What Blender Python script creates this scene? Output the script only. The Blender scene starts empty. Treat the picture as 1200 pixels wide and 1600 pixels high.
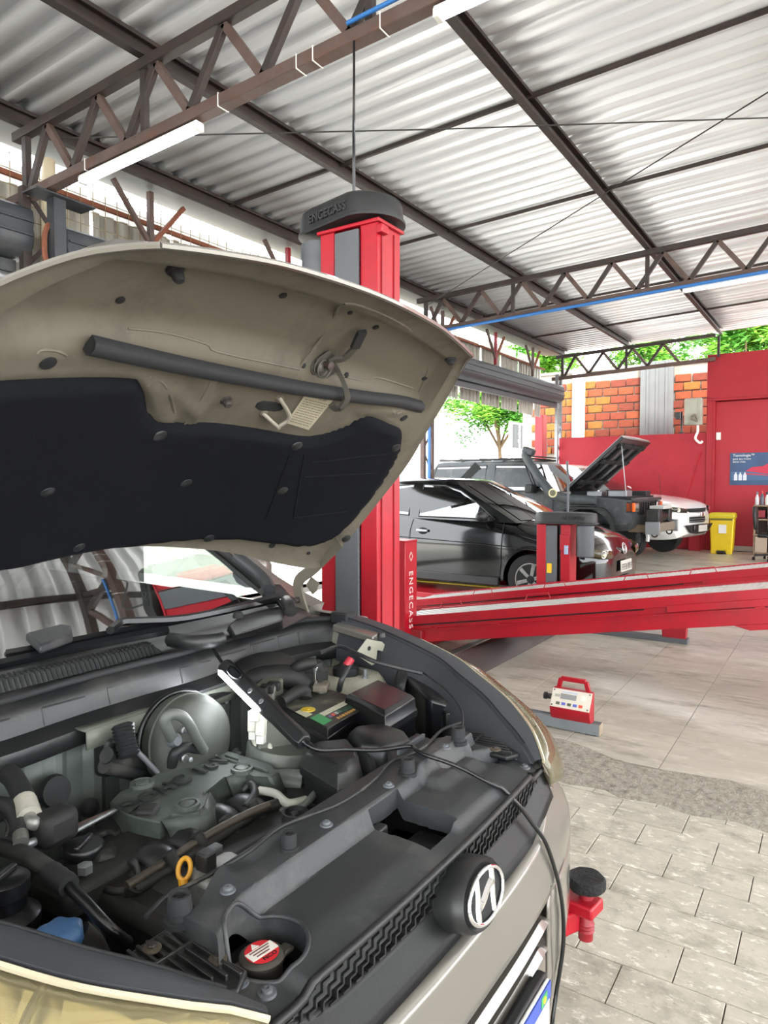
import bpy, bmesh, math, random
from mathutils import Vector, Matrix, Euler
random.seed(7)
S = bpy.context.scene
COL = S.collection
PI = math.pi

# ------------------------------------------------------------------ camera
CAM_H, FPX, YAW, PITCH = 1.37, 1082.0, math.radians(33.27), math.atan(42 / 1082)
FWD = Vector((math.cos(YAW) * math.cos(PITCH), math.sin(YAW) * math.cos(PITCH), -math.sin(PITCH)))
RGT = Vector((math.sin(YAW), -math.cos(YAW), 0))
UPV = RGT.cross(FWD)
cam_d = bpy.data.cameras.new('camera')
cam_d.sensor_fit = 'VERTICAL'; cam_d.sensor_height = 36; cam_d.lens = 36 * FPX / 1600
cam_d.clip_start = 0.02; cam_d.clip_end = 300
cam = bpy.data.objects.new('camera', cam_d); COL.objects.link(cam)
cam.matrix_world = Matrix.Translation((0, 0, CAM_H)) @ Matrix((RGT, UPV, -FWD)).transposed().to_4x4()
S.camera = cam

# ------------------------------------------------------------------ sky, exposure
world = bpy.data.worlds.new('overcast_sky'); S.world = world; world.use_nodes = True
wn = world.node_tree.nodes; wl = world.node_tree.links
for n in list(wn): wn.remove(n)
w_out = wn.new('ShaderNodeOutputWorld'); w_bg = wn.new('ShaderNodeBackground')
w_bg.inputs['Color'].default_value = (0.93, 0.97, 1.0, 1); w_bg.inputs['Strength'].default_value = 3.6
wl.new(w_bg.outputs[0], w_out.inputs[0])
S.view_settings.view_transform = 'Standard'; S.view_settings.look = 'None'
S.view_settings.exposure = 1.05; S.view_settings.gamma = 1.0
S.view_settings.use_curve_mapping = False
try:
    S.cycles.max_bounces = 10; S.cycles.diffuse_bounces = 5; S.cycles.glossy_bounces = 4
    S.cycles.sample_clamp_indirect = 8
except Exception: pass

sun_d = bpy.data.lights.new('hazy_sun', 'SUN'); sun_d.energy = 6.5; sun_d.angle = math.radians(12); sun_d.color = (1.0, .96, .9)
sun = bpy.data.objects.new('hazy_sun', sun_d); COL.objects.link(sun)
sun.rotation_euler = Vector((.55, .38, -.75)).to_track_quat('-Z', 'Y').to_euler()

# ------------------------------------------------------------------ helpers
def at(x, y, **k):
    """survey helper: the point of a measured sight line on a known height / plane"""
    d = FWD + RGT * ((x - 600) / FPX) + UPV * ((800 - y) / FPX)
    if 'z' in k: t = (k['z'] - CAM_H) / d.z
    elif 'X' in k: t = k['X'] / d.x
    elif 'Y' in k: t = k['Y'] / d.y
    else: t = k['t']
    return Vector((0, 0, CAM_H)) + d * t
def in_view(p, m=20):
    v = Vector(p) - Vector((0, 0, CAM_H)); w = v.dot(FWD)
    if w < .05: return None
    x = 600 + FPX * v.dot(RGT) / w; y = 800 - FPX * v.dot(UPV) / w
    return (x, y, w) if -m < x < 1200 + m and -m < y < 1600 + m else None

def lin(h):
    h = h.lstrip('#'); c = [int(h[i:i + 2], 16) / 255 for i in (0, 2, 4)]
    return tuple(x / 12.92 if x <= .04045 else ((x + .055) / 1.055) ** 2.4 for x in c) + (1,)
_M = {}
def M(name, hexc, rough=.5, metal=0., var=0., vscale=6., dirt=None, dirt_amt=0., dscale=3., bump=0., bscale=60., coat=0., stretch=None, spec=None, emit=0., rnd=0., coord='Object'):
    """procedural surface: base colour, soft colour variation, patches of dirt, fine relief"""
    if name in _M: return _M[name]
    m = bpy.data.materials.new(name); m.use_nodes = True; _M[name] = m
    nt = m.node_tree; b = nt.nodes['Principled BSDF']; L = nt.links.new
    b.inputs['Base Color'].default_value = lin(hexc); b.inputs['Roughness'].default_value = rough
    b.inputs['Metallic'].default_value = metal
    if coat: b.inputs['Coat Weight'].default_value = coat; b.inputs['Coat Roughness'].default_value = .06
    if spec is not None: b.inputs['Specular IOR Level'].default_value = spec
    if emit:
        b.inputs['Emission Color'].default_value = lin(hexc); b.inputs['Emission Strength'].default_value = emit
    vec = None
    if var or dirt or bump or rnd:
        tc = nt.nodes.new('ShaderNodeTexCoord'); vec = tc.outputs[coord]
        if coord == 'World':
            pass
        if stretch:
            mp = nt.nodes.new('ShaderNodeMapping'); mp.inputs['Scale'].default_value = stretch
            L(vec, mp.inputs[0]); vec = mp.outputs[0]
    col = None
    if var:
        n = nt.nodes.new('ShaderNodeTexNoise'); n.inputs['Scale'].default_value = vscale; n.inputs['Detail'].default_value = 6
        n.inputs['Roughness'].default_value = .65
        L(vec, n.inputs['Vector'])
        r = nt.nodes.new('ShaderNodeMapRange'); r.inputs[1].default_value = .3; r.inputs[2].default_value = .7
        r.inputs[3].default_value = 1 - var; r.inputs[4].default_value = 1 + var
        L(n.outputs[0], r.inputs[0])
        hs = nt.nodes.new('ShaderNodeHueSaturation'); hs.inputs['Color'].default_value = lin(hexc)
        L(r.outputs[0], hs.inputs['Value']); col = hs.outputs[0]
    if rnd:
        oi = nt.nodes.new('ShaderNodeObjectInfo')
        r = nt.nodes.new('ShaderNodeMapRange'); r.inputs[3].default_value = 1 - rnd; r.inputs[4].default_value = 1 + rnd
        L(oi.outputs['Random'], r.inputs[0])
        hs = nt.nodes.new('ShaderNodeHueSaturation'); hs.inputs['Color'].default_value = lin(hexc)
        if col: L(col, hs.inputs['Color'])
        L(r.outputs[0], hs.inputs['Value']); col = hs.outputs[0]
    if dirt:
        n = nt.nodes.new('ShaderNodeTexNoise'); n.inputs['Scale'].default_value = dscale; n.inputs['Detail'].default_value = 8
        n.inputs['Roughness'].default_value = .7
        L(vec, n.inputs['Vector'])
        r = nt.nodes.new('ShaderNodeMapRange'); r.inputs[1].default_value = .5; r.inputs[2].default_value = .68; r.inputs[4].default_value = dirt_amt
        L(n.outputs[0], r.inputs[0])
        mx = nt.nodes.new('ShaderNodeMix'); mx.data_type = 'RGBA'
        mx.inputs[6].default_value = lin(hexc)
        if col: L(col, mx.inputs[6])
        mx.inputs[7].default_value = lin(dirt); L(r.outputs[0], mx.inputs[0]); col = mx.outputs[2]
        rr = nt.nodes.new('ShaderNodeMapRange'); rr.inputs[3].default_value = rough; rr.inputs[4].default_value = min(1, rough + .3)
        L(r.outputs[0], rr.inputs[0]); L(rr.outputs[0], b.inputs['Roughness'])
    if col: L(col, b.inputs['Base Color'])
    if bump:
        n = nt.nodes.new('ShaderNodeTexNoise'); n.inputs['Scale'].default_value = bscale; n.inputs['Detail'].default_value = 4
        L(vec, n.inputs['Vector'])
        bp = nt.nodes.new('ShaderNodeBump'); bp.inputs['Strength'].default_value = bump; bp.inputs['Distance'].default_value = .01
        L(n.outputs[0], bp.inputs['Height']); L(bp.outputs[0], b.inputs['Normal'])
    return m
def glass_mat(name, tint, refl=.12, alpha=.35):
    """window glass: see-through with a tint, mirror reflection that grows at grazing angles"""
    if name in _M: return _M[name]
    m = bpy.data.materials.new(name); m.use_nodes = True; _M[name] = m
    nt = m.node_tree; L = nt.links.new
    for n in list(nt.nodes): nt.nodes.remove(n)
    o = nt.nodes.new('ShaderNodeOutputMaterial'); mix = nt.nodes.new('ShaderNodeMixShader')
    tr = nt.nodes.new('ShaderNodeBsdfTransparent'); tr.inputs[0].default_value = lin(tint)
    gl = nt.nodes.new('ShaderNodeBsdfGlossy'); gl.inputs['Roughness'].default_value = .02; gl.inputs[0].default_value = (.95, .97, 1, 1)
    fr = nt.nodes.new('ShaderNodeFresnel'); fr.inputs['IOR'].default_value = 1.5
    ma = nt.nodes.new('ShaderNodeMath'); ma.operation = 'ADD'; ma.inputs[1].default_value = refl; ma.use_clamp = True
    L(fr.outputs[0], ma.inputs[0]); L(ma.outputs[0], mix.inputs[0]); L(tr.outputs[0], mix.inputs[1]); L(gl.outputs[0], mix.inputs[2])
    L(mix.outputs[0], o.inputs[0])
    return m

class MB:
    """collects geometry in world coordinates; build() links it as ONE mesh object"""
    def __init__(s): s.v = []; s.f = []
    def add(s, v, f):
        n = len(s.v); s.v += [Vector(p) for p in v]; s.f += [tuple(i + n for i in q) for q in f]; return s
    def box(s, c, d, rot=None, taper=1.):
        c = Vector(c); R = rot if isinstance(rot, Matrix) else (Euler(rot).to_matrix() if rot else Matrix.Identity(3))
        v = []
        for z in (-.5, .5):
            k = taper if z > 0 else 1.
            for x, y in ((-.5, -.5), (.5, -.5), (.5, .5), (-.5, .5)):
                v.append(c + R @ Vector((x * d[0] * k, y * d[1] * k, z * d[2])))
        return s.add(v, [(3, 2, 1, 0), (4, 5, 6, 7), (0, 1, 5, 4), (1, 2, 6, 5), (2, 3, 7, 6), (3, 0, 4, 7)])
    def bar(s, a, b, w, h, up=(0, 0, 1)):
        """rectangular bar from a to b, w wide, h tall (h along up)"""
        a = Vector(a); b = Vector(b); d = (b - a); L = d.length; d.normalize()
        u = Vector(up); sd = d.cross(u)
        if sd.length < 1e-4: sd = d.cross(Vector((1, 0, 0)))
        sd.normalize(); u = sd.cross(d)
        return s.box((a + b) / 2, (L, w, h), Matrix((d, -sd, u)).transposed())
    def prism(s, poly, vec):
        n = len(poly); p = [Vector(q) for q in poly]; e = Vector(vec)
        nrm = Vector((0, 0, 0))
        for i in range(n): nrm += p[i].cross(p[(i + 1) % n])
        if nrm.dot(e) > 0: p.reverse()
        v = p + [q + e for q in p]
        return s.add(v, [tuple(range(n)), tuple(range(2 * n - 1, n - 1, -1))] + [(i, i + n, (i + 1) % n + n, (i + 1) % n) for i in range(n)])
    def ring(s, c, axis, r, n=12, ref=None):
        c = Vector(c); a = Vector(axis).normalized(); t = Vector(ref) if ref else (Vector((0, 0, 1)) if abs(a.z) < .9 else Vector((1, 0, 0)))
        u = (t - a * t.dot(a)).normalized(); w = a.cross(u)
        return [c + u * r * math.cos(2 * PI * i / n) + w * r * math.sin(2 * PI * i / n) for i in range(n)]
    def loft(s, rings, cap=True, closed=True):
        m = len(rings); n = len(rings[0]); v = [p for r in rings for p in r]; f = []
        for j in range(m - 1):
            for i in range(n if closed else n - 1):
                k = (i + 1) % n; f.append((j * n + i, j * n + k, (j + 1) * n + k, (j + 1) * n + i))
        if cap and closed: f.append(tuple(range(n - 1, -1, -1))); f.append(tuple((m - 1) * n + i for i in range(n)))
        return s.add(v, f)
    def lathe(s, prof, c, axis=(0, 0, 1), n=20):
        """prof = [(radius, height along axis)]"""
        a = Vector(axis).normalized(); c = Vector(c)
        return s.loft([s.ring(c + a * h, a, max(r, 1e-4), n) for r, h in prof])
    def cyl(s, a, b, r, n=14, r2=None):
        a = Vector(a); b = Vector(b); d = b - a
        return s.loft([s.ring(a, d, r, n), s.ring(b, d, r if r2 is None else r2, n)])
    def tube(s, pts, r, n=8, sm=4, cap=True):
        p = [Vector(q) for q in pts]
        if sm > 1 and len(p) > 2: p = spline(p, sm)
        N = len(p); rr = r if callable(r) else (lambda t: r)
        d0 = (p[1] - p[0]).normalized(); u = d0.orthogonal().normalized(); rings = []
        for i in range(N):
            d = (p[min(i + 1, N - 1)] - p[max(i - 1, 0)]).normalized()
            u = (u - d * u.dot(d)).normalized(); w = d.cross(u); q = rr(i / (N - 1))
            rings.append([p[i] + u * q * math.cos(2 * PI * k / n) + w * q * math.sin(2 * PI * k / n) for k in range(n)])
        return s.loft(rings, cap)
    def grid(s, P):
        m = len(P); n = len(P[0]); v = [p for r in P for p in r]
        return s.add(v, [(j * n + i, j * n + i + 1, (j + 1) * n + i + 1, (j + 1) * n + i) for j in range(m - 1) for i in range(n - 1)])
    def sphere(s, c, r, n=12, sc=(1, 1, 1)):
        c = Vector(c); rings = []
        for j in range(n // 2 + 1):
            t = PI * j / (n // 2); q = max(math.sin(t), 1e-3)
            rings.append([c + Vector((sc[0] * r * q * math.cos(2 * PI * i / n), sc[1] * r * q * math.sin(2 * PI * i / n), -sc[2] * r * math.cos(t))) for i in range(n)])
        return s.loft(rings)
    def build(s, name, mat, parent=None, bevel=0., seg=2, ang=46, smooth=True, solid=0., sub=0, off=-1.):
        me = bpy.data.meshes.new(name)
        loc = wloc(parent) if parent else Vector((0, 0, 0))
        me.from_pydata([p - loc for p in s.v], [], s.f)
        me.validate()
        for m in (mat if isinstance(mat, (list, tuple)) else [mat]): me.materials.append(m)
        if smooth:
            me.shade_smooth(); me.set_sharp_from_angle(angle=math.radians(ang))
        o = bpy.data.objects.new(name, me); COL.objects.link(o)
        if parent: o.parent = parent
        if solid:
            md = o.modifiers.new('thickness', 'SOLIDIFY'); md.thickness = solid; md.offset = off
        if sub:
            md = o.modifiers.new('smoothing', 'SUBSURF'); md.levels = md.render_levels = sub
        if bevel:
            md = o.modifiers.new('edge', 'BEVEL'); md.width = bevel; md.segments = seg; md.limit_method = 'ANGLE'; md.angle_limit = math.radians(40)
            md.harden_normals = False
        return o
def spline(p, sm):
    out = []; N = len(p)
    for i in range(N - 1):
        a, b, c, d = p[max(i - 1, 0)], p[i], p[i + 1], p[min(i + 2, N - 1)]
        for k in range(sm):
            t = k / sm
            out.append(.5 * (2 * b + (c - a) * t + (2 * a - 5 * b + 4 * c - d) * t * t + (3 * b - a - 3 * c + d) * t ** 3))
    out.append(p[-1]); return out
def wloc(o):
    v = Vector((0, 0, 0))
    while o: v += o.location; o = o.parent
    return v
def tag(o, label, cat, group=None):
    o['label'] = label; o['category'] = cat
    if group: o['group'] = group
    return o
def thing(name, label, cat, loc=(0, 0, 0), group=None):
    o = bpy.data.objects.new(name, None); COL.objects.link(o); o.location = loc; o.empty_display_size = .1
    return tag(o, label, cat, group)
def struct(o): o['kind'] = 'structure'; return o
def stuff(o): o['kind'] = 'stuff'; return o
def group_empty(name, loc=(0, 0, 0)):
    o = bpy.data.objects.new(name, None); COL.objects.link(o); o.location = loc; o['kind'] = 'structure'; return o
def copy_tree(o, loc=None, parent=None, label=None):
    c = o.copy(); COL.objects.link(c)
    if parent: c.parent = parent
    if loc is not None: c.location = loc
    if label: c['label'] = label
    for ch in list(o.children): copy_tree(ch, None, c)
    return c
def inst(o, name, loc, rot=None, parent=None, scale=None):
    """another object on the same mesh"""
    c = bpy.data.objects.new(name, o.data); COL.objects.link(c)
    if parent: c.parent = parent
    c.location = loc
    if rot: c.rotation_euler = rot
    if scale: c.scale = scale
    for m in o.modifiers:
        n = c.modifiers.new(m.name, m.type)
        for k in ('width', 'segments', 'limit_method', 'angle_limit', 'thickness', 'offset', 'levels', 'render_levels'):
            if hasattr(m, k):
                try: setattr(n, k, getattr(m, k))
                except Exception: pass
    return c
def text_obj(body, size, name, mat, parent, origin, xdir, ydir, depth=.001, align='LEFT', spacing=1., bold=0.):
    """lettering as flat extruded mesh lying in the plane (xdir, ydir)"""
    cu = bpy.data.curves.new(name, 'FONT'); cu.body = body; cu.size = size; cu.extrude = depth / 2; cu.align_x = align; cu.space_character = spacing
    cu.align_y = 'CENTER'; cu.offset = bold; cu.resolution_u = 3
    tmp = bpy.data.objects.new('tmp', cu); COL.objects.link(tmp)
    dg = bpy.context.evaluated_depsgraph_get(); me = bpy.data.meshes.new_from_object(tmp.evaluated_get(dg))
    bpy.data.objects.remove(tmp); bpy.data.curves.remove(cu)
    x = Vector(xdir).normalized(); y = Vector(ydir); y = (y - x * y.dot(x)).normalized(); z = x.cross(y)
    loc = wloc(parent) if parent else Vector((0, 0, 0))
    me.transform(Matrix.Translation(Vector(origin) - loc) @ Matrix((x, y, z)).transposed().to_4x4())
    me.materials.clear(); me.materials.append(mat); me.name = name
    o = bpy.data.objects.new(name, me); COL.objects.link(o)
    if parent: o.parent = parent
    return o
def lerp(a, b, t): return a + (b - a) * t
def interp(x, pts):
    if x <= pts[0][0]: return pts[0][1]
    for (x0, y0), (x1, y1) in zip(pts, pts[1:]):
        if x <= x1: return y0 + (y1 - y0) * (x - x0) / (x1 - x0)
    return pts[-1][1]
def sinterp(x, pts):
    """smooth (cosine-eased catmull) interpolation of a table"""
    n = len(pts)
    if x <= pts[0][0]: return pts[0][1]
    if x >= pts[-1][0]: return pts[-1][1]
    for i in range(n - 1):
        x0, y0 = pts[i]; x1, y1 = pts[i + 1]
        if x <= x1:
            h = x1 - x0; t = (x - x0) / h
            def sl(j):
                a = pts[max(j - 1, 0)]; b = pts[min(j + 1, n - 1)]
                return (b[1] - a[1]) / (b[0] - a[0])
            m0, m1 = sl(i) * h, sl(i + 1) * h
            return (2 * t ** 3 - 3 * t * t + 1) * y0 + (t ** 3 - 2 * t * t + t) * m0 + (-2 * t ** 3 + 3 * t * t) * y1 + (t ** 3 - t * t) * m1

# ------------------------------------------------------------------ materials
RED = M('red_paint', '#a20d20', .32, var=.06, vscale=3, dirt='#6a1018', dirt_amt=.35, dscale=2.5)
REDD = M('dark_red_paint', '#8a1822', .45, var=.1, vscale=4, dirt='#3a1a1a', dirt_amt=.5)
BLK = M('black_plastic', '#18191a', .5, var=.12, vscale=9, dirt='#4c4a45', dirt_amt=.25, dscale=5, bump=.05, bscale=160)
BLKS = M('satin_black', '#121315', .3)
RUB = M('rubber', '#17181a', .75, bump=.1, bscale=90)
GREY = M('grey_cover', '#53565a', .55, var=.08, dirt='#33332f', dirt_amt=.3)
STEEL = M('rusty_steel', '#5b4b46', .6, metal=.2, var=.25, vscale=5, dirt='#6b4636', dirt_amt=.6, dscale=6)
STEELD = M('dark_steel', '#3d3634', .55, metal=.3, var=.2, dirt='#54382c', dirt_amt=.4, dscale=7)
GALV = M('galvanised', '#8e9092', .42, metal=.7, var=.12, dirt='#6a6a66', dirt_amt=.4)
CHROME = M('chrome', '#e8e8ea', .08, metal=1.)
WHITE = M('white_plastic', '#e6e6e2', .4, dirt='#b5b0a2', dirt_amt=.4)
# ================================================================== the building
def roof_z(X, Y, base=4.275): return base + .0375 * (5.4 - Y) + .016 * (X - 3.1)

# ---- floor: slab with separate tiles
TILE = M('porcelain_tile', '#b5b1a4', .3, var=.1, vscale=2.2, dirt='#6b6356', dirt_amt=.75, dscale=1.6, stretch=(2.4, .8, 1), rnd=.04, coord='Object')
TILE2 = M('paver_tile', '#b3ad9f', .5, var=.16, vscale=9, dirt='#6a6355', dirt_amt=.6, dscale=5, stretch=(1.5, 1, 1), rnd=.05, coord='Object')
def world_coords(m):
    """tiles share one mesh, so their dirt follows the position on the floor"""
    nt = m.node_tree; g = nt.nodes.new('ShaderNodeNewGeometry')
    for n in list(nt.nodes):
        if n.type == 'TEX_COORD':
            for l in list(n.outputs['Object'].links): nt.links.new(g.outputs['Position'], l.to_socket)
for m_ in (TILE, TILE2): world_coords(m_)
# second kind of mark on the floor: pale salty bloom on the small tiles, dark rubbed streaks on the large ones
def second_layer(m, hexc, scale, stretch, lo, hi, amt):
    nt = m.node_tree; L = nt.links.new; b = nt.nodes['Principled BSDF']
    src = b.inputs['Base Color'].links[0].from_socket
    g = nt.nodes.new('ShaderNodeNewGeometry'); mp = nt.nodes.new('ShaderNodeMapping'); mp.inputs['Scale'].default_value = stretch
    n = nt.nodes.new('ShaderNodeTexNoise'); n.inputs['Scale'].default_value = scale; n.inputs['Detail'].default_value = 10; n.inputs['Roughness'].default_value = .75
    r = nt.nodes.new('ShaderNodeMapRange'); r.inputs[1].default_value = lo; r.inputs[2].default_value = hi; r.inputs[4].default_value = amt
    mx = nt.nodes.new('ShaderNodeMix'); mx.data_type = 'RGBA'; mx.inputs[7].default_value = lin(hexc)
    L(g.outputs['Position'], mp.inputs[0]); L(mp.outputs[0], n.inputs['Vector']); L(n.outputs[0], r.inputs[0]); L(r.outputs[0], mx.inputs[0])
    L(src, mx.inputs[6]); L(mx.outputs[2], b.inputs['Base Color'])
second_layer(TILE2, '#ece8dd', 14, (2.5, 1, 1), .55, .63, .8)
second_layer(TILE2, '#5b5345', 40, (1.3, 1, 1), .58, .68, .6)
second_layer(TILE, '#e3ddd2', 5, (3, 1, 1), .52, .68, .6)
second_layer(TILE, '#544c42', 9, (3.2, .8, 1), .58, .70, .65)
GROUT = M('grout', '#4d463e', .9, var=.2)
mb = MB(); mb.box((6.2, -1.5, -.11), (22.4, 15.4, .2)); floor = struct(mb.build('floor', GROUT, smooth=False))
def tile_mesh(name, sx, sy, mat):
    m = MB(); t = .0011
    m.loft([[Vector((x * (sx / 2 - q), y * (sy / 2 - q), z)) for x, y in ((-1, -1), (1, -1), (1, 1), (-1, 1))] for z, q in ((-.012, 0), (-t, 0), (0, t))])
    return m.build(name, mat, floor, smooth=False)
proto = tile_mesh('tile', .4945, .4945, TILE); used = False; rest = MB(); n_big = 0
spots = []
for i in range(-2, 27):
    for j in range(-14, 12):
        spots.append((3.735 + .4975 * i if i >= 0 else None, .70 + .2487 + .4975 * j))
cand = []
for x, y in spots:
    if x is None or x > 16 or y > 5.7: continue
    v = in_view((x, y, 0), 40); cand.append((v[2] if v and v[0] > 560 else 99, x, y))
cand.sort()
for k, (d, x, y) in enumerate(cand):
    h = random.uniform(-.0008, .0008)
    if d < 10 and n_big < 280:
        o = proto if not n_big else inst(proto, 'tile', (0, 0, 0), parent=floor)
        o.location = (x, y, h); o.rotation_euler = (random.uniform(-.0012, .0012), random.uniform(-.0012, .0012), 0); n_big += 1
    else:
        q = .24725
        rest.loft([[Vector((x + a * (q - e), y + b * (q - e), z)) for a, b in ((-1, -1), (1, -1), (1, 1), (-1, 1))] for z, e in ((-.012, 0), (-.002, 0), (0, .002))])
stuff(rest.build('distant_tiles', TILE, floor, smooth=False))
proto = tile_mesh('small_tile', .1748, .2651, TILE2); rest = MB(); n_s = 0
XS, WS, LS, YS = 3.056, .1782, .2685, .623
for r in range(-2, 26):
    x = XS - WS * (r + .5)
    for j in range(-14, 14):
        y = YS + LS * (j + .5) + (0 if r % 2 == 1 else .134) 
        v = in_view((x, y, 0), 60)
        if v and v[0] > 835 and x > .9:
            o = proto if not n_s else inst(proto, 'small_tile', (0, 0, 0), parent=floor)
            o.location = (x, y, random.uniform(-.0012, .0008)); o.rotation_euler = (random.uniform(-.004, .004), random.uniform(-.003, .003), 0); n_s += 1
        else:
            rest.loft([[Vector((x + a * (.0874 - e), y + b * (.13255 - e), z)) for a, b in ((-1, -1), (1, -1), (1, 1), (-1, 1))] for z, e in ((-.012, 0), (-.002, 0), (0, .002))])
stuff(rest.build('more_small_tiles', TILE2, floor, smooth=False))
# rough cement strip between the two kinds of tile, with ragged edges
CEM = M('rough_cement', '#9a9387', .95, var=.3, vscale=45, dirt='#5e574c', dirt_amt=.7, dscale=22, bump=1., bscale=110)
rows = []
for j in range(0, 141):
    y = -5 + j * .075; e0 = 3.075 + .02 * math.sin(j * 1.7) + random.uniform(-.012, .012)
    e1 = 3.50 + .03 * math.sin(j * .53 + 1) + random.uniform(-.012, .012) + (.1 if .85 < y < 1.5 else 0) * math.sin((y - .85) / .65 * PI)
    row = []
    for i in range(17):
        t = i / 16; row.append(Vector((lerp(e0, e1, t), y, (.004 + random.uniform(0, .006)) if 0 < i < 16 else -.004)))
    rows.append(row)
MB().grid(rows).build('cement_strip', CEM, floor)
# outside ground
GND = M('outside_concrete', '#dedad0', .8, var=.1, vscale=1.2)
mb = MB(); mb.box((8, 26, -.06), (90, 40, .1)).box((40, -8, -.06), (46, 40, .1)).box((6, -30, -.06), (23, 42, .1)).box((-26, -14, -.06), (42, 70, .1))
struct(mb.build('ground', GND, smooth=False))

# ---- roof of trapezoid sheets on purlins
ZINC = M('zinc_sheet', '#f3f5f8', .34, metal=.2, var=.035, vscale=1.2, stretch=(4, .5, 1))
PITCHX = .2133
def sheet_mb(x0, ribs, y0, y1, th=.0):
    m = MB(); prof = []
    for i in range(ribs):
        x = x0 + i * PITCHX
        prof += [(x, 0), (x + .10, 0), (x + .122, .042), (x + .191, .042)]
    prof.append((x0 + ribs * PITCHX, 0))
    rows = []
    for y in (y0, (y0 + y1) / 2, y1):
        rows.append([Vector((x, y, roof_z(x, y, 4.275 + .066) + z)) for x, z in prof])
    return m.grid(rows)
ceiling = group_empty('ceiling')
x = -5.6
while x < 16.3:
    sheet_mb(x, 4, 5.95, -8.6).build('roof_sheet', ZINC, ceiling, ang=20, solid=.002)
    x += 4 * PITCHX
# purlins (C channels) and the thin bridging rods between them
def purlin(Y, x0, x1, label):
    m = MB()
    a = Vector((x0, Y, roof_z(x0, Y))); b = Vector((x1, Y, roof_z(x1, Y)))
    m.bar(a + Vector((0, .03, 0)), b + Vector((0, .03, 0)), .006, .13)
    m.bar(a + Vector((0, 0, .062)), b + Vector((0, 0, .062)), .066, .006)
    m.bar(a + Vector((0, 0, -.062)), b + Vector((0, 0, -.062)), .066, .006)
    m.bar(a + Vector((0, -.03, .05)), b + Vector((0, -.03, .05)), .005, .024)
    m.bar(a + Vector((0, -.03, -.05)), b + Vector((0, -.03, -.05)), .005, .024)
    return tag(m.build('roof_purlin', STEELD, smooth=False), label, 'roof purlin', 'roof purlins')
purlin(5.47, -5.5, 16.2, 'dark brown roof purlin along the gutter above the roller door')
purlin(4.0, -5.5, 16.2, 'dark brown roof purlin passing over the black cap of the tall red lift post')
purlin(2.14, -5.5, 16.2, 'dark brown roof purlin over the open floor, meeting the red upper wall')
purlin(.3, -5.5, 16.2, 'dark brown roof purlin above the red wall poster')
def rods(X, label, y0=5.6, y1=-7.6):
    m = MB(); m.bar((X, y0, roof_z(X, y0) + .045), (X, y1, roof_z(X, y1) + .045), .03, .03)
    return tag(m.build('bridging_rod', STEELD, smooth=False), label, 'roof rod', 'rods under the roof sheets')
rods(5.38, 'thin dark rod under the sheets, first beyond the near truss')
rods(7.55, 'thin dark rod under the sheets, last one before the truss with the blue pipe')
rods(11.7, 'thin dark rod under the sheets, first beyond the blue pipe')
rods(14.1, 'thin dark rod under the sheets close to the far truss')

# ---- trusses: every bar a part
def truss(X, label, y_end=-7.6, y0=5.7):
    t = thing('roof_truss', label, 'roof truss', (X, y0, roof_z(X, y0) - .62), 'roof trusses')
    def zt(y): return roof_z(X, y, 4.16)
    def zb(y): return roof_z(X, y, 3.665)
    def angle(a, b, w=.05):
        m = MB(); m.bar(Vector(a) + Vector((w / 2 - .003, 0, 0)), Vector(b) + Vector((w / 2 - .003, 0, 0)), .006, w); 
        m.bar(Vector(a) + Vector((0, 0, w / 2)), Vector(b) + Vector((0, 0, w / 2)), w, .006); return m
    m = MB(); m.bar((X, y0 - .1, zt(y0 - .1)), (X, y_end, zt(y_end)), .075, .07); m.build('top_chord', STEELD, t, bevel=.006)
    m = MB(); m.bar((X, y0, zb(y0)), (X, y_end, zb(y_end)), .085, .075); m.build('bottom_chord', STEEL, t, bevel=.006)
    y = 5.15; first = True
    MB().bar((X, 5.45, zb(5.45)), (X, 5.45, zt(5.45)), .06, .05).build('end_post', STEELD, t, bevel=.004)
    k = 0
    while y > y_end + .4:
        yb0 = y + .32; yb1 = y - .32
        if k == 0: yb0 = 5.40
        for yb, mt in ((yb0, STEELD), (yb1, STEEL)):
            o = MB().bar((X, yb, zb(yb) + .035), (X, y, zt(y) - .03), .055, .042, up=(1, 0, 0)).build('diagonal', mt, t, bevel=.003)
        k += 1; y -= .64
    for yv in (4.0, 2.14, .3, -1.55):
        MB().bar((X, yv, zb(yv) + .03), (X, yv, zt(yv) - .03), .05, .04).build('upright', STEELD, t, bevel=.003)
    return t
t1 = truss(3.13, 'rusty steel roof truss nearest the hood, white tube lamps strapped beneath it')
t2 = truss(9.5, 'steel roof truss with the blue pipe along its bottom chord')
t3 = truss(15.9, 'thin steel roof truss in front of the brick wall and treetops', y_end=2.2)
# pale straps and conduit on the near truss
for yy in (4.62, 3.25, 2.62, 2.5, 2.05):
    zb = roof_z(3.13, yy, 3.665)
    m = MB(); m.box((3.13, yy, zb), (.092, .006, .084)); m.build('cable_tie', WHITE, t1, smooth=False)
# blue air pipe along the second truss
BLUE = M('blue_pipe', '#2f6db2', .35)
zc = lambda y: roof_z(9.42, y, 3.62)
m = MB(); m.tube([(9.42, 5.5, zc(5.5)), (9.42, 2, zc(2)), (9.42, -7, zc(-7))], .022, sm=1); tag(m.build('air_pipe', BLUE), 'blue air pipe clipped along the bottom of the second truss', 'pipe')
m = MB(); m.tube([(9.35, 5.3, 3.6), (9.35, 5.3, .1)], .025, sm=1); tag(m.build('down_pipe', BLUE), 'blue pipe running down beside the lattice column behind the black car', 'pipe')
m = MB(); zc1 = lambda y: roof_z(3.05, y, 3.72)
m.tube([(3.07, 2.25, zc1(2.25)), (3.07, 1.4, zc1(1.4)), (3.07, -3, zc1(-3))], .012, sm=1); tag(m.build('blue_conduit', BLUE), 'thin blue conduit on top of the near truss bottom chord', 'conduit')

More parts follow.
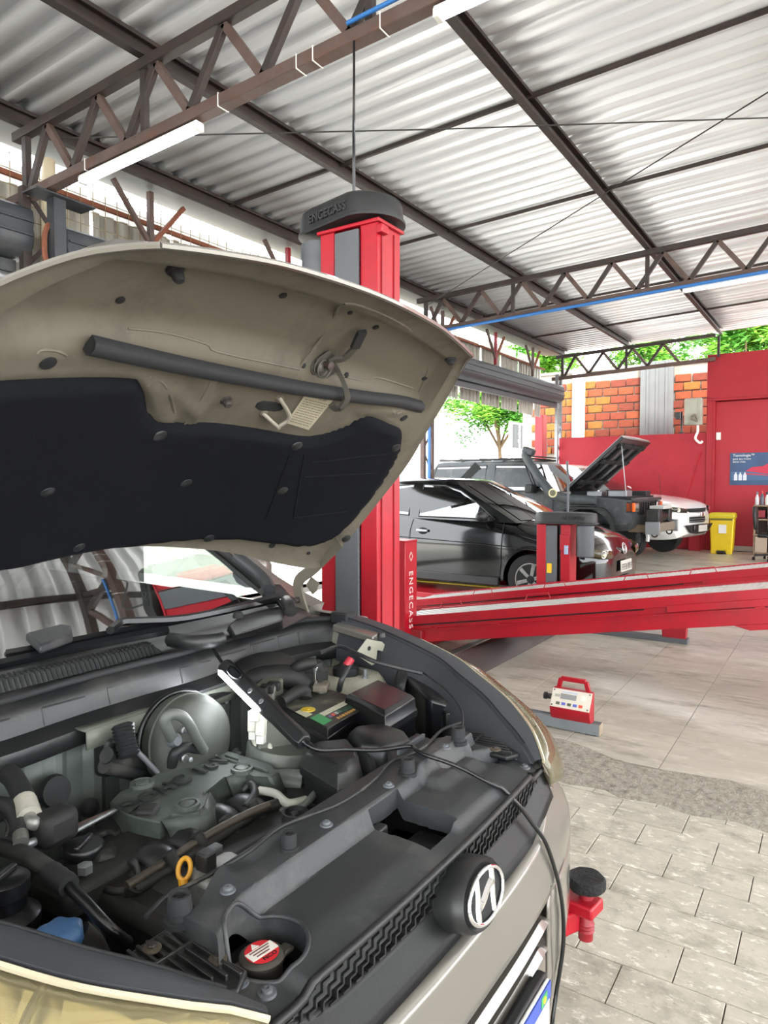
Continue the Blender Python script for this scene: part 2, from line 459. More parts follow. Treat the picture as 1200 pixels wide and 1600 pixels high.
# ---- tube lamps under the trusses
LAMP = M('lamp_tube', '#f6f8ff', .4, emit=5.)
def tube_lamp(X, ya, yb, label, lit=True):
    z = lambda y: roof_z(X, y, 3.665) - .062
    t = thing('tube_lamp', label, 'lamp', (X, (ya + yb) / 2, z((ya + yb) / 2)), 'tube lamps')
    a = Vector((X, ya, z(ya))); b = Vector((X, yb, z(yb))); d = (b - a).normalized()
    MB().bar(a, b, .062, .03).build('lamp_housing', WHITE, t, bevel=.004)
    for s in (-1, 1):
        MB().cyl(a + d * .03 + Vector((.017 * s, 0, -.026)), b - d * .03 + Vector((.017 * s, 0, -.026)), .013, 10).build('tube', LAMP if lit else WHITE, t)
    for p, q in ((a, d), (b, -d)):
        MB().box(p + q * .012 + Vector((0, 0, -.018)), (.066, .03, .045)).build('end_cap', WHITE, t, bevel=.003)
    return t
tube_lamp(3.13, 4.72, 3.46, 'white tube lamp under the near truss, at its end by the wall')
tube_lamp(3.13, 1.74, .5, 'white tube lamp under the near truss, its end cap at the picture top')
tube_lamp(9.5, 1.7, .45, 'lit white tube lamp under the blue pipe')

# ---- bracing wires under the roof
CAB = M('wire', '#3d3b39', .5, metal=.5)
def wire(name, pts, r, label, cat='cable', sm=1, mat=CAB, group=None):
    m = MB(); m.tube(pts, r, n=6, sm=sm); return tag(m.build(name, mat), label, cat, group)
wire('bracing_wire', [(3.2, 5.35, 4.12), (5.0, 2.62, 4.2), (7.4, -1.0, 4.36)], .006, 'straight steel bracing wire crossing level below the sheets', group='bracing wires')
wire('bracing_wire', [(9.3, 5.3, 4.12), (6.8, 1.83, 4.2), (3.2, -3.2, 4.3)], .006, 'slanting steel bracing wire rising from the second truss', group='bracing wires')
pT = at(553, 62, X=3.1); pB = at(553, 305, X=2.45)
wire('hanging_cable', [pT, (lerp(pT.x, pB.x, .3), lerp(pT.y, pB.y, .3), 3.35), (pB.x, pB.y, 2.9), (pB.x, pB.y, 2.60)], .007, 'black power cable dropping from the near truss to the lift post cap', sm=6, mat=BLKS)

# ---- side wall with roller doors
WALLSHEET = M('dirty_wall_sheet', '#b9b6ac', .55, metal=.15, var=.2, vscale=3, dirt='#7d6a54', dirt_amt=.7, dscale=2.2, stretch=(3, 3, .6))
DGREY = M('roller_grey', '#3a3d41', .45, metal=.2, var=.1, dirt='#6a6864', dirt_amt=.4, dscale=4)
def corr_wall(x0, x1, y, z0, z1, p=.16, d=.03):
    prof = []; x = x0
    while x < x1:
        prof += [(x, 0), (x + p * .45, 0), (x + p * .55, d), (x + p * .9, d)]; x += p
    return [[Vector((a, y + b, z0)) for a, b in prof], [Vector((a, y + b, z1 + .016 * (a - 3.1))) for a, b in prof]]
wall_left = group_empty('wall_left')
x = -5.5
while x < 16:
    x1 = min(x + .96, 16.1)
    MB().grid(corr_wall(x, x1 - .001, 6.02 + .002 * (int(x * 10) % 2), 3.0, 3.97)).build('wall_sheet', WALLSHEET, wall_left, solid=.002, ang=20); x += .96
FIB = M('translucent_sheet', '#dcdcd4', .5)
nt_ = FIB.node_tree; b_ = nt_.nodes['Principled BSDF']; b_.inputs['Transmission Weight'].default_value = .0
tl_ = nt_.nodes.new('ShaderNodeBsdfTranslucent'); tl_.inputs[0].default_value = (.30, .30, .285, 1); ms_ = nt_.nodes.new('ShaderNodeMixShader'); ms_.inputs[0].default_value = .6
nt_.links.new(b_.outputs[0], ms_.inputs[1]); nt_.links.new(tl_.outputs[0], ms_.inputs[2]); nt_.links.new(ms_.outputs[0], nt_.nodes['Material Output'].inputs[0])
x = -5.5
while x < 16:
    x1 = min(x + .96, 16.1)
    MB().grid(corr_wall(x, x1 - .001, 6.05 + .002 * (int(x * 10) % 2), 3.9, 4.17)).build('translucent_sheet', FIB, wall_left, ang=20); x += .96
RUST = M('rust_bar', '#7a4630', .75, var=.25, vscale=12)
mb = MB(); mb.bar((-5.5, 5.93, 3.93), (16, 5.93, 4.12), .04, .04); mb.build('sheet_rail', RUST, wall_left, smooth=False)
mb = MB(); mb.bar((3.6, 5.95, 3.52), (6.1, 5.95, 3.56), .03, .16); mb.build('rusty_plate', RUST, wall_left, smooth=False)
# white gutter soffit under the roof edge
GUT = M('gutter', '#6c6c68', .5, var=.06, dirt='#8e8a80', dirt_amt=.4, dscale=1.2)
mb = MB(); mb.prism([(-5.6, 5.52, 4.21), (-5.6, 5.56, 4.10), (-5.6, 6.0, 4.13), (-5.6, 6.06, 4.26), (-5.6, 6.0, 4.32), (-5.6, 5.52, 4.26)], (21.8, 0, .35))
tag(mb.build('roof_gutter', GUT), 'long pale sheet metal gutter under the roof edge', 'gutter')
# knee braces between gutter and wall
for i, X in enumerate((4.55, 6.6, 8.1, 10.6, 12.8, 14.8)):
    t = thing('wall_brace', ['small rusty V brace under the gutter, nearest the near truss end', 'red-brown V brace under the gutter, first left of the tall lift post', 'rusty V brace under the gutter hidden partly by the tall lift post', 'rusty V brace under the gutter just past the truss with the blue pipe', 'red-brown V brace above the roller door behind the parked cars', 'rusty V brace under the gutter nearest the brick wall'][i], 'brace', (X, 5.75, 3.6 + .016 * (X - 3.1)), 'wall braces'); z = .016 * (X - 3.1)
    MB().bar((X, 5.75, 4.24 + z), (X, 5.75, 3.6 + z), .05, .05).build('upright', REDD if i in (1, 4) else STEEL, t, smooth=False)
    MB().bar((X, 5.75, 3.72 + z), (X - .42, 5.75, 4.22 + z), .04, .04).build('diagonal', STEEL, t, smooth=False)
    MB().bar((X, 5.75, 3.72 + z), (X + .42, 5.75, 4.22 + z), .04, .04).build('diagonal', RUST, t, smooth=False)
# wire mesh in front of the sheets (thin rods, far too many to count)
WIRE = M('mesh_wire', '#8d7c5c', .6, metal=.4)
mb = MB()
for i in range(0, 70):
    X = 2.2 + i * .13; mb.bar((X, 5.90, 3.45), (X, 5.90, 4.2 + .016 * (X - 3.1)), .005, .005)
for k in range(6):
    z = 3.5 + k * .13; mb.bar((2.2, 5.895, z), (11.2, 5.895, z + .13), .005, .005)
stuff(tag(mb.build('wire_mesh', WIRE, smooth=False), 'rusty wire mesh in front of the wall sheets under the gutter', 'wire mesh'))

def roller(x0, x1, zc, label, closed=False, R=.19):
    t = thing('roller_shutter', label, 'roller shutter', ((x0 + x1) / 2, 5.5, 0))
    dz = .016
    def z(x): return zc + dz * (x - 3.1)
    pr = [(-.17, .17), (-.10, .21), (.16, .21), (.2, .17), (.2, -.14), (.15, -.19), (-.08, -.19), (-.165, -.12), (-.185, -.02), (-.17, .03), (-.185, .08)]
    m = MB(); m.loft([[Vector((x, 5.52 + a, z(x) + b)) for a, b in pr] for x in (x0, x1)]); m.build('drum_housing', DGREY, t, bevel=.008)
    for (a, b) in ((-.19, .075), (-.19, -.03)):
        MB().bar((x0 + .01, 5.52 + a, z(x0) + b), (x1 - .01, 5.52 + a, z(x1) + b), .016, .02).build('housing_rib', DGREY, t, bevel=.004)
    m = MB(); m.bar((x0 + .05, 5.55, z(x0) - .25), (x1 - .05, 5.55, z(x1) - .25), .06, .1); m.build('bottom_rail', DGREY, t, bevel=.005)
    if closed:
        n = 34
        for k in range(n):
            zz = (z(x0) - .22) * (k + .5) / n
            m = MB(); h = (z(x0) - .22) / n
            m.loft([[Vector((x, 5.55 + a, zz + b * h)) for a, b in ((0, -.5), (-.02, -.3), (-.02, .2), (0, .5), (.008, .5), (.008, -.5))] for x in (x0 + .05, x1 - .05)])
            m.build('slat', GALV, t, ang=60)
    return t
roller(-1.2, 3.12, 3.36, 'closed grey roller shutter, drum box at the picture edge by the truss end', closed=True)
roller(3.40, 9.35, 3.30, 'dark grey roller shutter rolled up over the near doorway behind the raised hood')
roller(9.70, 15.75, 3.26, 'dark grey roller shutter rolled up over the doorway behind the two parked cars')
# the shutter on the first leaf: grey corrugated panel seen through the windscreen
PAN = M('grey_panel', '#9da1a4', .5, metal=.4, var=.1, dirt='#6f6f6c', dirt_amt=.4, stretch=(3, 3, .6))
MB().grid(corr_wall(3.25, 4.35, 5.75, 0, 3.0, .12, .025)).build('closed_panel', PAN, wall_left, solid=.002, ang=20)
# lattice columns of two angles with lacing
def lattice_column(X, Y, h, label, mat=GALV, along='x'):
    t = thing('lattice_column', label, 'steel column', (X, Y, 0), 'lattice columns'); w = .13
    d = Vector((w, 0, 0)) if along == 'x' else Vector((0, w, 0))
    for s in (-1, 1):
        a = Vector((X, Y, 0)) + d * s
        MB().bar(a, a + Vector((0, 0, h)), .07, .07).build('upright', mat, t, bevel=.004)
    n = int(h / .3)
    for k in range(n):
        a = Vector((X, Y, h * k / n)) + d * (1 if k % 2 else -1); b = Vector((X, Y, h * (k + 1) / n)) + d * (-1 if k % 2 else 1)
        MB().bar(a, b, .035, .012, up=(0, 1, 0) if along == 'x' else (1, 0, 0)).build('lacing_bar', mat, t, smooth=False)
    return t
lattice_column(3.22, 5.42, 3.72, 'dark steel column carrying the end of the near truss', STEELD)
lattice_column(9.5, 5.42, 3.82, 'brown lattice column beside the blue pipe behind the black car', STEEL)
lattice_column(15.95, 5.55, 3.95, 'grey lattice column where the roller door meets the red wall', GALV)
# bracket and rope at the near column
mb = MB(); mb.bar((3.0, 5.2, 3.62), (3.5, 5.2, 3.62), .2, .012); mb.bar((3.22, 5.2, 3.62), (3.22, 5.2, 3.1), .1, .1)
tag(mb.build('column_bracket', DGREY, smooth=False), 'grey steel bracket under the near truss end', 'bracket')
p = at(82, 385, Y=5.2)
mb = MB(); mb.tube([p + Vector((.05 * math.cos(a), .03, .17 * math.sin(a))) for a in [i * 2 * PI / 12 for i in range(13)]], .022, n=6)
tag(mb.build('chain_loop', RUST), 'rusty chain looped beside the grey roller drum', 'chain')
mb = MB(); mb.tube([at(76, 250, Y=5.82), at(76, 330, Y=5.82), at(76, 420, Y=5.82)], .055, n=14, sm=1)
tag(mb.build('rain_pipe', M('cream_pipe', '#cdbfa2', .5)), 'cream rain pipe behind the end of the near truss', 'pipe')

# ---- far wall: low red wall, red block with doorway
WRED = M('red_wall_paint', '#a61a29', .6, var=.08, vscale=1.5, dirt='#8c1e28', dirt_amt=.5, dscale=1.2, bump=.05, bscale=20)
mb = MB(); mb.box((16.1, 3.95, 1.24), (.2, 3.2, 2.48)); struct(mb.build('wall_far_low', WRED, bevel=.01))
WREDB = M('red_block_paint', '#a01826', .6, var=.06, vscale=1.2, dirt='#7f1a24', dirt_amt=.4, dscale=.9)
mb = MB(); mb.box((16.12, 2.28, 1.6), (.26, .16, 3.2)); mb.box((16.12, -1.4, 3.62), (.26, 7.52, .96)); mb.box((16.3, -3.0, 1.6), (.1, 10.7, 3.2))
struct(mb.build('wall_far_block', WREDB, bevel=.008))
mb = MB(); mb.box((16.0, -1.4, 3.155), (.08, 7.52, .05)); mb.box((15.99, 2.3, 1.58), (.06, .1, 3.15)); struct(mb.build('trim_1', WREDB, bevel=.006))
mb = MB(); mb.box((16.18, -1.3, 1.57), (.1, 7.0, 3.1)); struct(mb.build('door_1', M('red_door_paint', '#a91c2a', .5, var=.07, vscale=.8, stretch=(1, 1, .4)), bevel=.006))
mb = MB(); mb.box((16.1, -1.3, .05), (.06, 7.0, .1)); struct(mb.build('baseboard_far', M('pale_skirting', '#b9b0a2', .6), smooth=False))
# ================================================================== lifts, ramp, floor things
def letters(body, size, mat, parent, o, x, y, name='lettering', **k): return text_obj(body, size, name, mat, parent, o, x, y, **k)
LET = M('pale_lettering', '#d9c9c4', .5)
RELIEF = M('cap_relief', '#2b2c2d', .6)

# ---- tall two-post lift: the far post, opening towards the silver car (-X)
PX, PY0, PY1, PZ = 2.37, 1.588, 1.882, 2.44      # front face plane, far / near flange edges, height
lift = thing('lift_post', 'tall red two-post lift column with black cap behind the raised hood', 'vehicle lift', (2.45, 1.73, 0))
mb = MB(); prof = [(PX, PY1 - .0), (PX, PY1 - .075), (PX + .008, PY1 - .075), (PX + .008, PY1 - .008), (PX + .168, PY1 - .008), (PX + .168, PY0 + .008), (PX + .008, PY0 + .008), (PX + .008, PY0 + .085), (PX, PY0 + .085), (PX, PY0), (PX + .176, PY0), (PX + .176, PY1)]
mb.prism([(x, y, 0.01) for x, y in prof], (0, 0, PZ - .01)); mb.build('column', RED, lift, bevel=.008, seg=2)
MB().box((PX + .03, PY0 - .003, 1.22), (.004, .006, 2.4)).box((PX + .125, PY0 - .002, 1.22), (.006, .006, 2.4)).build('column_seam', REDD, lift, smooth=False)
MB().box((PX - .010, (PY0 + PY1) / 2 - .002, 1.215), (.014, .122, 2.42)).build('screw_cover', GREY, lift, bevel=.004)
m = MB(); m.cyl((PX + .06, PY0 + .105, .05), (PX + .06, PY0 + .105, 2.4), .018); m.build('lift_screw', BLKS, lift)
m = MB()
for k in range(110): m.lathe([(.018, 0), (.024, .004), (.018, .008)], (PX + .06, PY0 + .105, .2 + k * .02), n=8)
stuff(m.build('screw_thread', GALV, lift))
MB().box((PX + .09, (PY0 + PY1) / 2, PZ + .006), (.20, .32, .016)).build('top_plate', RED, lift, bevel=.004)
MB().box((PX + .02, PY0 - .012, PZ - .03), (.05, .03, .035)).build('cap_clip', RED, lift, bevel=.004)
# cap: rounded belt cover reaching back over the motor (towards +Y)
def stadium(c0, r0, c1, r1, n=14):
    """plan outline around two circles lying along Y"""
    out = []
    for i in range(n + 1):
        a = PI + PI * i / n; out.append((c0[0] + r0 * math.cos(a), c0[1] + r0 * math.sin(a)))
    for i in range(n + 1):
        a = PI * i / n; out.append((c1[0] + r1 * math.cos(a), c1[1] + r1 * math.sin(a)))
    return out
def cap(parent, c0, r0, c1, r1, z0, h, mat=BLK, dome=.03):
    m = MB(); o = stadium(c0, r0, c1, r1); cx, cy = (c0[0] + c1[0]) / 2, (c0[1] + c1[1]) / 2
    def rr(k, z): return [Vector((cx + (x - cx) * k, cy + (y - cy) * k, z)) for x, y in o]
    m.loft([rr(.97, z0 - .002), rr(1.035, z0), rr(1.035, z0 + .012), rr(1.0, z0 + .016), rr(.985, z0 + h * .8), rr(.95, z0 + h), rr(.8, z0 + h + dome * .6), rr(.4, z0 + h + dome)])
    return m.build('belt_cover', mat, parent, ang=30)
cv = cap(lift, (PX + .105, PY0 + .115), .150, (PX + .110, PY1 + .075), .100, PZ + .03, .095)
letters('ENGECASS', .050, RELIEF, lift, (PX + .003, PY1 + .065, PZ + .078), (-.19, -1, 0), (0.0, 0, 1), depth=.012, bold=.001).name = 'cap_lettering'
m = MB(); mx, my = PX + .115, PY1 + .085
m.lathe([(.085, 0), (.092, .01), (.092, .09), (.088, .095), (.088, .30), (.092, .305), (.092, .36), (.06, .37)], (mx, my, PZ - .36), n=24); m.build('motor', GREY, lift)
MB().box((PX + .07, PY1 + .018, 2.12), (.09, .03, .3)).build('motor_bracket', RED, lift, bevel=.004)
MB().box((PX + .11, (PY0 + PY1) / 2, .012), (.36, .42, .024)).build('base_plate', RED, lift, bevel=.003)
# carriage and swing arm with its rubber pad, reaching under the front of the car
MB().box((PX + .02, (PY0 + PY1) / 2, .32), (.12, .17, .5)).build('carriage', REDD, lift, bevel=.006)
pd = at(916, 1372, z=.285)
arm_a = Vector((PX - .05, PY0 + .1, .17)); arm_b = Vector((pd.x - .06, pd.y + .03, .17))
MB().bar(arm_a, arm_b, .10, .06).build('lift_arm', RED, lift, bevel=.006)
dirv = (Vector((pd.x, pd.y, .17)) - arm_a).normalized()
MB().bar(arm_b - dirv * .25 + Vector((0, 0, .035)), Vector((pd.x, pd.y, .215)) + dirv * .04, .075, .034).build('arm_extension', RED, lift, bevel=.006)
m = MB(); m.lathe([(.02, -.02), (.02, 0), (.024, .005), (.02, .01), (.024, .015), (.02, .02), (.024, .025), (.02, .03), (.02, .12)], (pd.x, pd.y, .135), n=14); m.build('pad_screw', REDD, lift)
rr_ = random.Random(3); m = MB(); rings = []
for r, h in ((.026, 0), (.048, .005), (.053, .012), (.053, .028), (.046, .036), (.026, .034), (.004, .035)):
    rings.append([p + Vector((0, 0, rr_.uniform(-.0015, .0015))) for p in MB().ring((pd.x, pd.y, .255 + h), (0, 0, 1), r, 26)])
m.loft(rings); m.build('rubber_pad', M('worn_rubber', '#141415', .8, bump=1., bscale=130), lift)

# ---- alignment ramp: two runways rising towards -Y between low posts
ramp = thing('alignment_ramp', 'red wheel alignment ramp with two chequer plate runways behind the silver car', 'vehicle ramp', (5.8, 1.4, 0))
TREAD = M('tread_plate', '#cfcfcb', .35, metal=.55, dirt='#8f8c86', dirt_amt=.5, dscale=5)
SL = math.tan(math.radians(9.7)); RY0 = 3.2
def rz(y): return .225 + (RY0 - y) * SL
def runway(x0, name):
    x1 = x0 + .50; y1, y2 = (3.15 if name == 'near' else 3.85), -1.6; ps = 1.05
    def quad(x, ya, yb, t, b):
        lo_ = [(x, yb, max(.012, rz(yb) + b))]
        if rz(ya) + b < .012: lo_.append((x, RY0 - (.012 - b - .225) / SL, .012))
        return [(x, ya, rz(ya) + t), (x, yb, rz(yb) + t)] + lo_ + [(x, ya, max(.012, rz(ya) + b))]
    r = MB(); r.loft([[Vector((x0 + .01, y1, rz(y1))), Vector((x1 - .01, y1, rz(y1))), Vector((x1 - .01, y1, rz(y1) - .05)), Vector((x0 + .01, y1, rz(y1) - .05))], [Vector((x0 + .01, y2, rz(y2))), Vector((x1 - .01, y2, rz(y2))), Vector((x1 - .01, y2, rz(y2) - .05)), Vector((x0 + .01, y2, rz(y2) - .05))]])
    deck = r.build('runway', TREAD, ramp, smooth=False)
    # raised tear-drop bars of the chequer plate, in alternating slants
    m = MB(); d = 0; y = y1 - .03
    while y > y2 + .05:
        for i in range(11):
            xx = x0 + .045 + i * .041; a = .6 if (i + d) % 2 else -.6; c = Vector((xx, y, rz(y) + .002)); e = Vector((math.sin(a) * .017, math.cos(a) * .017, -math.cos(a) * .017 * SL)); s = Vector((e.y, -e.x, 0)) * .26
            m.add([c - e, c + s, c + e, c - s, c + Vector((0, 0, .0035))], [(0, 1, 4), (1, 2, 4), (2, 3, 4), (3, 0, 4)])
        y -= .041; d += 1
    stuff(m.build('tread_pattern', TREAD, ramp, smooth=False))
    for s, xe in ((-1, x0), (1, x1)):
        q = MB(); w = .012
        q.prism(quad(xe - w / 2, y1, y2, .012, -.062), (w, 0, 0)); q.build('side_rail', RED, ramp, bevel=.003)
        q = MB(); q.prism(quad(xe + .018 * s * -1 - w / 2, y1, y2, -.060, -.215), (w, 0, 0)); q.build('lower_web', RED, ramp, bevel=.003)
        q = MB(); q.prism(quad(xe - .012, y1, y2, -.105, -.113), (.024, 0, 0)); q.build('web_ledge', RED, ramp, smooth=False)
        q = MB(); q.prism(quad(xe - .014, ps - .1, y2, -.05, -.098), (.022, 0, 0)); q.build('slide_cover', RED, ramp, bevel=.003)
        q = MB(); q.prism(quad(xe - .004 * s - .004, y1 - .2, ps + .05, -.062, -.072), (.008, 0, 0)); q.build('shadow_slot', BLKS, ramp, smooth=False)
        for yy in (2.75, 2.2, .4, -.2):
            MB().box((xe, yy, rz(yy) - .103), (.03, .06, .012), (-math.atan(SL), 0, 0)).build('weld_tab', RED, ramp, bevel=.002)
    q = MB(); q.prism([(x0, .55, rz(.55) - .212), (x0, -1.6, rz(-1.6) - .212), (x0, -1.6, rz(-1.6) - .25), (x0, .45, rz(.45) - .25)], (.5, 0, 0)); q.build('under_beam', RED, ramp, bevel=.004)
    MB().box(((x0 + x1) / 2, y1 - .01, rz(y1) / 2 + .005), (.5, .03, rz(y1) - .012)).build('end_plate', RED, ramp, bevel=.004)
    # wire handles along the inner edge
    xe = x1 if name == 'near' else x0
    for yy in ((2.85, 2.05) if name == 'near' else (3.0, 2.25, 1.5, .95)):
        zz = rz(yy) + .012; a = .11
        pts = [(xe, yy + a, rz(yy + a)), (xe, yy + a * .8, rz(yy + a * .8) + .055), (xe, yy - a * .8, rz(yy - a * .8) + .055), (xe, yy - a, rz(yy - a))]
        MB().tube(pts, .005, n=6, sm=1).build('wire_handle', RED, ramp)
runway(4.93, 'near'); runway(6.40, 'far')
# low posts, cross beam and feet
def low_post(c, h):
    x, y = c
    p = MB().prism([(x - .09, y - .11, .0), (x - .09, y + .06, 0), (x - .04, y + .11, 0), (x + .1, y + .11, 0), (x + .1, y - .11, 0)], (0, 0, h)).build('post', RED, ramp, bevel=.004)
    MB().box((x, y, h + .008), (.2, .23, .016)).build('post_top', RED, p, bevel=.002)
    MB().cyl((x - .03, y + .05, h + .01), (x - .03, y + .05, h + .06), .016).build('post_bolt', STEELD, p)
    return p
pq = low_post((4.90, 3.06), .90)
for s in (-1, 1): pass
zt = .72; yf = 2.948
letters('ENGECASS', .085, LET, pq, (4.90, yf, .42), (0, 0, -1), (1, 0, 0), depth=.002, align='CENTER', spacing=1.25)
m = MB(); a = .03
for s0, s1 in ((0, 1), (1, 2), (2, 3), (3, 0)):
    P4 = [(0, .038), (.026, 0), (0, -.038), (-.026, 0)]
    m.bar((4.90 + P4[s0][0], yf, .78 + P4[s0][1]), (4.90 + P4[s1][0], yf, .78 + P4[s1][1]), .003, .008, up=(0, 1, 0))
m.build('diamond_emblem', LET, pq, smooth=False)
MB().bar((4.9, 2.93, .09), (6.3, 2.93, .09), .16, .16).build('cross_beam', REDD, ramp, bevel=.006)
for xf in (6.40 + .04,):
    m = MB(); m.prism([(xf - .05, 1.27, .03), (xf - .05, 1.08, .03), (xf - .05, 1.06, .34), (xf - .05, 1.29, .34)], (.1, 0, 0)); m.build('foot', RED, ramp, bevel=.006)
MB().bar((6.42, 1.92, .02), (6.42, 1.06, .02), .11, .04).build('foot_plate', GREY, ramp, bevel=.003)
MB().bar((4.6, 2.6, .012), (6.2, 2.6, .012), .02, .024).build('floor_rail', GALV, ramp, smooth=False)

# ---- humped cable cover on the floor between the ramp posts
m = MB(); m.loft([[Vector((x, 2.30 + a, b)) for a, b in ((-.17, .0), (-.15, .05), (-.09, .095), (0, .11), (.09, .095), (.15, .05), (.17, 0))] for x in (3.65, 6.25)])
tag(m.build('cable_cover', M('cover_grey', '#3d3a39', .5, var=.1, dirt='#6b625b', dirt_amt=.5), bevel=.004), 'dark humped floor cover running under the red ramp', 'floor cover')

# ---- wheel alignment gauge on its grey beam
gb = thing('gauge_beam', 'grey steel beam lying on the tiles under the red gauge', 'beam', (3.86, 1.4, 0))
b0 = at(936, 1152, z=.0); b1 = Vector((b0.x + .02, 2.1, 0)); GB = M('beam_grey', '#7f868a', .45, metal=.2, dirt='#5c5c58', dirt_amt=.4)
for dx in (-.03, .03): MB().bar((b0.x + .03 + dx, b0.y, .035), (b1.x + .03 + dx, b1.y, .035), .004, .06).build('beam_flange', GB, gb, smooth=False)
MB().bar((b0.x + .03, b0.y, .055), (b1.x + .03, b1.y, .055), .06, .005).build('beam_web', GB, gb, smooth=False)
MB().box((b0.x + .03, b0.y, .035), (.064, .004, .06)).build('beam_end', M('brown_end', '#9a8a78', .6, var=.2), gb, smooth=False)
for s in (0, .8): MB().box((b0.x + .03, b0.y + .05 + s, .006), (.05, .06, .012)).build('beam_pad', RUB, gb, smooth=False)
gx, gy = b0.x + .03, b0.y + .045
ga = thing('alignment_gauge', 'red handled wheel alignment gauge with grey keypad panel on the floor beam', 'gauge', (gx, gy + .12, .06))
prof = [(-.028, 0), (-.052, .035), (-.060, .072), (.0, .165), (.03, .168), (.032, 0)]
GW = .225; X0, Z0 = gx, .06
MB().prism([(X0 + a, gy, Z0 + b) for a, b in prof], (0, GW, 0)).build('body', RED, ga, bevel=.004)
pa = Vector((X0 - .060, 0, Z0 + .072)); pb = Vector((X0, 0, Z0 + .165)); pu = (pb - pa).normalized(); pn = Vector((-pu.z, 0, pu.x)); pc = (pa + pb) / 2 + Vector((0, gy + GW / 2, 0)); yd = Vector((0, -1, 0))
RM = Matrix((yd, pu, -pn * -1)).transposed()
def panel(dy, du, w, h, t, name, mat, bev=.001): return MB().box(pc + yd * dy + pu * du + pn * (t / 2 + (0 if name == 'face_panel' else .003)), (w, h, t), Matrix((yd, pu, yd.cross(pu))).transposed()).build(name, mat, ga, bevel=bev)
panel(0, 0, .222, .106, .003, 'face_panel', M('panel_beige', '#d8d2c4', .45, dirt='#b6ae9c', dirt_amt=.4))
panel(-.015, .012, .09, .03, .002, 'display', M('lcd_grey', '#8f9292', .2))
panel(-.01, .037, .085, .008, .001, 'title_strip', M('pale_blue', '#b4c0d6', .5))
for i, c in enumerate(('#5c6152', '#5a62b8', '#5c6152', '#5a62b8', '#d8583f')):
    panel(-.068 + i * .032, -.03, .022, .016, .002, 'key', M('key' + c[1:], c, .5))
for a in (-.1, .1):
    for b in (-.043, .043): panel(a, b, .007, .007, .003, 'panel_screw', BLKS)
panel(-.078, .013, .03, .016, .0008, 'small_print', M('print_grey', '#a9a79a', .5)); panel(.07, .018, .03, .03, .0008, 'round_mark', M('mark_pale', '#e4e2d8', .5))
hz = Z0 + .168; hx = X0 + .014
m = MB(); 
for a, b in (((gy + .028, hz - .005), (gy + .042, hz + .052)), ((gy + .042, hz + .052), (gy + GW - .042, hz + .052)), ((gy + GW - .042, hz + .052), (gy + GW - .028, hz - .005))):
    m.bar((hx, a[0], a[1]), (hx, b[0], b[1]), .026, .018, up=(1, 0, 0))
m.build('handle', RED, ga, bevel=.004)
MB().cyl((X0 - .03, gy + GW, Z0 + .12), (X0 - .03, gy + GW + .03, Z0 + .12), .016).cyl((X0 - .03, gy + GW + .025, Z0 + .12), (X0 - .03, gy + GW + .04, Z0 + .12), .02).build('clamp_knob', BLK, ga)

# ---- short lift post in front of the black car
sp = thing('short_lift_post', 'low red lift post with flat black cap and motor beside the black car', 'vehicle lift', (7.15, 2.5, 0))
X, Ya, Yb, Z = 7.0, 2.30, 2.66, .95
pr = [(X, Yb), (X, Yb - .1), (X + .008, Yb - .1), (X + .008, Yb - .008), (X + .2, Yb - .008), (X + .2, Ya + .008), (X + .008, Ya + .008), (X + .008, Ya + .1), (X, Ya + .1), (X, Ya), (X + .21, Ya), (X + .21, Yb)]
MB().prism([(a, b, .01) for a, b in pr], (0, 0, Z)).build('column', RED, sp, bevel=.006)
MB().box((X + .01, (Ya + Yb) / 2 + .02, .48), (.012, .12, .94)).build('screw_cover', GREY, sp, bevel=.003)
MB().cyl((X + .07, Ya + .13, .03), (X + .07, Ya + .13, .95), .02).build('lift_screw', BLKS, sp)
cap(sp, (X + .1, Ya - .12), .13, (X + .1, Yb - .11), .16, Z + .02, .11, dome=.01)
letters('ENGECASS', .05, RELIEF, sp, (X - .06, 2.25, Z + .085), (0, -1, 0), (0, 0, 1), depth=.02, align='CENTER', bold=.001)
MB().lathe([(.08, 0), (.092, .01), (.092, .32), (.07, .34)], (X + .08, Ya - .13, Z - .32), n=22).build('motor', GREY, sp)
MB().box((X - .012, Ya + .05, .78), (.03, .1, .16)).build('switch_box', RED, sp, bevel=.004)
MB().cyl((X - .03, Ya + .03, .66), (X - .03, Ya + .03, .75), .022).build('air_filter_bowl', M('filter_blue', '#8d9bb5', .3), sp)
MB().box((X + .003, Yb - .14, .5), (.014, .05, .1)).build('warning_sticker', M('sticker_yellow', '#e2b21c', .5), sp, smooth=False)
MB().box((X + .1, (Ya + Yb) / 2, .008), (.4, .46, .016)).build('base_plate', RED, sp, smooth=False)
wire('post_cable', [(X + .1, 2.36, 1.07), (X + .1, 2.36, 1.4), (X + .12, 2.38, 1.62)], .012, 'dark rod rising from the cap of the short lift post', 'rod', mat=GREY)
# ================================================================== the silver car with its hood up
from mathutils.bvhtree import BVHTree
XC = .9407
def V(o, Y, z): return Vector((XC + o, Y, z))
SILVER = M('silver_paint', '#75716a', .34, metal=.4, coat=.8, var=.02)
UNDER = M('hood_underside', '#5f594e', .5, var=.08, vscale=4, dirt='#423b32', dirt_amt=.55, dscale=6, spec=.35)
PADM = M('insulation_felt', '#0b0d12', .85, spec=.15, var=.12, vscale=14, bump=.15, bscale=220)
TRIM = M('engine_black', '#1b1c1d', .42, var=.1, vscale=8, dirt='#56544e', dirt_amt=.3, dscale=6, bump=.06, bscale=140)
TRIMG = M('cover_grey_black', '#2b2d2f', .5, var=.1, vscale=6, dirt='#6b6a66', dirt_amt=.28, dscale=9, bump=.05, bscale=180)
DUST = M('dusty_black', '#131312', .65, var=.2, vscale=14, dirt='#24231f', dirt_amt=.5, dscale=12)
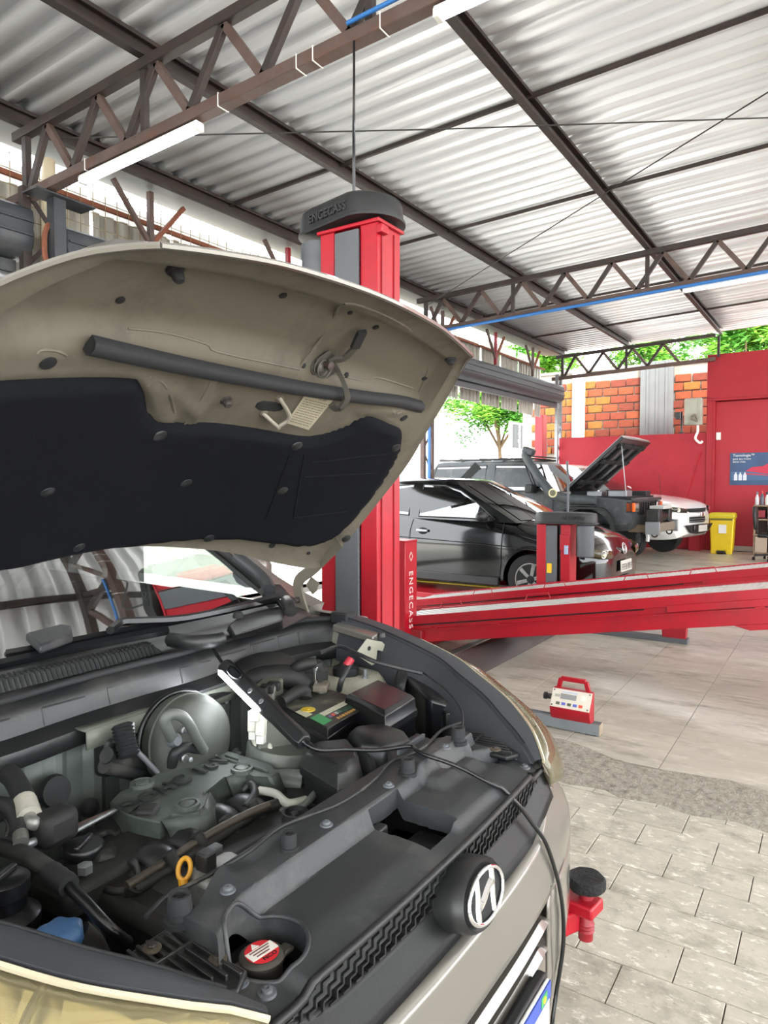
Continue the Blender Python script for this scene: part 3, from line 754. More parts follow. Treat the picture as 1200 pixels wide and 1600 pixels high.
BAYM = M('bay_paint', '#8b8a7c', .5, var=.12, vscale=8, dirt='#57534a', dirt_amt=.6, dscale=7)
SHIELD = M('heat_shield', '#62665f', .5, metal=.35, var=.15, vscale=10, dirt='#4d5250', dirt_amt=.5, dscale=9)
ALU = M('cast_alloy', '#8a8a86', .45, metal=.7, var=.15, vscale=14, dirt='#4a4741', dirt_amt=.4, dscale=10)
HOSE = M('hose_rubber', '#1b1c1d', .55, var=.15, dirt='#5a574f', dirt_amt=.4, dscale=14)
HOSEG = M('hose_grey', '#565a55', .5, var=.1, dirt='#4a4a46', dirt_amt=.4, dscale=14)
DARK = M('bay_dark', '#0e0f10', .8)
COVER = M('engine_cover_grey', '#3a403b', .5, var=.1, vscale=10, dirt='#6f766e', dirt_amt=.4, dscale=12, bump=.05, bscale=200)
car = thing('car', 'silver car with its hood raised and engine bay open', 'car', (XC, 1.2, 0))

# ---- hood ----------------------------------------------------------------
H_OUT = [(0, .6256, 1.6749), (.1991, .635, 1.6697), (.3186, .6473, 1.6577), (.4053, .6587, 1.6451), (.4302, .6839, 1.641), (.477, .7255, 1.6245), (.5412, .7952, 1.5792), (.5951, .8795, 1.5085), (.64, .9667, 1.425), (.6630, 1.0762, 1.3225), (.6680, 1.1547, 1.2429), (.645, 1.237, 1.150)]
H_REAR = [(0, 1.3487, 1.2354), (.2987, 1.329, 1.2065), (.4979, 1.2915, 1.1562), (.60, 1.255, 1.135), (.645, 1.237, 1.150)]
def resample(P, n):
    P = [Vector(p) for p in P]; P = spline(P, 6); L = [0]
    for a, b in zip(P, P[1:]): L.append(L[-1] + (b - a).length)
    out = []
    for i in range(n):
        t = L[-1] * i / (n - 1); k = 0
        while k < len(L) - 2 and L[k + 1] < t: k += 1
        out.append(P[k].lerp(P[k + 1], (t - L[k]) / max(L[k + 1] - L[k], 1e-9)))
    return out
mirror = lambda P: [Vector((-p[0], p[1], p[2])) for p in P]
fr = mirror([Vector(p) for p in H_OUT[:4]])[::-1] + [Vector(p) for p in H_OUT[1:4]]
NU, NV = 96, 72
Fc = resample(fr, NU + 1); Sr = resample(H_OUT[3:], NV + 1); Sl = mirror(Sr)
Rc = resample(mirror([Vector(p) for p in H_REAR])[::-1] + [Vector(p) for p in H_REAR[1:]], NU + 1)
def coons(i, j):
    u, v = i / NU, j / NV
    return (Fc[i] * (1 - v) + Rc[i] * v) + (Sl[j] * (1 - u) + Sr[j] * u) - ((Fc[0] * (1 - u) + Fc[-1] * u) * (1 - v) + (Rc[0] * (1 - u) + Rc[-1] * u) * v)
HG = [[coons(i, j) + Vector((XC, 0, 0)) for i in range(NU + 1)] for j in range(NV + 1)]
HN = Vector((0, -.62, -.78)).normalized()           # towards the engine side of the hood
def smooth(t): t = max(0, min(1, t)); return t * t * (3 - 2 * t)
def plain_bvh(G):
    v = [p for r in G for p in r]; n = len(G[0]); f = [(j * n + i, j * n + i + 1, (j + 1) * n + i + 1, (j + 1) * n + i) for j in range(len(G) - 1) for i in range(n - 1)]
    return BVHTree.FromPolygons(v, f)
H_BVH0 = plain_bvh(HG)
def hit(bvh, x, y):
    o = Vector((0, 0, CAM_H)); d = (FWD + RGT * ((x - 600) / FPX) + UPV * ((800 - y) / FPX)).normalized()
    p, n, i, t = bvh.ray_cast(o, d)
    if p is None: return None, None
    if n.dot(d) > 0: n = -n
    return p, n
hood_pad_px = [(-75, 640), (-30, 608), (0, 593), (110, 588), (200, 588), (217, 594), (226, 610), (229, 636), (238, 650), (254, 657), (340, 661), (400, 669), (470, 681), (505, 677), (540, 664), (562, 652), (578, 648), (600, 656), (622, 667), (628, 678), (624, 697), (600, 742), (566, 788), (540, 818), (518, 836), (498, 845), (472, 850), (440, 848), (400, 842), (345, 838), (300, 838), (240, 843), (180, 850), (100, 863), (40, 875), (0, 883), (-60, 893), (-150, 880), (-200, 840), (-200, 760), (-150, 690)]
pad3 = [hit(H_BVH0, *q)[0] for q in hood_pad_px]
pad3 = [p for p in pad3 if p]
EX = Vector((1, 0, 0)); EY = HN.cross(EX).normalized()
def to2(p): return (p.dot(EX), p.dot(EY))
def inside(q, poly):
    c = False; n = len(poly)
    for a in range(n):
        (x0, y0), (x1, y1) = poly[a], poly[a - 1]
        if (y0 > q[1]) != (y1 > q[1]) and q[0] < (x1 - x0) * (q[1] - y0) / (y1 - y0) + x0: c = not c
    return c
def near_edge(q, poly):
    best = None; Q = Vector(q)
    for a in range(len(poly)):
        A, B = Vector(poly[a - 1]), Vector(poly[a]); d = B - A
        t = max(0, min(1, (Q - A).dot(d) / max(d.length_squared, 1e-12))); e = A + d * t; l = (Q - e).length
        if best is None or l < best[0]: best = (l, e)
    return best
PAD2 = [to2(p) for p in spline(pad3 + pad3[:1], 3)[:-1]]
# relief of the stamped inner panel: edge flange, hollow behind the front edge, cross member, pressed ribs
ribs = [((330, 590), (290, 668), .016, .011), ((300, 640), (262, 600), .012, .008), ((228, 590), (262, 655), .020, .009), ((640, 640), (560, 640), .01, .006)]
ribs3 = []
for a, b, w, h in ribs:
    p, q = hit(H_BVH0, *a)[0], hit(H_BVH0, *b)[0]
    if p and q: ribs3.append((p, q, w, h))
def seg_d(p, a, b):
    t = max(0, min(1, (p - a).dot(b - a) / (b - a).length_squared)); return (p - a - (b - a) * t).length
def hood_relief(i, j, p):
    de = min(i, NU - i) / NU * 1.2; ds = j / NV * .66; dr = (NV - j) / NV * .66
    e = min(de * .8, ds, dr)
    h = .004 * (1 - smooth(e / .012))                                   # hemmed rim
    f = smooth((ds - .062) / .014) * (1 - smooth((ds - .18) / .05)) * smooth((de - .05) / .03)
    h -= .026 * f
    g = smooth((ds - .20) / .03) * (1 - smooth((ds - .30) / .05)) * smooth((de - .09) / .06)
    h += .005 * g
    if inside(to2(p), PAD2): return min(h, 0)
    for a, b, w, r in ribs3: 
        d = seg_d(p, a, b)
        if d < 3 * w: h += r * math.exp(-(d / w) ** 2)
    return h
INN = [[HG[j][i] + HN * hood_relief(i, j, HG[j][i]) for i in range(NU + 1)] for j in range(NV + 1)]
H_BVH = plain_bvh(INN)
OUTR = [[HG[j][i] - HN * (.030 * smooth(min(i, NU - i) / NU * 1.2 / .06) * smooth(j / NV * .66 / .06) * smooth((NV - j) / NV * .66 / .05) + .004) for i in range(0, NU + 1, 2)] for j in range(0, NV + 1, 2)]
hood = MB().grid([list(reversed(r)) for r in OUTR]).build('hood', SILVER, car, ang=60)
MB().grid(INN).build('inner_panel', UNDER, hood, ang=40)
edge = [OUTR[0][i] for i in range(len(OUTR[0]))] + [r[-1] for r in OUTR[1:]] + [OUTR[-1][i] for i in range(len(OUTR[0]) - 2, -1, -1)] + [r[0] for r in reversed(OUTR[:-1])]
MB().tube([p + HN * .003 for p in edge], .0045, n=6, sm=1).build('hem_edge', SILVER, hood)
# insulation pad: moulded felt following the panel
def mask_sheet(poly3, bvh, off, puff, step, name, mat, parent, soft=.014):
    """a soft sheet of the given outline lying on the inner side of the hood"""
    poly = [to2(p) for p in poly3]; h0 = sum((p.dot(HN) for p in poly3)) / len(poly3)
    x0, x1 = min(p[0] for p in poly), max(p[0] for p in poly); y0, y1 = min(p[1] for p in poly), max(p[1] for p in poly)
    nx, ny = int((x1 - x0) / step) + 2, int((y1 - y0) / step) + 2; m = MB(); vid = {}
    ins = {(i, j): inside((x0 + (i + .5) * step, y0 + (j + .5) * step), poly) for i in range(nx) for j in range(ny)}
    def vert(i, j):
        if (i, j) not in vid:
            q = Vector((x0 + i * step, y0 + j * step)); l, e = near_edge(q, poly)
            edge_v = not all(ins.get((i - a, j - b), False) for a in (0, 1) for b in (0, 1))
            if edge_v: q, l = e, 0
            o = EX * q.x + EY * q.y + HN * (h0 + .4); p, n_, k_, d_ = bvh.ray_cast(o, -HN)
            if p is None: p = o - HN * .4
            vid[(i, j)] = len(m.v); m.v.append(p + HN * (off + puff * smooth(l / soft) - (0 if l > 0 else off)))
        return vid[(i, j)]
    for (i, j), k in ins.items():
        if k: m.f.append((vert(i, j), vert(i + 1, j), vert(i + 1, j + 1), vert(i, j + 1)))
    return m.build(name, mat, parent, ang=70)
padf = spline(pad3 + pad3[:1], 3)[:-1]
pad = mask_sheet(padf, H_BVH0, .011, .010, .011, 'insulation_pad', PADM, hood)
def hpt(x, y, off=.0, bvh=None):
    p, n = hit(bvh or H_BVH, x, y); return p + n * off, n
for x, y in ((242, 667), (458, 686), (437, 756), (613, 690), (536, 834), (322, 831), (116, 843), (65, 754), (285, 742)):
    p, n = hpt(x, y, .019, H_BVH0)
    MB().lathe([(.014, 0), (.013, .003), (.008, .005), (.001, .0055)], p, n, 16).build('pad_clip', BLK, hood)
# seams pressed in the pad
for a, b in (((447, 700), (412, 800)), ((470, 700), (455, 800)), ((480, 712), (600, 700)), ((470, 735), (585, 730)), ((455, 800), (540, 790))):
    pts = [hpt(lerp(a[0], b[0], t), lerp(a[1], b[1], t), .0195, H_BVH0)[0] for t in (0, .25, .5, .75, 1)]
    MB().tube(pts, .003, n=6, sm=2).build('pad_ridge', PADM, hood)
# rubber weather strip
ws = [hpt(x, y, .010)[0] for x, y in ((132, 537), (200, 549), (300, 568), (400, 588), (480, 603), (560, 617), (620, 627), (652, 634))]
m = MB(); wp = spline(ws, 5); rings = []
for k, p in enumerate(wp):
    d = (wp[min(k + 1, len(wp) - 1)] - wp[max(k - 1, 0)]).normalized(); sd = d.cross(HN).normalized(); up = HN
    rings.append([p + sd * a + up * b for a, b in ((-.013, -.008), (-.013, .006), (-.006, .013), (.006, .013), (.013, .006), (.013, -.008))])
m.loft(rings); m.build('weather_strip', RUB, hood, ang=50)
sd = (wp[1] - wp[0]).normalized(); m = MB(); rr0 = rings[0]; m.add([p.lerp(sum(rr0, Vector()) / 6, .25) - sd * .0015 for p in rr0], [(0, 1, 2, 3, 4, 5)]); m.build('strip_hollow', DARK, hood, smooth=False)
# holes in the panel
for x, y, r in ((75, 567, .0105), (188, 468, .006), (442, 461, .006), (547, 488, .0045), (587, 511, .006), (474, 571, .0045), (541, 586, .0055), (663, 591, .006), (631, 653, .009), (425, 852, .008), (482, 864, .005)):
    p, n = hpt(x, y, .0008)
    MB().lathe([(r * 1.12, -.001), (r * 1.1, .0012), (r, .0016), (.0005, .0016)], p, n, 18).build('panel_hole', DARK, hood)
for x, y, r, h in ((273, 419, .0115, .021), (704, 561, .011, .012)):
    p, n = hpt(x, y, .0)
    MB().lathe([(r * 1.15, 0), (r * 1.1, .005), (r * .85, .006), (r * .7, h * .8), (r * .5, h), (.001, h)], p, n, 18).build('rubber_buffer', RUB, hood)
p, n = hpt(353, 625, 0); MB().lathe([(.012, 0), (.011, .003), (.008, .003), (.0085, .012), (.007, .014), (.001, .014)], p, n, 7).build('striker_nut', STEELD, hood)
# slot, striker loop
sl_px = [(398, 636), (402, 629), (412, 626), (430, 628), (442, 633), (443, 640), (430, 643), (405, 641)]
mask_sheet([hpt(x, y, 0)[0] for x, y in sl_px], H_BVH, .0015, .0005, .003, 'panel_slot', DARK, hood, .002)
pA, n = hpt(437, 622, 0); pB, _ = hpt(412, 646, 0)
c1, _ = hpt(449, 642, .010); c2, _ = hpt(445, 650, .013); c3, _ = hpt(431, 659, .013)
MB().tube([pA, pA + n * .004, c1, c2], .0045, n=8, sm=3).tube([c2, c3 + (c2 - c3) * .1, c3, pB + n * .003, pB], .0045, n=8, sm=3).build('striker_loop', M('bare_steel', '#a8a296', .4, metal=.5), hood)
for q in (pA, pB): MB().lathe([(.010, 0), (.009, .002), (.006, .004)], q, n, 12).build('striker_washer', UNDER, hood)
# pressed lines of the stamping
for L in ([(200, 513), (260, 520), (322, 537), (338, 549), (420, 567), (468, 577)], [(522, 584), (570, 595), (590, 590), (645, 607)], [(470, 572), (508, 522), (522, 494), (540, 474), (586, 486)], [(58, 553), (66, 547), (90, 549), (104, 556)], [(232, 588), (254, 598), (267, 620), (273, 645)], [(289, 663), (322, 612), (331, 592)], [(302, 664), (345, 598)], [(620, 646), (640, 640), (652, 644)], [(586, 486), (640, 515), (664, 548), (668, 580), (655, 612)]):
    pts = [hpt(x, y, -.0008)[0] for x, y in L]
    MB().tube(pts, .0026, n=6, sm=4).build('pressed_edge', UNDER, hood)
# printed label
lb = [hpt(x, y, .0012)[0] for x, y in ((479, 612), (522, 622), (482, 671), (446, 660))]
lab_ = MB().grid([[hpt(lerp(lerp(479, 446, v / 6), lerp(522, 482, v / 6), u / 6), lerp(lerp(612, 660, v / 6), lerp(622, 671, v / 6), u / 6), .0015)[0] for u in range(7)] for v in range(7)]).build('emission_label', M('label_paper', '#a8a08b', .6, var=.08, vscale=30), hood, ang=60)
def lbp(u, v): return hpt(lerp(lerp(479, 446, v), lerp(522, 482, v), u), lerp(lerp(612, 660, v), lerp(622, 671, v), u), .0022)[0]
lx = (lb[1] - lb[0]); lyv = (lb[3] - lb[0])
LT = M('label_print', '#6b6554', .7)
for k in range(11):
    t = .2 + k * .07; R_ = random.Random(k); m = MB(); u = .08
    while u < .9:
        wd_ = R_.uniform(.04, .13); m.bar(lbp(u, t), lbp(min(u + wd_, .93), t), .0016, .0003, up=n); u += wd_ + .025
    m.build('label_line', LT, hood, smooth=False)
m = MB(); m.lathe([(.004, 0), (.0045, .0005), (.003, .0005)], lbp(.2, .09), n, 16); m.build('label_emblem', M('label_green', '#7f9a86', .6), hood)
text_obj('1.8 16V', .0085, 'label_heading', LT, hood, lbp(.5, .1), lx, -lyv, depth=.0003)
# safety latch lever with its spring
L0, n = hpt(562, 512, .012); L1, _ = hpt(550, 532, .016); L2, _ = hpt(532, 548, .018); L3, _ = hpt(510, 556, .018); L4, _ = hpt(516, 575, .02); L5, _ = hpt(522, 592, .026); L6, _ = hpt(527, 607, .034); L7, _ = hpt(519, 617, .036); L8, _ = hpt(509, 614, .03)
LV = M('latch_steel', '#46433d', .5, metal=.3, var=.15)
m = MB(); 
def flat_strip(m, pts, w, t, nn):
    P = spline([Vector(p) for p in pts], 4); rings = []
    for k, p in enumerate(P):
        d = (P[min(k + 1, len(P) - 1)] - P[max(k - 1, 0)]).normalized(); s = d.cross(nn).normalized(); ww = w(k / (len(P) - 1)) if callable(w) else w
        rings.append([p - s * ww - nn * t, p + s * ww - nn * t, p + s * ww + nn * t, p - s * ww + nn * t])
    m.loft(rings)
flat_strip(m, [L1, L2, L3, L4, L5, L6, L7, L8], lambda t: .0065 + .002 * math.sin(t * 9), .003, n); lever = m.build('latch_lever', LV, hood, ang=40)
m = MB(); flat_strip(m, [L0 + (L0 - L1) * .1, L0, L1], .009, .004, n); m.build('lever_grip', RUB, lever)
p, n = hpt(494, 573, 0); MB().lathe([(.017, 0), (.016, .003), (.010, .004), (.010, .012), (.006, .015), (.001, .0155)], p, n, 16).build('latch_pivot', LV, hood)
p2, _ = hpt(504, 566, .012); MB().lathe([(.009, 0), (.009, .012), (.005, .014)], p2, n, 10).build('latch_bolt', STEELD, hood)
bp = [hpt(x, y, .003)[0] for x, y in ((487, 580), (492, 560), (512, 545), (520, 552), (522, 580), (508, 590))]
m = MB(); m.prism(bp, n * .004); m.build('latch_bracket', LV, hood, bevel=.001)
m = MB()
pts = [p + n * (.006 + .0013 * k) + (Vector((1, 0, 0)) * math.cos(k * .9) + n.cross(Vector((1, 0, 0))) * math.sin(k * .9)) * .017 for k in range(16)]
m.tube(pts, .0015, n=5, sm=3); m.build('latch_spring', LV, hood)
# hinge arms
for s in (1, -1):
    pt = lambda o, Y, z: V(o * s, Y, z)
    m = MB(); P = [pt(.63, 1.31, .99), pt(.632, 1.335, 1.05), pt(.63, 1.33, 1.09), pt(.625, 1.27, 1.13), pt(.615, 1.17, 1.21)]
    flat_strip(m, P, .016, .004, Vector((s, 0, 0))); m.build('hinge_arm', UNDER, car, ang=40)
    m = MB(); m.prism([pt(.634, 1.31, 1.075), pt(.634, 1.285, 1.05), pt(.634, 1.27, 1.062), pt(.634, 1.262, 1.085), pt(.634, 1.29, 1.1)], Vector((s * .005, 0, 0))); m.build('hinge_stop', UNDER, car, smooth=False)
    m = MB(); m.cyl(pt(.61, 1.335, 1.03), pt(.645, 1.335, 1.03), .009); m.build('hinge_pin', STEELD, car)

# ---- closed body around the bay ----------------------------------------------
def zs(Y): return .807 + .183 * max(0, min(1.2, (Y - .505) / .675)) ** .6
TR_O = [(.407, .499), (.432, .518), (.479, .557), (.544, .633), (.600, .732), (.655, .83), (.690, .978), (.704, 1.079), (.700, 1.19)]
TR_I = [(.392, .52), (.40, .565), (.412, .64), (.440, .69), (.475, .758), (.544, .89), (.60, .98), (.645, 1.07), (.655, 1.17)]
def outline(P, n): return [Vector(p) for p in resample([(a, b, 0) for a, b in P], n)]
NT = 40
A_O = outline(TR_O, NT); A_I = outline(TR_I, NT)
LENS_END = 27                                      # index along the rim where the lamp ends and the wing begins
AMB = bpy.data.materials.new('aged_lens'); AMB.use_nodes = True
nt = AMB.node_tree; L_ = nt.links.new
for n_ in list(nt.nodes): nt.nodes.remove(n_)
o_ = nt.nodes.new('ShaderNodeOutputMaterial'); mx_ = nt.nodes.new('ShaderNodeMixShader'); mx2 = nt.nodes.new('ShaderNodeMixShader')
tr_ = nt.nodes.new('ShaderNodeBsdfTransparent'); tr_.inputs[0].default_value = lin('#f5f0dc')
df_ = nt.nodes.new('ShaderNodeBsdfDiffuse'); df_.inputs[0].default_value = lin('#b8ad88')
gl_ = nt.nodes.new('ShaderNodeBsdfGlossy'); gl_.inputs['Roughness'].default_value = .06
fr_ = nt.nodes.new('ShaderNodeFresnel'); fr_.inputs[0].default_value = 1.5
mx_.inputs[0].default_value = .22; L_(tr_.outputs[0], mx_.inputs[1]); L_(df_.outputs[0], mx_.inputs[2])
L_(fr_.outputs[0], mx2.inputs[0]); L_(mx_.outputs[0], mx2.inputs[1]); L_(gl_.outputs[0], mx2.inputs[2]); L_(mx2.outputs[0], o_.inputs[0])
REFL = M('reflector', '#c9c6bb', .18, metal=.9); FRAMEG = M('lamp_bezel', '#8d8a80', .3, metal=.5)
def side_pt(k, s, off=0., dz=0.):
    p = A_O[k]; a, b = A_O[max(k - 1, 0)], A_O[min(k + 1, NT - 1)]; t = (b - a).normalized(); nrm = Vector((t.y, -t.x, 0))
    q = p + nrm * off; return V(q.x * s, q.y, zs(p.y) + dz)
def lens_w(u): return sinterp(u, [(0, .018), (.15, .078), (.35, .125), (.65, .122), (.88, .085), (1, .02)])
def lens_d(u): return sinterp(u, [(0, .026), (.15, .09), (.35, .15), (.7, .12), (1, .05)])
for s in (1, -1):
    # black trim panel between bay and lamp, with a groove along it
    rows = []
    for k in range(NT):
        u = k / (NT - 1); z = Vector((0, 0, 1)); b = side_pt(k, s); fl = .042 * smooth(.35 + u * 3); wd_ = .105 * smooth(.25 + u * 4) * (1 - .35 * smooth((u - .6) / .4))
        g = side_pt(k, s, -fl, -.002); i0 = side_pt(k, s, -fl - .01, -.008); a = side_pt(k, s, -fl - wd_ * .55, -.070 * smooth(.3 + u * 3)); a2 = side_pt(k, s, -fl - wd_ * .6, -.12)
        rows.append([a2, a, i0, side_pt(k, s, -fl - .004, -.009), g, b + z * .001, b - z * .004, b - z * .02])
    MB().grid(rows if s < 0 else [list(reversed(r)) for r in rows]).build('side_trim', M('side_trim_black', '#34363a', .5, var=.08, dirt='#4a4a48', dirt_amt=.25, dscale=5, bump=.05, bscale=200), car, ang=35)
    MB().tube([side_pt(k, s, -.042 * smooth(.35 + k / (NT - 1) * 3) - .002, -.001) for k in range(2, NT)], .0018, n=5, sm=1).build('trim_groove', DARK, car)
    # lamp lens
    rows = []
    for k in range(0, LENS_END + 1):
        u = k / LENS_END; w = lens_w(u); dp = lens_d(u)
        r = []
        for t in [i / 10 for i in range(11)]:
            r.append(side_pt(k, s, .003 + w * math.sin(t * PI / 2), -.006 - dp * (1 - math.cos(t * PI / 2)) - .02 * t))
        rows.append(r)
    lens = MB().grid(rows if s > 0 else [list(reversed(r)) for r in rows]).build('headlight', AMB, car, ang=60, solid=.002)
    # reflector bowl, bezel ribs and lamp bulb shade behind the lens
    rows2 = []
    for k in range(0, LENS_END + 1):
        u = k / LENS_END; w = lens_w(u); dp = lens_d(u)
        rows2.append([side_pt(k, s, .001 + w * .72 * math.sin(t * PI / 2) - (.02 if 0 < t < 1 else 0), -.016 - dp * (1 - math.cos(t * PI / 2)) - .02 * t - (.006 * (k % 2))) for t in (0, .2, .4, .6, .8, 1)])
    MB().grid(rows2 if s > 0 else [list(reversed(r)) for r in rows2]).build('reflector', REFL, lens, ang=20)
    for k0 in ((7, 15, 22) if s < 0 else ()):
        p = side_pt(k0, s, .052, -.085); d = (side_pt(k0, s, .2, -.02) - side_pt(k0, s, 0, 0)).normalized()
        MB().lathe([(.008, -.02), (.024, 0), (.031, .016), (.033, .017), (.033, .010)], p, d, 24).build('lamp_bowl', REFL, lens)
    for k0 in (11, 19):
        pts = [side_pt(k0, s, .004 + .08 * math.sin(t), -.012 - .1 * (1 - math.cos(t))) for t in (0, .4, .8, 1.2)]
        MB().tube(pts, .005, n=6, sm=2).build('bezel_rib', FRAMEG, lens)
    MB().tube([side_pt(k, s, .006, -.004) for k in range(0, LENS_END + 1)], .004, n=6, sm=1).build('lens_rim', M('rim_clear', '#d7cdb2', .15, metal=.6), lens)
    # wing (fender) skin behind the lamp, down to the sill, with its wheel opening
    rows = []
    WY, WZ, WR = 1.28 - .10, .31, .35
    ks = list(range(LENS_END - 9, NT))
    for k in ks:
        u = (k - ks[0]) / (len(ks) - 1); b = A_O[k]; r = []
        for t in [i / 14 for i in range(15)]:
            zz = lerp(zs(b.y) - .008, .22, t) - (.07 * (1 - t) if u < .3 else 0) * (1 - u / .3)
            oo = lerp(b.x + .002, .885, min(1, (t * 2.2)) ** .55) - .03 * max(0, t - .6)
            yy = b.y + lerp(.10, .0, u) * t
            dy, dz = yy - WY, zz - WZ
            if dy * dy + dz * dz < WR * WR and t > .3: zz = WZ + math.sqrt(max(0, WR * WR - dy * dy))
            r.append(V(oo * s, yy, zz))
        rows.append(r)
    MB().grid(rows if s > 0 else [list(reversed(r)) for r in rows]).build('fender', SILVER, car, ang=50, solid=.002)
    # rear part of the body: door side, sill
    rows = []
    for y in (1.19, 1.5, 2.0, 2.6, 3.2, 3.9, 4.2):
        f = interp(y, [(1.19, .0), (1.5, .01), (3.2, .02), (4.2, -.05)])
        rows.append([V(s * (o + f), y, z + .02 * (y - 1.2)) for o, z in ((.70, .985), (.78, .97), (.85, .90), (.875, .75), (.88, .55), (.87, .35), (.84, .2))])
    MB().grid(rows if s > 0 else [list(reversed(r)) for r in rows]).build('door_side', SILVER, car, ang=50, solid=.003)
    MB().tube([V(s * .87, 2.42, .95), V(s * .89, 2.42, .5), V(s * .87, 2.42, .25)], .003, n=4).build('door_seam', BLKS, car)
    # wheels
    for wy in (1.18, 3.75):
        w = MB(); c = V(s * .78, wy, .305)
        w.lathe([(.20, -.1), (.295, -.1), (.305, -.07), (.305, .07), (.295, .1), (.20, .1)], c, (1, 0, 0), 36); wh = w.build('tyre', RUB, car)
        MB().lathe([(.2, -.06), (.21, .02 * s), (.19, .06 * s), (.05, .05 * s), (.001, .06 * s)], c, (1, 0, 0), 24).build('rim', ALU, wh)
# ---- windscreen, pillars, roof, cabin
GLW = glass_mat('windscreen_glass', '#d7e0dc', .40)
def scr(u, t):
    o = .665 * u * lerp(1, .86, t); y = lerp(1.435 + .075 * u * u, 2.12 + .06 * u * u, t); z = lerp(1.005 + .045 * u * u, 1.41 - .02 * u * u, t) + .03 * math.sin(PI * t)
    return V(o, y, z)
rows = [[scr(i / 10 - 1, j / 10) for i in range(21)] for j in range(11)]
MB().grid(rows).build('windscreen', GLW, car, ang=60)
for s in (1, -1):
    m = MB(); P = [scr(s, t) + Vector((s * .03, 0, .0)) for t in (0, .25, .5, .75, 1)]; P = [V(s * .70, 1.33, .985)] + P
    flat_strip(m, P, .035, .025, Vector((0, -.45, .9)).normalized()); m.build('pillar', SILVER, car, ang=40)
    MB().tube([scr(s * .985, t) + Vector((0, -.004, .012)) for t in (0, .3, .6, 1)], .011, n=6).build('screen_trim', BLK, car)
    # side glass
    m = MB(); m.add([V(s * .74, 1.62, 1.03), V(s * .62, 2.2, 1.40), V(s * .62, 3.3, 1.40), V(s * .73, 3.75, 1.06)], [(0, 1, 2, 3) if s > 0 else (3, 2, 1, 0)]); m.build('side_window', GLW, car, smooth=False)
    MB().bar(V(s * .74, 2.5, 1.0), V(s * .63, 2.55, 1.40), .07, .03, up=(1, 0, 0)).build('door_pillar', BLK, car)
    mm = MB().sphere(V(s * .90, 1.78, 1.06), .10, 14, (.9, .5, .65)); mm.build('door_mirror', SILVER, car)
rows = [[V(o, y, 1.40 + .03 * math.cos(o * 2) + .05 * math.sin(PI * (y - 2.05) / 2.0)) for o in (-.62, -.4, -.2, 0, .2, .4, .62)] for y in (2.08, 2.4, 2.8, 3.2, 3.6, 3.9)]
MB().grid(rows).build('roof', SILVER, car, ang=60, solid=.02)
m = MB(); m.add([V(-.58, 3.93, 1.36), V(.58, 3.93, 1.36), V(.68, 4.2, 1.05), V(-.68, 4.2, 1.05)], [(0, 1, 2, 3)]); m.build('rear_window', GLW, car, smooth=False)
m = MB(); m.grid([[V(o, y, z) for o in (-.84, -.4, 0, .4, .84)] for y, z in ((4.2, 1.06), (4.27, .9), (4.28, .6), (4.2, .3))]); m.build('tailgate', SILVER, car, solid=.01)
CAB_ = M('cabin_dark', '#1d1e20', .7)
MB().box(V(0, 2.9, .42), (1.5, 2.5, .06)).build('cabin_floor', CAB_, car, smooth=False)
m = MB(); m.loft([[V(o, y, z) for y, z in ((1.5, .95), (1.6, 1.025), (1.85, 1.03), (1.98, .98), (1.98, .6), (1.5, .6))] for o in (-.64, .64)]); m.build('dashboard', CAB_, car, bevel=.02)
SEATM = M('seat_fabric', '#6a6f72', .8, var=.1)
for s in (1, -1):
    m = MB(); m.loft([[V(s * .36 + a, y + .12 * (z - .6), z) for a, y in ((-w, 2.7), (w, 2.7), (w, 2.82), (-w, 2.82))] for z, w in ((.55, .2), (.8, .24), (1.05, .22), (1.12, .15))]); m.build('seat_back', SEATM, car, bevel=.03)
    MB().box(V(s * .36, 2.45, .58), (.48, .5, .14)).build('seat_cushion', SEATM, car, bevel=.04)
    MB().box(V(s * .36, 2.84, 1.23), (.24, .09, .17)).build('headrest', SEATM, car, bevel=.035)
sc_ = V(.36, 2.12, 1.02); ax = Vector((0, .85, .5)).normalized()
m = MB(); rp = m.ring(sc_, ax, .185, 28); m.tube(rp + rp[:2], .016, n=8, sm=1); m.build('steering_wheel', BLK, car)
MB().box(sc_, (.34, .03, .06)).build('wheel_spoke', BLK, car, bevel=.01)

# ---- cowl ----------------------------------------------------------------
SEAL = [(-.66, 1.17), (-.6, 1.23), (-.45, 1.255), (-.284, 1.263), (-.14, 1.272), (0, 1.262), (.137, 1.245), (.30, 1.262), (.398, 1.284), (.5, 1.29), (.60, 1.275), (.66, 1.24), (.68, 1.2)]
SEALP = [V(o, y, .983 + .006 * math.sin(o * 6)) for o, y in SEAL]
MB().tube(SEALP, .0075, n=8, sm=5).build('cowl_seal', RUB, car)
sp_ = spline(SEALP, 4)
MB().grid([[p + Vector((0, 0, -.006)) for p in sp_], [p + Vector((0, -.012, -.035)) for p in sp_], [p + Vector((0, -.02, -.066)) for p in sp_], [p + Vector((0, -.062, -.078)) for p in sp_], [p + Vector((0, -.07, -.105)) for p in sp_]]).build('cowl_panel', TRIM, car, ang=18, solid=.003)
for o in (-.36, -.22, -.06, .10, .235, .36, .47, .565):
    k_ = min(range(len(sp_)), key=lambda q: abs(sp_[q].x - XC - o)); p = sp_[k_]
    MB().bar(p + Vector((0, -.0135, -.030)), p + Vector((0, -.0215, -.062)), .004, .003).bar(p + Vector((0, -.0135, -.030)), p + Vector((.09, -.0135, -.031)), .003, .003).build('panel_rib', TRIM, car, bevel=.001)
for x, y in ((400, 1052), (452, 1046), (430, 1012)): pass
BAYL = M('bay_lip', '#5c6057', .5, var=.12, vscale=12, dirt='#6e6f64', dirt_amt=.5, dscale=12)
os2 = [i * .03 - .17 for i in range(14)]
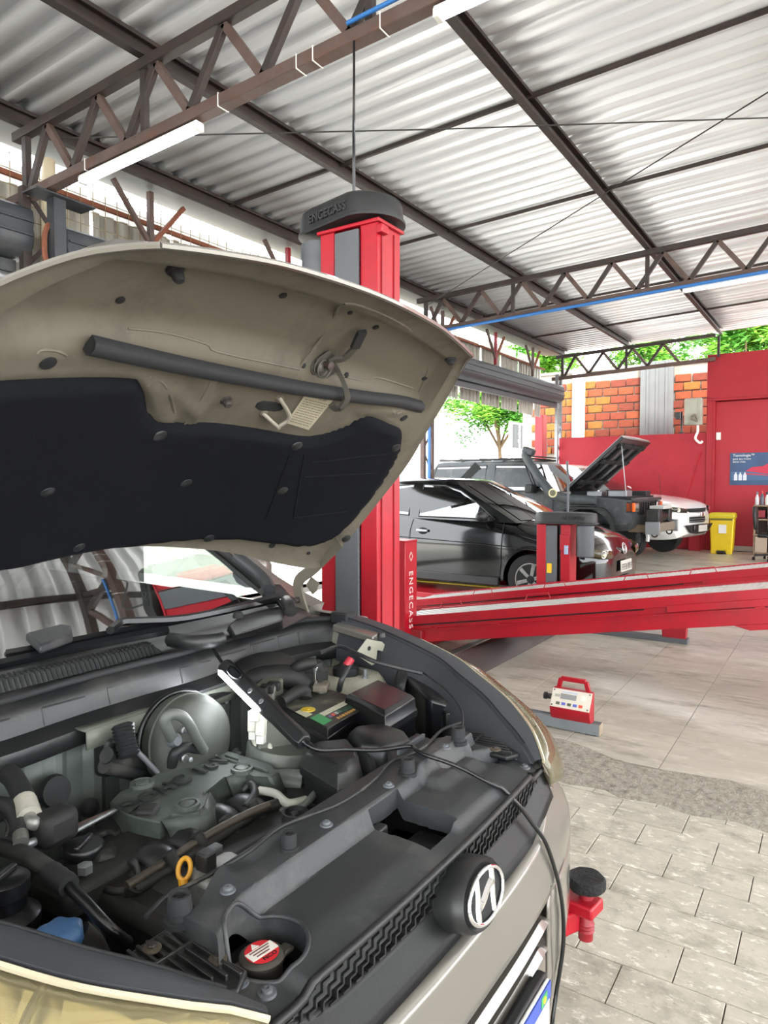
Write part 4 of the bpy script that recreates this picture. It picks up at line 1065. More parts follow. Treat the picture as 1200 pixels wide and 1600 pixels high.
m = MB(); m.grid([[V(o, 1.180 + .006 * (i % 2) * 0, z) for i, o in enumerate(os2)] for z in (.905, .868 )]); m.grid([[V(o, y, .905) for o in os2] for y in (1.180, 1.215)]); m.build('firewall_lip', BAYL, car, solid=.003, ang=20)
# raised housings on the cowl, seen under the hood
m = MB(); P = [at(x, y, z=z) for x, y, z in ((352, 985, 1.0), (378, 975, 1.0), (476, 950, 1.0), (488, 962, .995), (440, 985, .99), (365, 1000, .99))]
top = [at(x, y, z=1.03) for x, y in ((356, 978), (372, 962), (436, 945), (446, 953), (442, 968), (365, 994))]
m.loft([P, top]); m.build('cowl_housing', TRIM, car, bevel=.006)
MB().grid([[V(o, y, z) for o in [i * .066 - .66 for i in range(21)]] for y, z in ((1.275, .982), (1.31, .985), (1.36, .978), (1.40, .985), (1.46, 1.0))]).build('cowl_top', TRIM, car, ang=30, solid=.003)
# slotted air grille on the cowl
for side in (-1,):
    m = MB(); gx0, gx1 = -.48, .13
    def gz(o): return 1.0
    m.loft([[V(gx0, 1.285, .985), V(gx0, 1.30, 1.008), V(gx0, 1.345, 1.014), V(gx0, 1.36, .985)], [V(gx1 - .03, 1.285, .985), V(gx1 - .05, 1.30, 1.006), V(gx1 - .05, 1.335, 1.010), V(gx1, 1.36, .985)]]); g = m.build('cowl_grille', TRIMG, car, bevel=.003)
    m = MB(); 
    for k in range(52):
        o = gx0 + .02 + k * .0105
        m.bar(V(o, 1.2838, .9865), V(o + .001, 1.2985, 1.0075), .0048, .002, up=(0, -.8, .6))
        m.bar(V(o, 1.303, 1.0096), V(o, 1.318, 1.0116), .0045, .002)
    stuff(m.build('grille_slots', DARK, g, smooth=False))
# wiper arms, blades and pivots
def arm(pts, name, r=.009): 
    m = MB(); m.tube([at(x, y, z=z) for x, y, z in pts], r, n=6, sm=4); return m.build(name, BLKS, car)
arm([(448, 955, 1.03), (430, 938, 1.045), (380, 948, 1.045), (290, 966, 1.045), (225, 970, 1.05), (190, 972, 1.05), (172, 985, 1.045)], 'wiper_arm', .010)
arm([(435, 932, 1.055), (330, 958, 1.04), (200, 985, 1.03), (60, 1013, 1.02), (10, 1022, 1.015)], 'wiper_blade', .011)
arm([(262, 985, 1.03), (130, 1010, 1.02), (0, 1038, 1.01), (-60, 1050, 1.01)], 'wiper_blade', .012)
m = MB(); P = [at(x, y, z=1.035) for x, y in ((40, 1003), (95, 988), (112, 990), (114, 1004), (62, 1024))]; m.prism(P, (0, 0, .02)); m.build('wiper_cover', TRIMG, car, bevel=.006)
m = MB(); m.tube([at(268, 1000, z=1.01), at(300, 1003, z=1.02), at(332, 1001, z=1.02), at(345, 998, z=1.02)], .017, n=10); m.build('wiper_pivot', TRIM, car)
m = MB(); m.lathe([(.014, 0), (.014, .006), (.011, .014), (.001, .017)], at(372, 965, z=1.03), (0, 0, 1), 14); m.build('pivot_cap', RUB, car)
m = MB(); m.tube([at(x, y, z=z) for x, y, z in ((455, 955, 1.04), (452, 946, 1.05), (448, 940, 1.05))], .018, n=10); m.build('washer_nozzle', TRIM, car)
# black corner cover at the foot of the far pillar and of the near one
for s in (1, -1):
    m = MB(); m.loft([[V(s * .57, 1.36, .99), V(s * .66, 1.33, .985), V(s * .68, 1.42, 1.0), V(s * .6, 1.46, 1.01)], [V(s * .585, 1.39, 1.05), V(s * .64, 1.37, 1.03), V(s * .66, 1.43, 1.07), V(s * .61, 1.46, 1.075)]]); m.build('corner_cover', TRIM, car, bevel=.008)
    m = MB(); m.tube([V(s * .575, 1.40, 1.06), V(s * .61, 1.46, 1.09), V(s * .60, 1.56, 1.15)], .02, n=8); m.build('pillar_trim', TRIMG, car)
    MB().box(V(s * .672, 1.2, .985), (.05, .06, .035)).build('seal_end', RUB, car, bevel=.006)

# ---- bay tub ----------------------------------------------------------------
m = MB()
m.box(V(0, .98, .28), (1.36, .72, .04)); m.build('under_tray', DARK, car, smooth=False)
FW = M('firewall_grey', '#565c58', .5, metal=.2, var=.14, vscale=9, dirt='#4b504d', dirt_amt=.55, dscale=7)
rows = []
for z in (.30, .5, .7, .82, .892):
    r = []
    for i in range(81):
        o = -.66 + i * .0165; ph = (o + .66) / .085; w = ph - math.floor(ph)
        r.append(V(o, 1.225 - (.012 if .12 < w < .55 else 0), z))
    rows.append(r)
MB().grid(rows).build('firewall', FW, car, ang=25, solid=.004)
for s in (1, -1):
    rows = []
    for y in [.66 + .05 * i for i in range(13)]:
        r = []
        for o, z in ((.70, .96), (.66, .95), (.645, .90), (.62, .80), (.60, .60), (.58, .30)):
            dz = 0
            r.append(V(s * min(o, .56 + .5 * max(0, y - .66)) if y < .85 else s * o, y, min(z, zs(y) - .03) + dz))
        rows.append(r)
    MB().grid(rows if s < 0 else [list(reversed(r)) for r in rows]).build('inner_fender', BAYM, car, ang=40, solid=.003)
    # suspension tower
    c = V(s * .535, 1.09, .70)
    MB().lathe([(.15, -.3), (.14, .05), (.12, .13), (.09, .165), (.05, .17), (.045, .155), (.001, .155)], c, (0, 0, 1), 28).build('strut_tower', BAYM, car)
    MB().lathe([(.035, 0), (.035, .02), (.02, .026), (.012, .04), (.001, .041)], c + Vector((0, 0, .165)), (0, 0, 1), 18).build('strut_cap', RUB, car)
    for k in range(3):
        a = k * 2.09 + .4; MB().lathe([(.009, 0), (.009, .008), (.005, .009), (.005, .026), (.001, .027)], c + Vector((.07 * math.cos(a), .07 * math.sin(a), .165)), (0, 0, 1), 6).build('strut_bolt', GALV, car)
# beige bracket that carries the hood stop, far side
P = [at(x, y, Y=1.03) for x, y in ((556, 1022), (574, 998), (598, 1003), (607, 1012), (598, 1018), (590, 1016), (588, 1036), (582, 1040))]
m = MB(); m.prism(P, (0, .004, 0)); m.build('hood_bracket', BAYM, car, bevel=.002)
for x, y in ((577, 1013), (577, 1030)): MB().lathe([(.006, 0), (.005, .002)], at(x, y, Y=1.028), (0, -1, 0), 12).build('bracket_hole', DARK, car)
m = MB(); m.prism([V(.62, 1.2, .972), V(.70, 1.2, .985), V(.70, 1.06, .965), V(.62, 1.06, .955)], (0, 0, -.02)); m.build('fender_flange', SILVER, car, bevel=.004)
MB().lathe([(.012, 0), (.01, .01), (.001, .012)], at(596, 995, z=.96), (0, 0, 1), 14).build('flange_bolt', BLK, car)

# ---- radiator cover (black slam panel), height field with openings
def cov_back(o): return .705 + (.0 if abs(o) < .30 else -.045 * smooth((abs(o) - .30) / .12))
def cov_front(o): return .486 + .11 * max(0, abs(o)) ** 2 * .9
CAPC = at(408, 1480, z=.80); CAPC = (CAPC.x - XC + .002, CAPC.y - .008)
lq = [at(x, y, z=.80) for x, y in ((574, 1276), (624, 1240), (640, 1262), (705, 1296), (707, 1340), (640, 1300))]
LQ = [(p.x - XC, p.y) for p in lq]
LO0, LO1, LY0, LY1 = -.035, .065, .50, .632       # latch opening
def in_latch(o, y): return LO0 + .01 < o < LO1 and .515 < y < LY1
RCAP = .050
def in_cap(o, y): return math.hypot(o - CAPC[0], y - CAPC[1]) < RCAP
def cov_z(o, y):
    b, f = cov_back(o), cov_front(o); a = abs(o); t = (y - f) / (b - f)
    rear = smooth((y - (b - .088)) / .020)                      # raised rear beam
    z = .797 + .006 * math.cos(o * 3) + .034 * rear + .008 * smooth((y - f) / .06)
    z += .016 * smooth((o - .04) / .015) * (1 - smooth((o - .20) / .02 + (y - .60) / .05)) * smooth((y - .50) / .02) * (1 - rear) * .8
    z += .014 * smooth((o - .13) / .02) * (1 - smooth((o - .30) / .03)) * smooth((y - .57) / .03) * (1 - smooth((y - .66) / .02))
    z -= .020 * smooth((a - .335) / .02) * (1 - rear) * .6        # lower end flanges
    r = math.hypot(o - CAPC[0], y - CAPC[1]) / RCAP
    z -= .014 * smooth((.02 - (y - f)) / .02) * 0
    z -= .022 * smooth((o - .33) / .012) * (1 - smooth((o - .40) / .012)) * smooth((y - .575) / .012) * (1 - smooth((y - .635) / .012))
    return z
NO, NY = 270, 90; gridv = []; m = MB(); idx = {}
for j in range(NY + 1):
    for i in range(NO + 1):
        o = -.425 + .85 * i / NO; f, b = cov_front(o), cov_back(o); y = f + (b - f) * j / NY; o *= lerp(1, .90, smooth((y - .54) / .07))
        idx[(i, j)] = len(m.v); m.v.append(V(o, y, cov_z(o, y)))
hole_edges = []
keep = set()
for j in range(NY):
    for i in range(NO):
        q = [idx[(i, j)], idx[(i + 1, j)], idx[(i + 1, j + 1)], idx[(i, j + 1)]]; c = sum((m.v[k] for k in q), Vector()) / 4
        o, y = c.x - XC, c.y
        if in_latch(o, y) or in_cap(o, y): continue
        m.f.append(tuple(q)); keep.add((i, j))
# pull the cut edges onto clean outlines
for i in range(NO + 1):
    for j in range(NY + 1):
        k = idx[(i, j)]; p = m.v[k]; o, y = p.x - XC, p.y; d = math.hypot(o - CAPC[0], y - CAPC[1])
        near = [c for c in ((i, j), (i - 1, j), (i, j - 1), (i - 1, j - 1))]; n_in = sum(c in keep for c in near)
        if 0 < n_in < 4 and abs(d - RCAP) < .008:
            q = RCAP / max(d, 1e-6); o2, y2 = CAPC[0] + (o - CAPC[0]) * q, CAPC[1] + (y - CAPC[1]) * q
            m.v[k] = V(o2, y2, cov_z(o2, y2))
# skirts along the border and down into the openings
nv = len(m.v); bott = {}
def low(k):
    if k not in bott: bott[k] = len(m.v); m.v.append(m.v[k] - Vector((0, 0, .035)))
    return bott[k]
for (i, j) in list(keep):
    q = [idx[(i, j)], idx[(i + 1, j)], idx[(i + 1, j + 1)], idx[(i, j + 1)]]
    for (di, dj), (a, b) in (((0, -1), (0, 1)), ((1, 0), (1, 2)), ((0, 1), (2, 3)), ((-1, 0), (3, 0))):
        if (i + di, j + dj) not in keep: m.f.append((q[b], q[a], low(q[a]), low(q[b])))
cover = m.build('radiator_cover', TRIMG, car, ang=28)
MB().tube([V(CAPC[0] + (RCAP + .001) * math.cos(a), CAPC[1] + (RCAP + .001) * math.sin(a), cov_z(CAPC[0] + (RCAP + .003) * math.cos(a), CAPC[1] + (RCAP + .003) * math.sin(a)) - .0005) for a in [2 * PI * i / 60 for i in range(62)]], .0032, n=8, sm=1).build('opening_rim', TRIMG, cover)
COV_BVH = BVHTree.FromPolygons(m.v, m.f)
def cpt(x, y, off=0.):
    p, n = hit(COV_BVH, x, y)
    if p is None: p = at(x, y, z=.83); n = Vector((0, 0, 1))
    return Vector((p.x, p.y, p.z + off))
# things under the openings
MB().box(V((LO0 + LO1) / 2 + .005, .575, .735), (.16, .16, .03)).build('latch_tray', DARK, car, smooth=False)
MB().box(V(.045, .55, .765), (.07, .09, .02)).build('latch_ledge', TRIM, car, bevel=.004)
MB().box(V(-.012, .62, .785), (.03, .02, .05)).build('hood_latch', TRIM, car, bevel=.004)
MB().bar(V(.0, .60, .765), V(.045, .575, .765), .02, .012).build('latch_hook', DARK, car)
# radiator filler neck and cap
cc = V(CAPC[0] - .005, CAPC[1] + .004, .0)
RC = M('cap_metal', '#55524d', .35, metal=.5); q_ = .78
rcap = MB().lathe([(.030 * q_, 0), (.032 * q_, .004), (.033 * q_, .02), (.036 * q_, .024), (.036 * q_, .028), (.03 * q_, .031), (.001, .032)], cc + Vector((0, 0, .765)), (0, 0, 1), 28).build('radiator_cap', RC, car)
LBR = M('cap_red', '#c4272f', .4); LBW = M('cap_white', '#d8d4cc', .5)
MB().lathe([(.001, .0323), (.027 * q_, .0323), (.027 * q_, .0331), (.001, .0331)], cc + Vector((0, 0, .765)), (0, 0, 1), 28).build('cap_label', LBR, rcap)
vdir = RGT.normalized(); wdir = Vector((-vdir.y, vdir.x, 0)); uu = Matrix.Rotation(.85, 3, 'Z') @ vdir; ww = Vector((-uu.y, uu.x, 0)); ct = cc + Vector((0, 0, .7985))
for s in (1, -1): MB().box(cc + uu * -.0 + (vdir * .75 + wdir * .5).normalized() * (.030 * s) + Vector((0, 0, .788)), (.022, .017, .006), (0, 0, YAW - .55)).build('cap_ear', RC, rcap, bevel=.003)
m = MB(); m.bar(ct - uu * .0195, ct + uu * .0195, .0165, .0008); m.build('cap_band', LBW, rcap, smooth=False)
for k in range(3):
    m = MB(); m.bar(ct + Vector((0, 0, .0007)) - uu * (.015 - .002 * k) + ww * (.0048 - k * .0048), ct + Vector((0, 0, .0007)) + uu * (.014 - .003 * k) + ww * (.0048 - k * .0048), .0018, .0004); m.build('cap_print', M('print_dark', '#6d4a48', .6), rcap, smooth=False)
t3_ = ct + ww * .0135 - uu * .002
m = MB(); m.prism([t3_ - uu * .0055 - ww * .004, t3_ + uu * .0055 - ww * .004, t3_ + ww * .0055], (0, 0, .0006)); m.build('warning_triangle', LBW, rcap, smooth=False)
text_obj('NCO', .009, 'cap_maker', M('print_black', '#241517', .6), rcap, ct - ww * .0135 + uu * .002, uu, ww, depth=.0006, align='CENTER')
MB().lathe([(.022, 0), (.022, .05)], cc + Vector((0, 0, .72)), (0, 0, 1), 20).build('filler_neck', DARK, car)
MB().box(V(CAPC[0], CAPC[1], .715), (.16, .14, .03)).build('radiator_tank', DARK, car, smooth=False)
MB().box(V(0, .635, .55), (.86, .05, .40)).build('radiator', DARK, car, smooth=False)
# rubber hood stops, push clips and bolts on the cover
def stop(x, y, r, h):
    p = cpt(x, y + 12); MB().lathe([(r * 1.25, -.004), (r * 1.25, .003), (r, .004), (r * .96, h * .35), (r * 1.02, h * .38), (r * .95, h * .75), (r * .9, h), (r * .6, h), (r * .55, h * .8), (r * .25, h * .8), (r * .2, h * .92), (.001, h * .92)], p, (0, 0, 1), 20).build('hood_stop', RUB, car)
for x, y, r, h in ((281, 1424, .0155, .032), (452, 1313, .0112, .023), (637, 1196, .0135, .027), (716, 1147, .0145, .030)): stop(x, y, r, h)
def clip(x, y, r, mat=BLK):
    p = cpt(x, y, -.001); MB().lathe([(r, 0), (r * .95, .003), (r * .6, .004), (r * .55, .007), (r * .25, .008), (r * .2, .005), (.001, .005)], p, (0, 0, 1), 18).build('push_clip', mat, car)
for x, y in ((356, 1392), (510, 1289), (607, 1228), (696, 1168)): clip(x, y, .0105, GREY)
for x, y in ((374, 1536), (417, 1552), (806, 1184), (820, 1199)): clip(x, y, .0115, GREY)
def bolt(p, r, mat=STEELD, up=(0, 0, 1)):
    b = MB().lathe([(r * 1.9, 0), (r * 1.9, .002), (r * 1.2, .003)], p, up, 20).build('bolt', M('bolt_washer', '#5d554a', .5, metal=.6, var=.2), car)
    MB().lathe([(r, .002), (r, r * .9), (r * .8, r * 1.05), (.001, r * 1.05)], p, up, 6).build('bolt_head', mat, b, ang=20)
bolt(cpt(340, 1500), .0058); bolt(cpt(774, 1171), .006)
# rear edge wire and small box behind the far end
wr = [cpt(x, y, .006) for x, y in ((228, 1440), (262, 1405), (290, 1392), (330, 1372), (392, 1335), (440, 1297), (520, 1266), (560, 1243), (590, 1218), (612, 1194), (632, 1187), (665, 1170), (690, 1145), (720, 1133))]
MB().tube(wr, .0032, n=8, sm=4).build('edge_hose', HOSE, car)
m = MB(); P = [at(x, y, z=.845) for x, y in ((604, 1172), (652, 1144), (664, 1150), (684, 1158), (640, 1184), (612, 1186))]; m.prism(P, (0, 0, -.09)); m.build('sensor_box', TRIMG, car, bevel=.004)
MB().bar(at(622, 1176, z=.85), at(662, 1150, z=.85), .006, .01).build('box_rib', GREY, car)
# finned end piece at both ends
for s in (1, -1):
    b = MB().prism([V(s * o, y, .800) for o, y in ((.375, .70), (.375, .56), (.405, .545), (.475, .63), (.455, .70))], (0, 0, .010)).build('end_bracket', TRIM, car, bevel=.003)
    for k in range(7):
        t = k / 6; MB().bar(V(s * lerp(.390, .458, t), lerp(.555, .622, t), .812), V(s * lerp(.378, .447, t), lerp(.685, .70, t), .812), .004, .010).build('bracket_fin', TRIM, b, bevel=.001)
    MB().bar(V(s * .380, .645, .813), V(s * .462, .652, .813), .004, .010).build('bracket_fin', TRIM, b, bevel=.001)
    bolt(V(s * .420, .672, .818), .0058)

# ---- upper grille: honeycomb under the lip
GB = M('grille_black', '#151617', .45, bump=.04, bscale=180)
def gy_(o): return cov_front(o)
os_ = [-.42 + .84 * i / 60 for i in range(61)]
lipz = lambda o: cov_z(o, cov_front(o))
MB().grid([[V(o, gy_(o) + .018, lipz(o) - .004) for o in os_], [V(o, gy_(o) + .022, .74) for o in os_]]).build('grille_back', DARK, car, smooth=False)
m = MB(); MB().tube([V(o, gy_(o) - .001, lipz(o) - .004) for o in os_], .006, n=8, sm=1).build('grille_lip', GB, car)
# step-shaped cells: staggered short bars
for r in range(4):
    z0 = .752 + r * .0115
    for k in range(34):
        o = -.405 + k * .0245 + (.012 if r % 2 else 0)
        if abs(o) < .02 or abs(o) > .40: continue
        hgt = lipz(o) - .004
        if z0 > hgt - .004: continue
        a = V(o, gy_(o) + .002, z0); b = V(o + .0125, gy_(o + .0125) + .002, z0); c = V(o + .0125, gy_(o + .0125) + .002, z0 + .0115); d = V(o + .0245, gy_(o + .0245) + .002, z0 + .0115)
        q = MB(); q.bar(a, b, .012, .003); q.bar(b, c, .003, .012, up=(0, 1, 0)); 
        q.build('grille_cell', GB, car, smooth=False)
# smooth black band under the cells, down to the bumper
rows = []
BZ = [(.752, .0, .004), (.742, -.004, 0), (.728, -.010, 0), (.708, -.020, 0), (.692, -.026, 0)]
for z, dy, _ in BZ: rows.append([V(o * (1.02), gy_(o) + dy + .03 * max(0, abs(o) - .36), z + .035 * smooth((abs(o) - .27) / .16)) for o in os_])
MB().grid([list(reversed(r)) for r in rows]).build('grille_band', M('band_black', '#0e0f10', .45, spec=.3, bump=.04, bscale=200), car, ang=50, solid=.006)
# badge on its round boss
bc = V(0, .436, .750); bd = Vector((0, -1, .22)).normalized()
def ell(c, d, a, b, n=36):
    x = Vector((1, 0, 0)); y = d.cross(x).normalized(); y = -y if y.z < 0 else y
    return [c + x * a * math.cos(2 * PI * i / n) + y * b * math.sin(2 * PI * i / n) for i in range(n)]
boss = MB().loft([list(reversed(ell(bc - bd * t + Vector((0, 0, dz)), bd, .060 * k + .010, .036 * k + .011))) for t, k, dz in ((.085, 1.0, .004), (.05, 1.05, .002), (.02, 1.06, 0), (.006, 1.02, 0), (.0, .93, 0), (.003, .86, 0))]).build('badge_boss', M('boss_black', '#1c1d1e', .42, bump=.04, bscale=200), car, ang=50)
bx_ = Vector((1, 0, 0)); by_ = bd.cross(bx_); by_ = -by_ if by_.z < 0 else by_; f0 = bc + bd * .001
MB().loft([list(reversed(ell(f0 - bd * .004, bd, .060, .0365))), list(reversed(ell(f0, bd, .058, .035)))]).build('badge_plate', DARK, boss)
e1 = ell(f0 + bd * .003, bd, .0575, .0345); MB().tube(e1 + e1[:2], .0034, n=8, sm=1).build('badge_ring', CHROME, boss)
def bpnt(u, v, h=.003): return f0 + bx_ * u * 1.1 + by_ * v * .84 + bd * h
def ribbon(pts, ws):
    m = MB(); P = spline([bpnt(u, v) for u, v in pts], 5); n = len(P); rings = []
    for k, p in enumerate(P):
        d = (P[min(k + 1, n - 1)] - P[max(k - 1, 0)]).normalized(); s = d.cross(bd).normalized(); w = interp(k / (n - 1), [(i / (len(ws) - 1), q) for i, q in enumerate(ws)])
        w *= .82; rings.append([p - s * w - bd * .004, p - s * w * .4 + bd * .002, p + s * w * .4 + bd * .002, p + s * w - bd * .004])
    m.loft(rings); m.build('badge_letter', CHROME, boss, ang=25)
ribbon([(-.030, -.036), (-.026, -.012), (-.020, .012), (-.016, .037)], [.007, .0065, .0055, .004])
ribbon([(.016, -.037), (.020, -.012), (.026, .012), (.030, .036)], [.004, .0055, .0065, .007])
ribbon([(-.026, -.009), (-.012, -.0075), (.010, .006), (.026, .010)], [.012, .0075, .0075, .012])

# ---- bumper ------------------------------------------------------------------
CONT = [(0, .452), (.15, .456), (.3, .470), (.42, .497), (.50, .525), (.58, .572), (.66, .640), (.73, .725), (.79, .83), (.835, .95), (.87, 1.06)]
CONT2 = [(0, .436), (.15, .437), (.3, .444), (.42, .458), (.52, .478), (.62, .508), (.70, .548), (.76, .602), (.81, .69), (.85, .83), (.88, 1.06)]
def bumper_pt(q, z):
    """q = -1..1 along the wrap, z height"""
    a = abs(q); o0 = sinterp(a, [(0, 0), (.5, .45), (.7, .63), (.85, .77), (1, .872)]); t = smooth((z - .60) / .17)
    y0 = lerp(sinterp(o0, CONT2), sinterp(o0, CONT), t)
    pro = interp(z, [(.18, .06), (.30, .02), (.42, .0), (.55, .0), (.66, .0), (.72, .0), (.80, .012)])
    grow = interp(z, [(.18, .97), (.4, 1.01), (.6, 1.01), (.8, .99)])
    return V(math.copysign(o0, q) * grow, y0 + pro * (1 - .5 * a), z)
def btop(q):
    a = abs(q); o = bumper_pt(a, .7).x - XC
    return interp(o, [(0, .690), (.28, .692), (.40, .722), (.47, .752), (.55, .772), (.64, .80), (.75, .83), (.9, .86)])
def bumper_grid(zlist_f, qs): return [[bumper_pt(q, zlist_f(q)) for q in qs] for zlist_f in zlist_f] if False else None
qs = [-1 + 2 * i / 120 for i in range(121)]
def slab(q0, q1, za, zb, n, name, mat, depth=None, nq=121):
    QQ = [lerp(q0, q1, i / (nq - 1)) for i in range(nq)]
    rows = []
    for k in range(n + 1):
        t = k / n; rows.append([bumper_pt(q, lerp(za(q), zb(q), t)) for q in QQ])
    return rows
SQ = .335                                              # half width of the slotted part (in q)
main = slab(-1, 1, btop, lambda q: .585, 10, '', None)
m = MB(); m.grid(main[::-1]) 
low_ = lambda q: .585
for q0, q1 in ((-1, -SQ), (SQ, 1)): m.grid(slab(q0, q1, low_, lambda q: .20, 14, '', None, 41)[::-1])
m.grid(slab(-SQ, SQ, lambda q: .31, lambda q: .20, 4, '', None, 61)[::-1])
m_b = m; bumper = m.build('bumper', SILVER, car, ang=45, solid=.004)
tp = [bumper_pt(q, btop(q)) for q in qs]
m = MB(); m.grid([tp, [p + Vector((0, .03, .0)) for p in tp]]); m.build('bumper_shelf', SILVER, bumper, solid=.002)
MB().grid([[bumper_pt(lerp(-SQ, SQ, i / 40), z) + Vector((0, .06, 0)) for i in range(41)] for z in (.60, .45, .3)]).build('intake_back', DARK, bumper, smooth=False)
for k, zc in enumerate((.545, .498, .450, .402, .354)):
    q_ = SQ - .012 * k
    rows = []
    for i in range(49):
        q = lerp(-q_, q_, i / 48); p = bumper_pt(q, zc); e = 1 - .75 * smooth((abs(q) / q_ - .88) / .12)
        rows.append([p + Vector((0, .045, .010 * e)), p + Vector((0, .006, .013 * e)), p + Vector((0, -.004, .0)), p + Vector((0, .004, -.012 * e)), p + Vector((0, .045, -.016 * e))])
    MB().grid(rows).build('intake_slat', SILVER, bumper, ang=40)
BUMP_BVH = BVHTree.FromPolygons(m_b.v, m_b.f)
# flowing feature lines either side of the slats and fog lamp recess
for s in (1, -1):
    for d_ in (0.,):
        pts = [bumper_pt(s * (SQ + .02 + d_ + .10 * t ** 2), .60 - .36 * t) + Vector((0, .0015, 0)) for t in (0, .25, .5, .75, 1)]
        MB().tube(pts, .004, n=6, sm=3).build('bumper_crease', SILVER, bumper)
    p = bumper_pt(s * .72, .36) + Vector((-s * .012, .022, 0)); MB().lathe([(.05, .0), (.052, .012), (.04, .014), (.035, .004), (.001, .006)], p, (s * .5, -.8, 0), 20).build('fog_lamp', REFL, bumper)
# seam between bumper and wing, tow hook cover line
# number plate with holder
pl = MB().box(V(0, .420, .444), (.42, .02, .14)).build('plate_holder', BLK, car, bevel=.005)
PLW = M('plate_white', '#d8d8d4', .4); PLB = M('plate_blue', '#3a4fa3', .4)
MB().box(V(0, .406, .446), (.40, .008, .13)).build('number_plate', PLW, pl, bevel=.003)
MB().box(V(0, .4015, .496), (.396, .003, .028)).build('plate_band', PLB, pl, smooth=False)
MB().box(V(.165, .400, .496), (.026, .002, .018)).build('plate_flag', M('flag_green', '#3f9a57', .4), pl, smooth=False)
MB().lathe([(.006, 0), (.006, .001)], V(.165, .399, .496), (0, -1, 0), 12).build('flag_disc', M('flag_yellow', '#e0cf3a', .4), pl)
for s in (-1, 1): MB().lathe([(.007, 0), (.006, .003), (.001, .004)], V(s * .13, .402, .469), (0, -1, 0), 12).build('plate_screw', GALV, pl)
MB().box(V(.12, .432, .492), (.16, .05, .022)).build('plate_bracket', BLK, car, bevel=.004)
# ================================================================== inside the engine bay
def hose(name, pts, r, mat=HOSE, n=14, sm=6, parent=car):
    """pts = (sight x, sight y, height)"""
    return MB().tube([at(x, y, z=z) for x, y, z in pts], r, n=n, sm=sm).build(name, mat, parent)
UZ = Vector((0, 0, 1))
# ---- plastic engine cover with raised lettering
ec_px = [(172, 1252), (186, 1238), (215, 1225), (318, 1171), (334, 1166), (424, 1194), (434, 1207), (424, 1214), (396, 1212), (380, 1204), (352, 1214), (342, 1222), (326, 1238), (322, 1254), (312, 1268), (292, 1274), (268, 1272), (250, 1284), (238, 1282), (215, 1277), (196, 1271)]
ecp = [at(x, y, z=.80) for x, y in ec_px]; ecc = sum(ecp, Vector()) / len(ecp)
m = MB(); m.loft([[p + (p - ecc) * k + UZ * dz for p in ecp] for k, dz in ((.0, -.05), (.0, -.003), (-.012, 0))]); ecov = m.build('engine_cover', COVER, car, ang=25)
xd = (at(340, 1200, z=.80) - at(200, 1272, z=.80)).normalized(); yd = UZ.cross(xd)
t0 = at(198, 1273, z=.803)
text_obj('DOHC 16V', .049, 'cover_lettering', M('cover_letter', '#1d211e', .55), ecov, t0 + yd * .018 + xd * .004 + UZ * .0015, xd, yd, depth=.004, spacing=1.16, bold=.0012)
for x, y in ((222, 1224), (311, 1181), (378, 1201), (293, 1257)):
    p = at(x, y, z=.803)
    MB().lathe([(.023, -.006), (.022, .003), (.017, .004), (.016, .0), (.0135, .0), (.0125, .004), (.001, .005)], p, UZ, 24).build('cover_bolt_ring', COVER, ecov)
for a, b in (((318, 1176), (420, 1206)), ((318, 1240), (350, 1215)), ((352, 1180), (372, 1187))):
    MB().bar(at(*a, z=.8025), at(*b, z=.8025), .004, .006).build('cover_rib', COVER, ecov, bevel=.0015)
# front apron and side apron of the cover
q = [at(x, y, z=.80) for x, y in ((252, 1282), (292, 1273), (318, 1262), (326, 1238))]; dn = Vector((.02, -.035, -.085))
MB().grid([q, [p + dn * .25 + UZ * .005 for p in q], [p + dn for p in q]]).build('cover_apron', COVER, ecov, ang=60, solid=.003)
q = [at(x, y, z=.80) for x, y in ((352, 1214), (380, 1205), (424, 1214), (434, 1207))]; dn = Vector((.012, -.02, -.06))
MB().grid([q, [p + dn * .3 for p in q], [p + dn for p in q]]).build('cover_apron', COVER, ecov, ang=60, solid=.003)
# valve cover, block and the dark lower mass
m = MB(); m.box(V(-.07, .90, .62), (.50, .36, .26)); m.box(V(-.05, .93, .73), (.44, .25, .06)); m.build('engine_block', DUST, car, bevel=.02)
MB().box(V(-.22, .98, .745), (.30, .10, .05)).build('valve_cover', DUST, car, bevel=.012)
MB().box(V(.36, .90, .5), (.40, .42, .30)).build('gearbox', DARK, car, bevel=.03)
MB().box(V(-.48, .86, .5), (.22, .34, .34)).build('side_ancillary', DARK, car, bevel=.03)
# oil filler cap
p = at(130, 1332, z=.775); oc_ = MB().lathe([(.026, -.03), (.026, 0), (.032, .002), (.033, .010), (.030, .014), (.001, .015)], p, UZ, 28).build('oil_cap', BLKS, car)
MB().box(p + UZ * .017, (.05, .010, .008), (0, 0, .5)).build('cap_grip', BLKS, oc_, bevel=.003)
# canister with square cap in front of the cover
p = at(231, 1290, z=.775); cn = MB().lathe([(.019, -.05), (.021, -.01), (.021, .01), (.019, .014)], p, UZ, 20).build('breather_canister', M('smoky_plastic', '#2a2c2b', .3), car)
MB().box(p + UZ * .024, (.036, .036, .022), (0, 0, .55)).build('canister_cap', DUST, cn, bevel=.006)
# ignition leads / hoses on the dark rear rail
hose('rear_rail', [(60, 1320, .78), (120, 1292, .785), (190, 1262, .79)], .0055, STEEL)
hose('rear_pipe', [(80, 1318, .79), (140, 1287, .795), (200, 1255, .80)], .004, GALV)
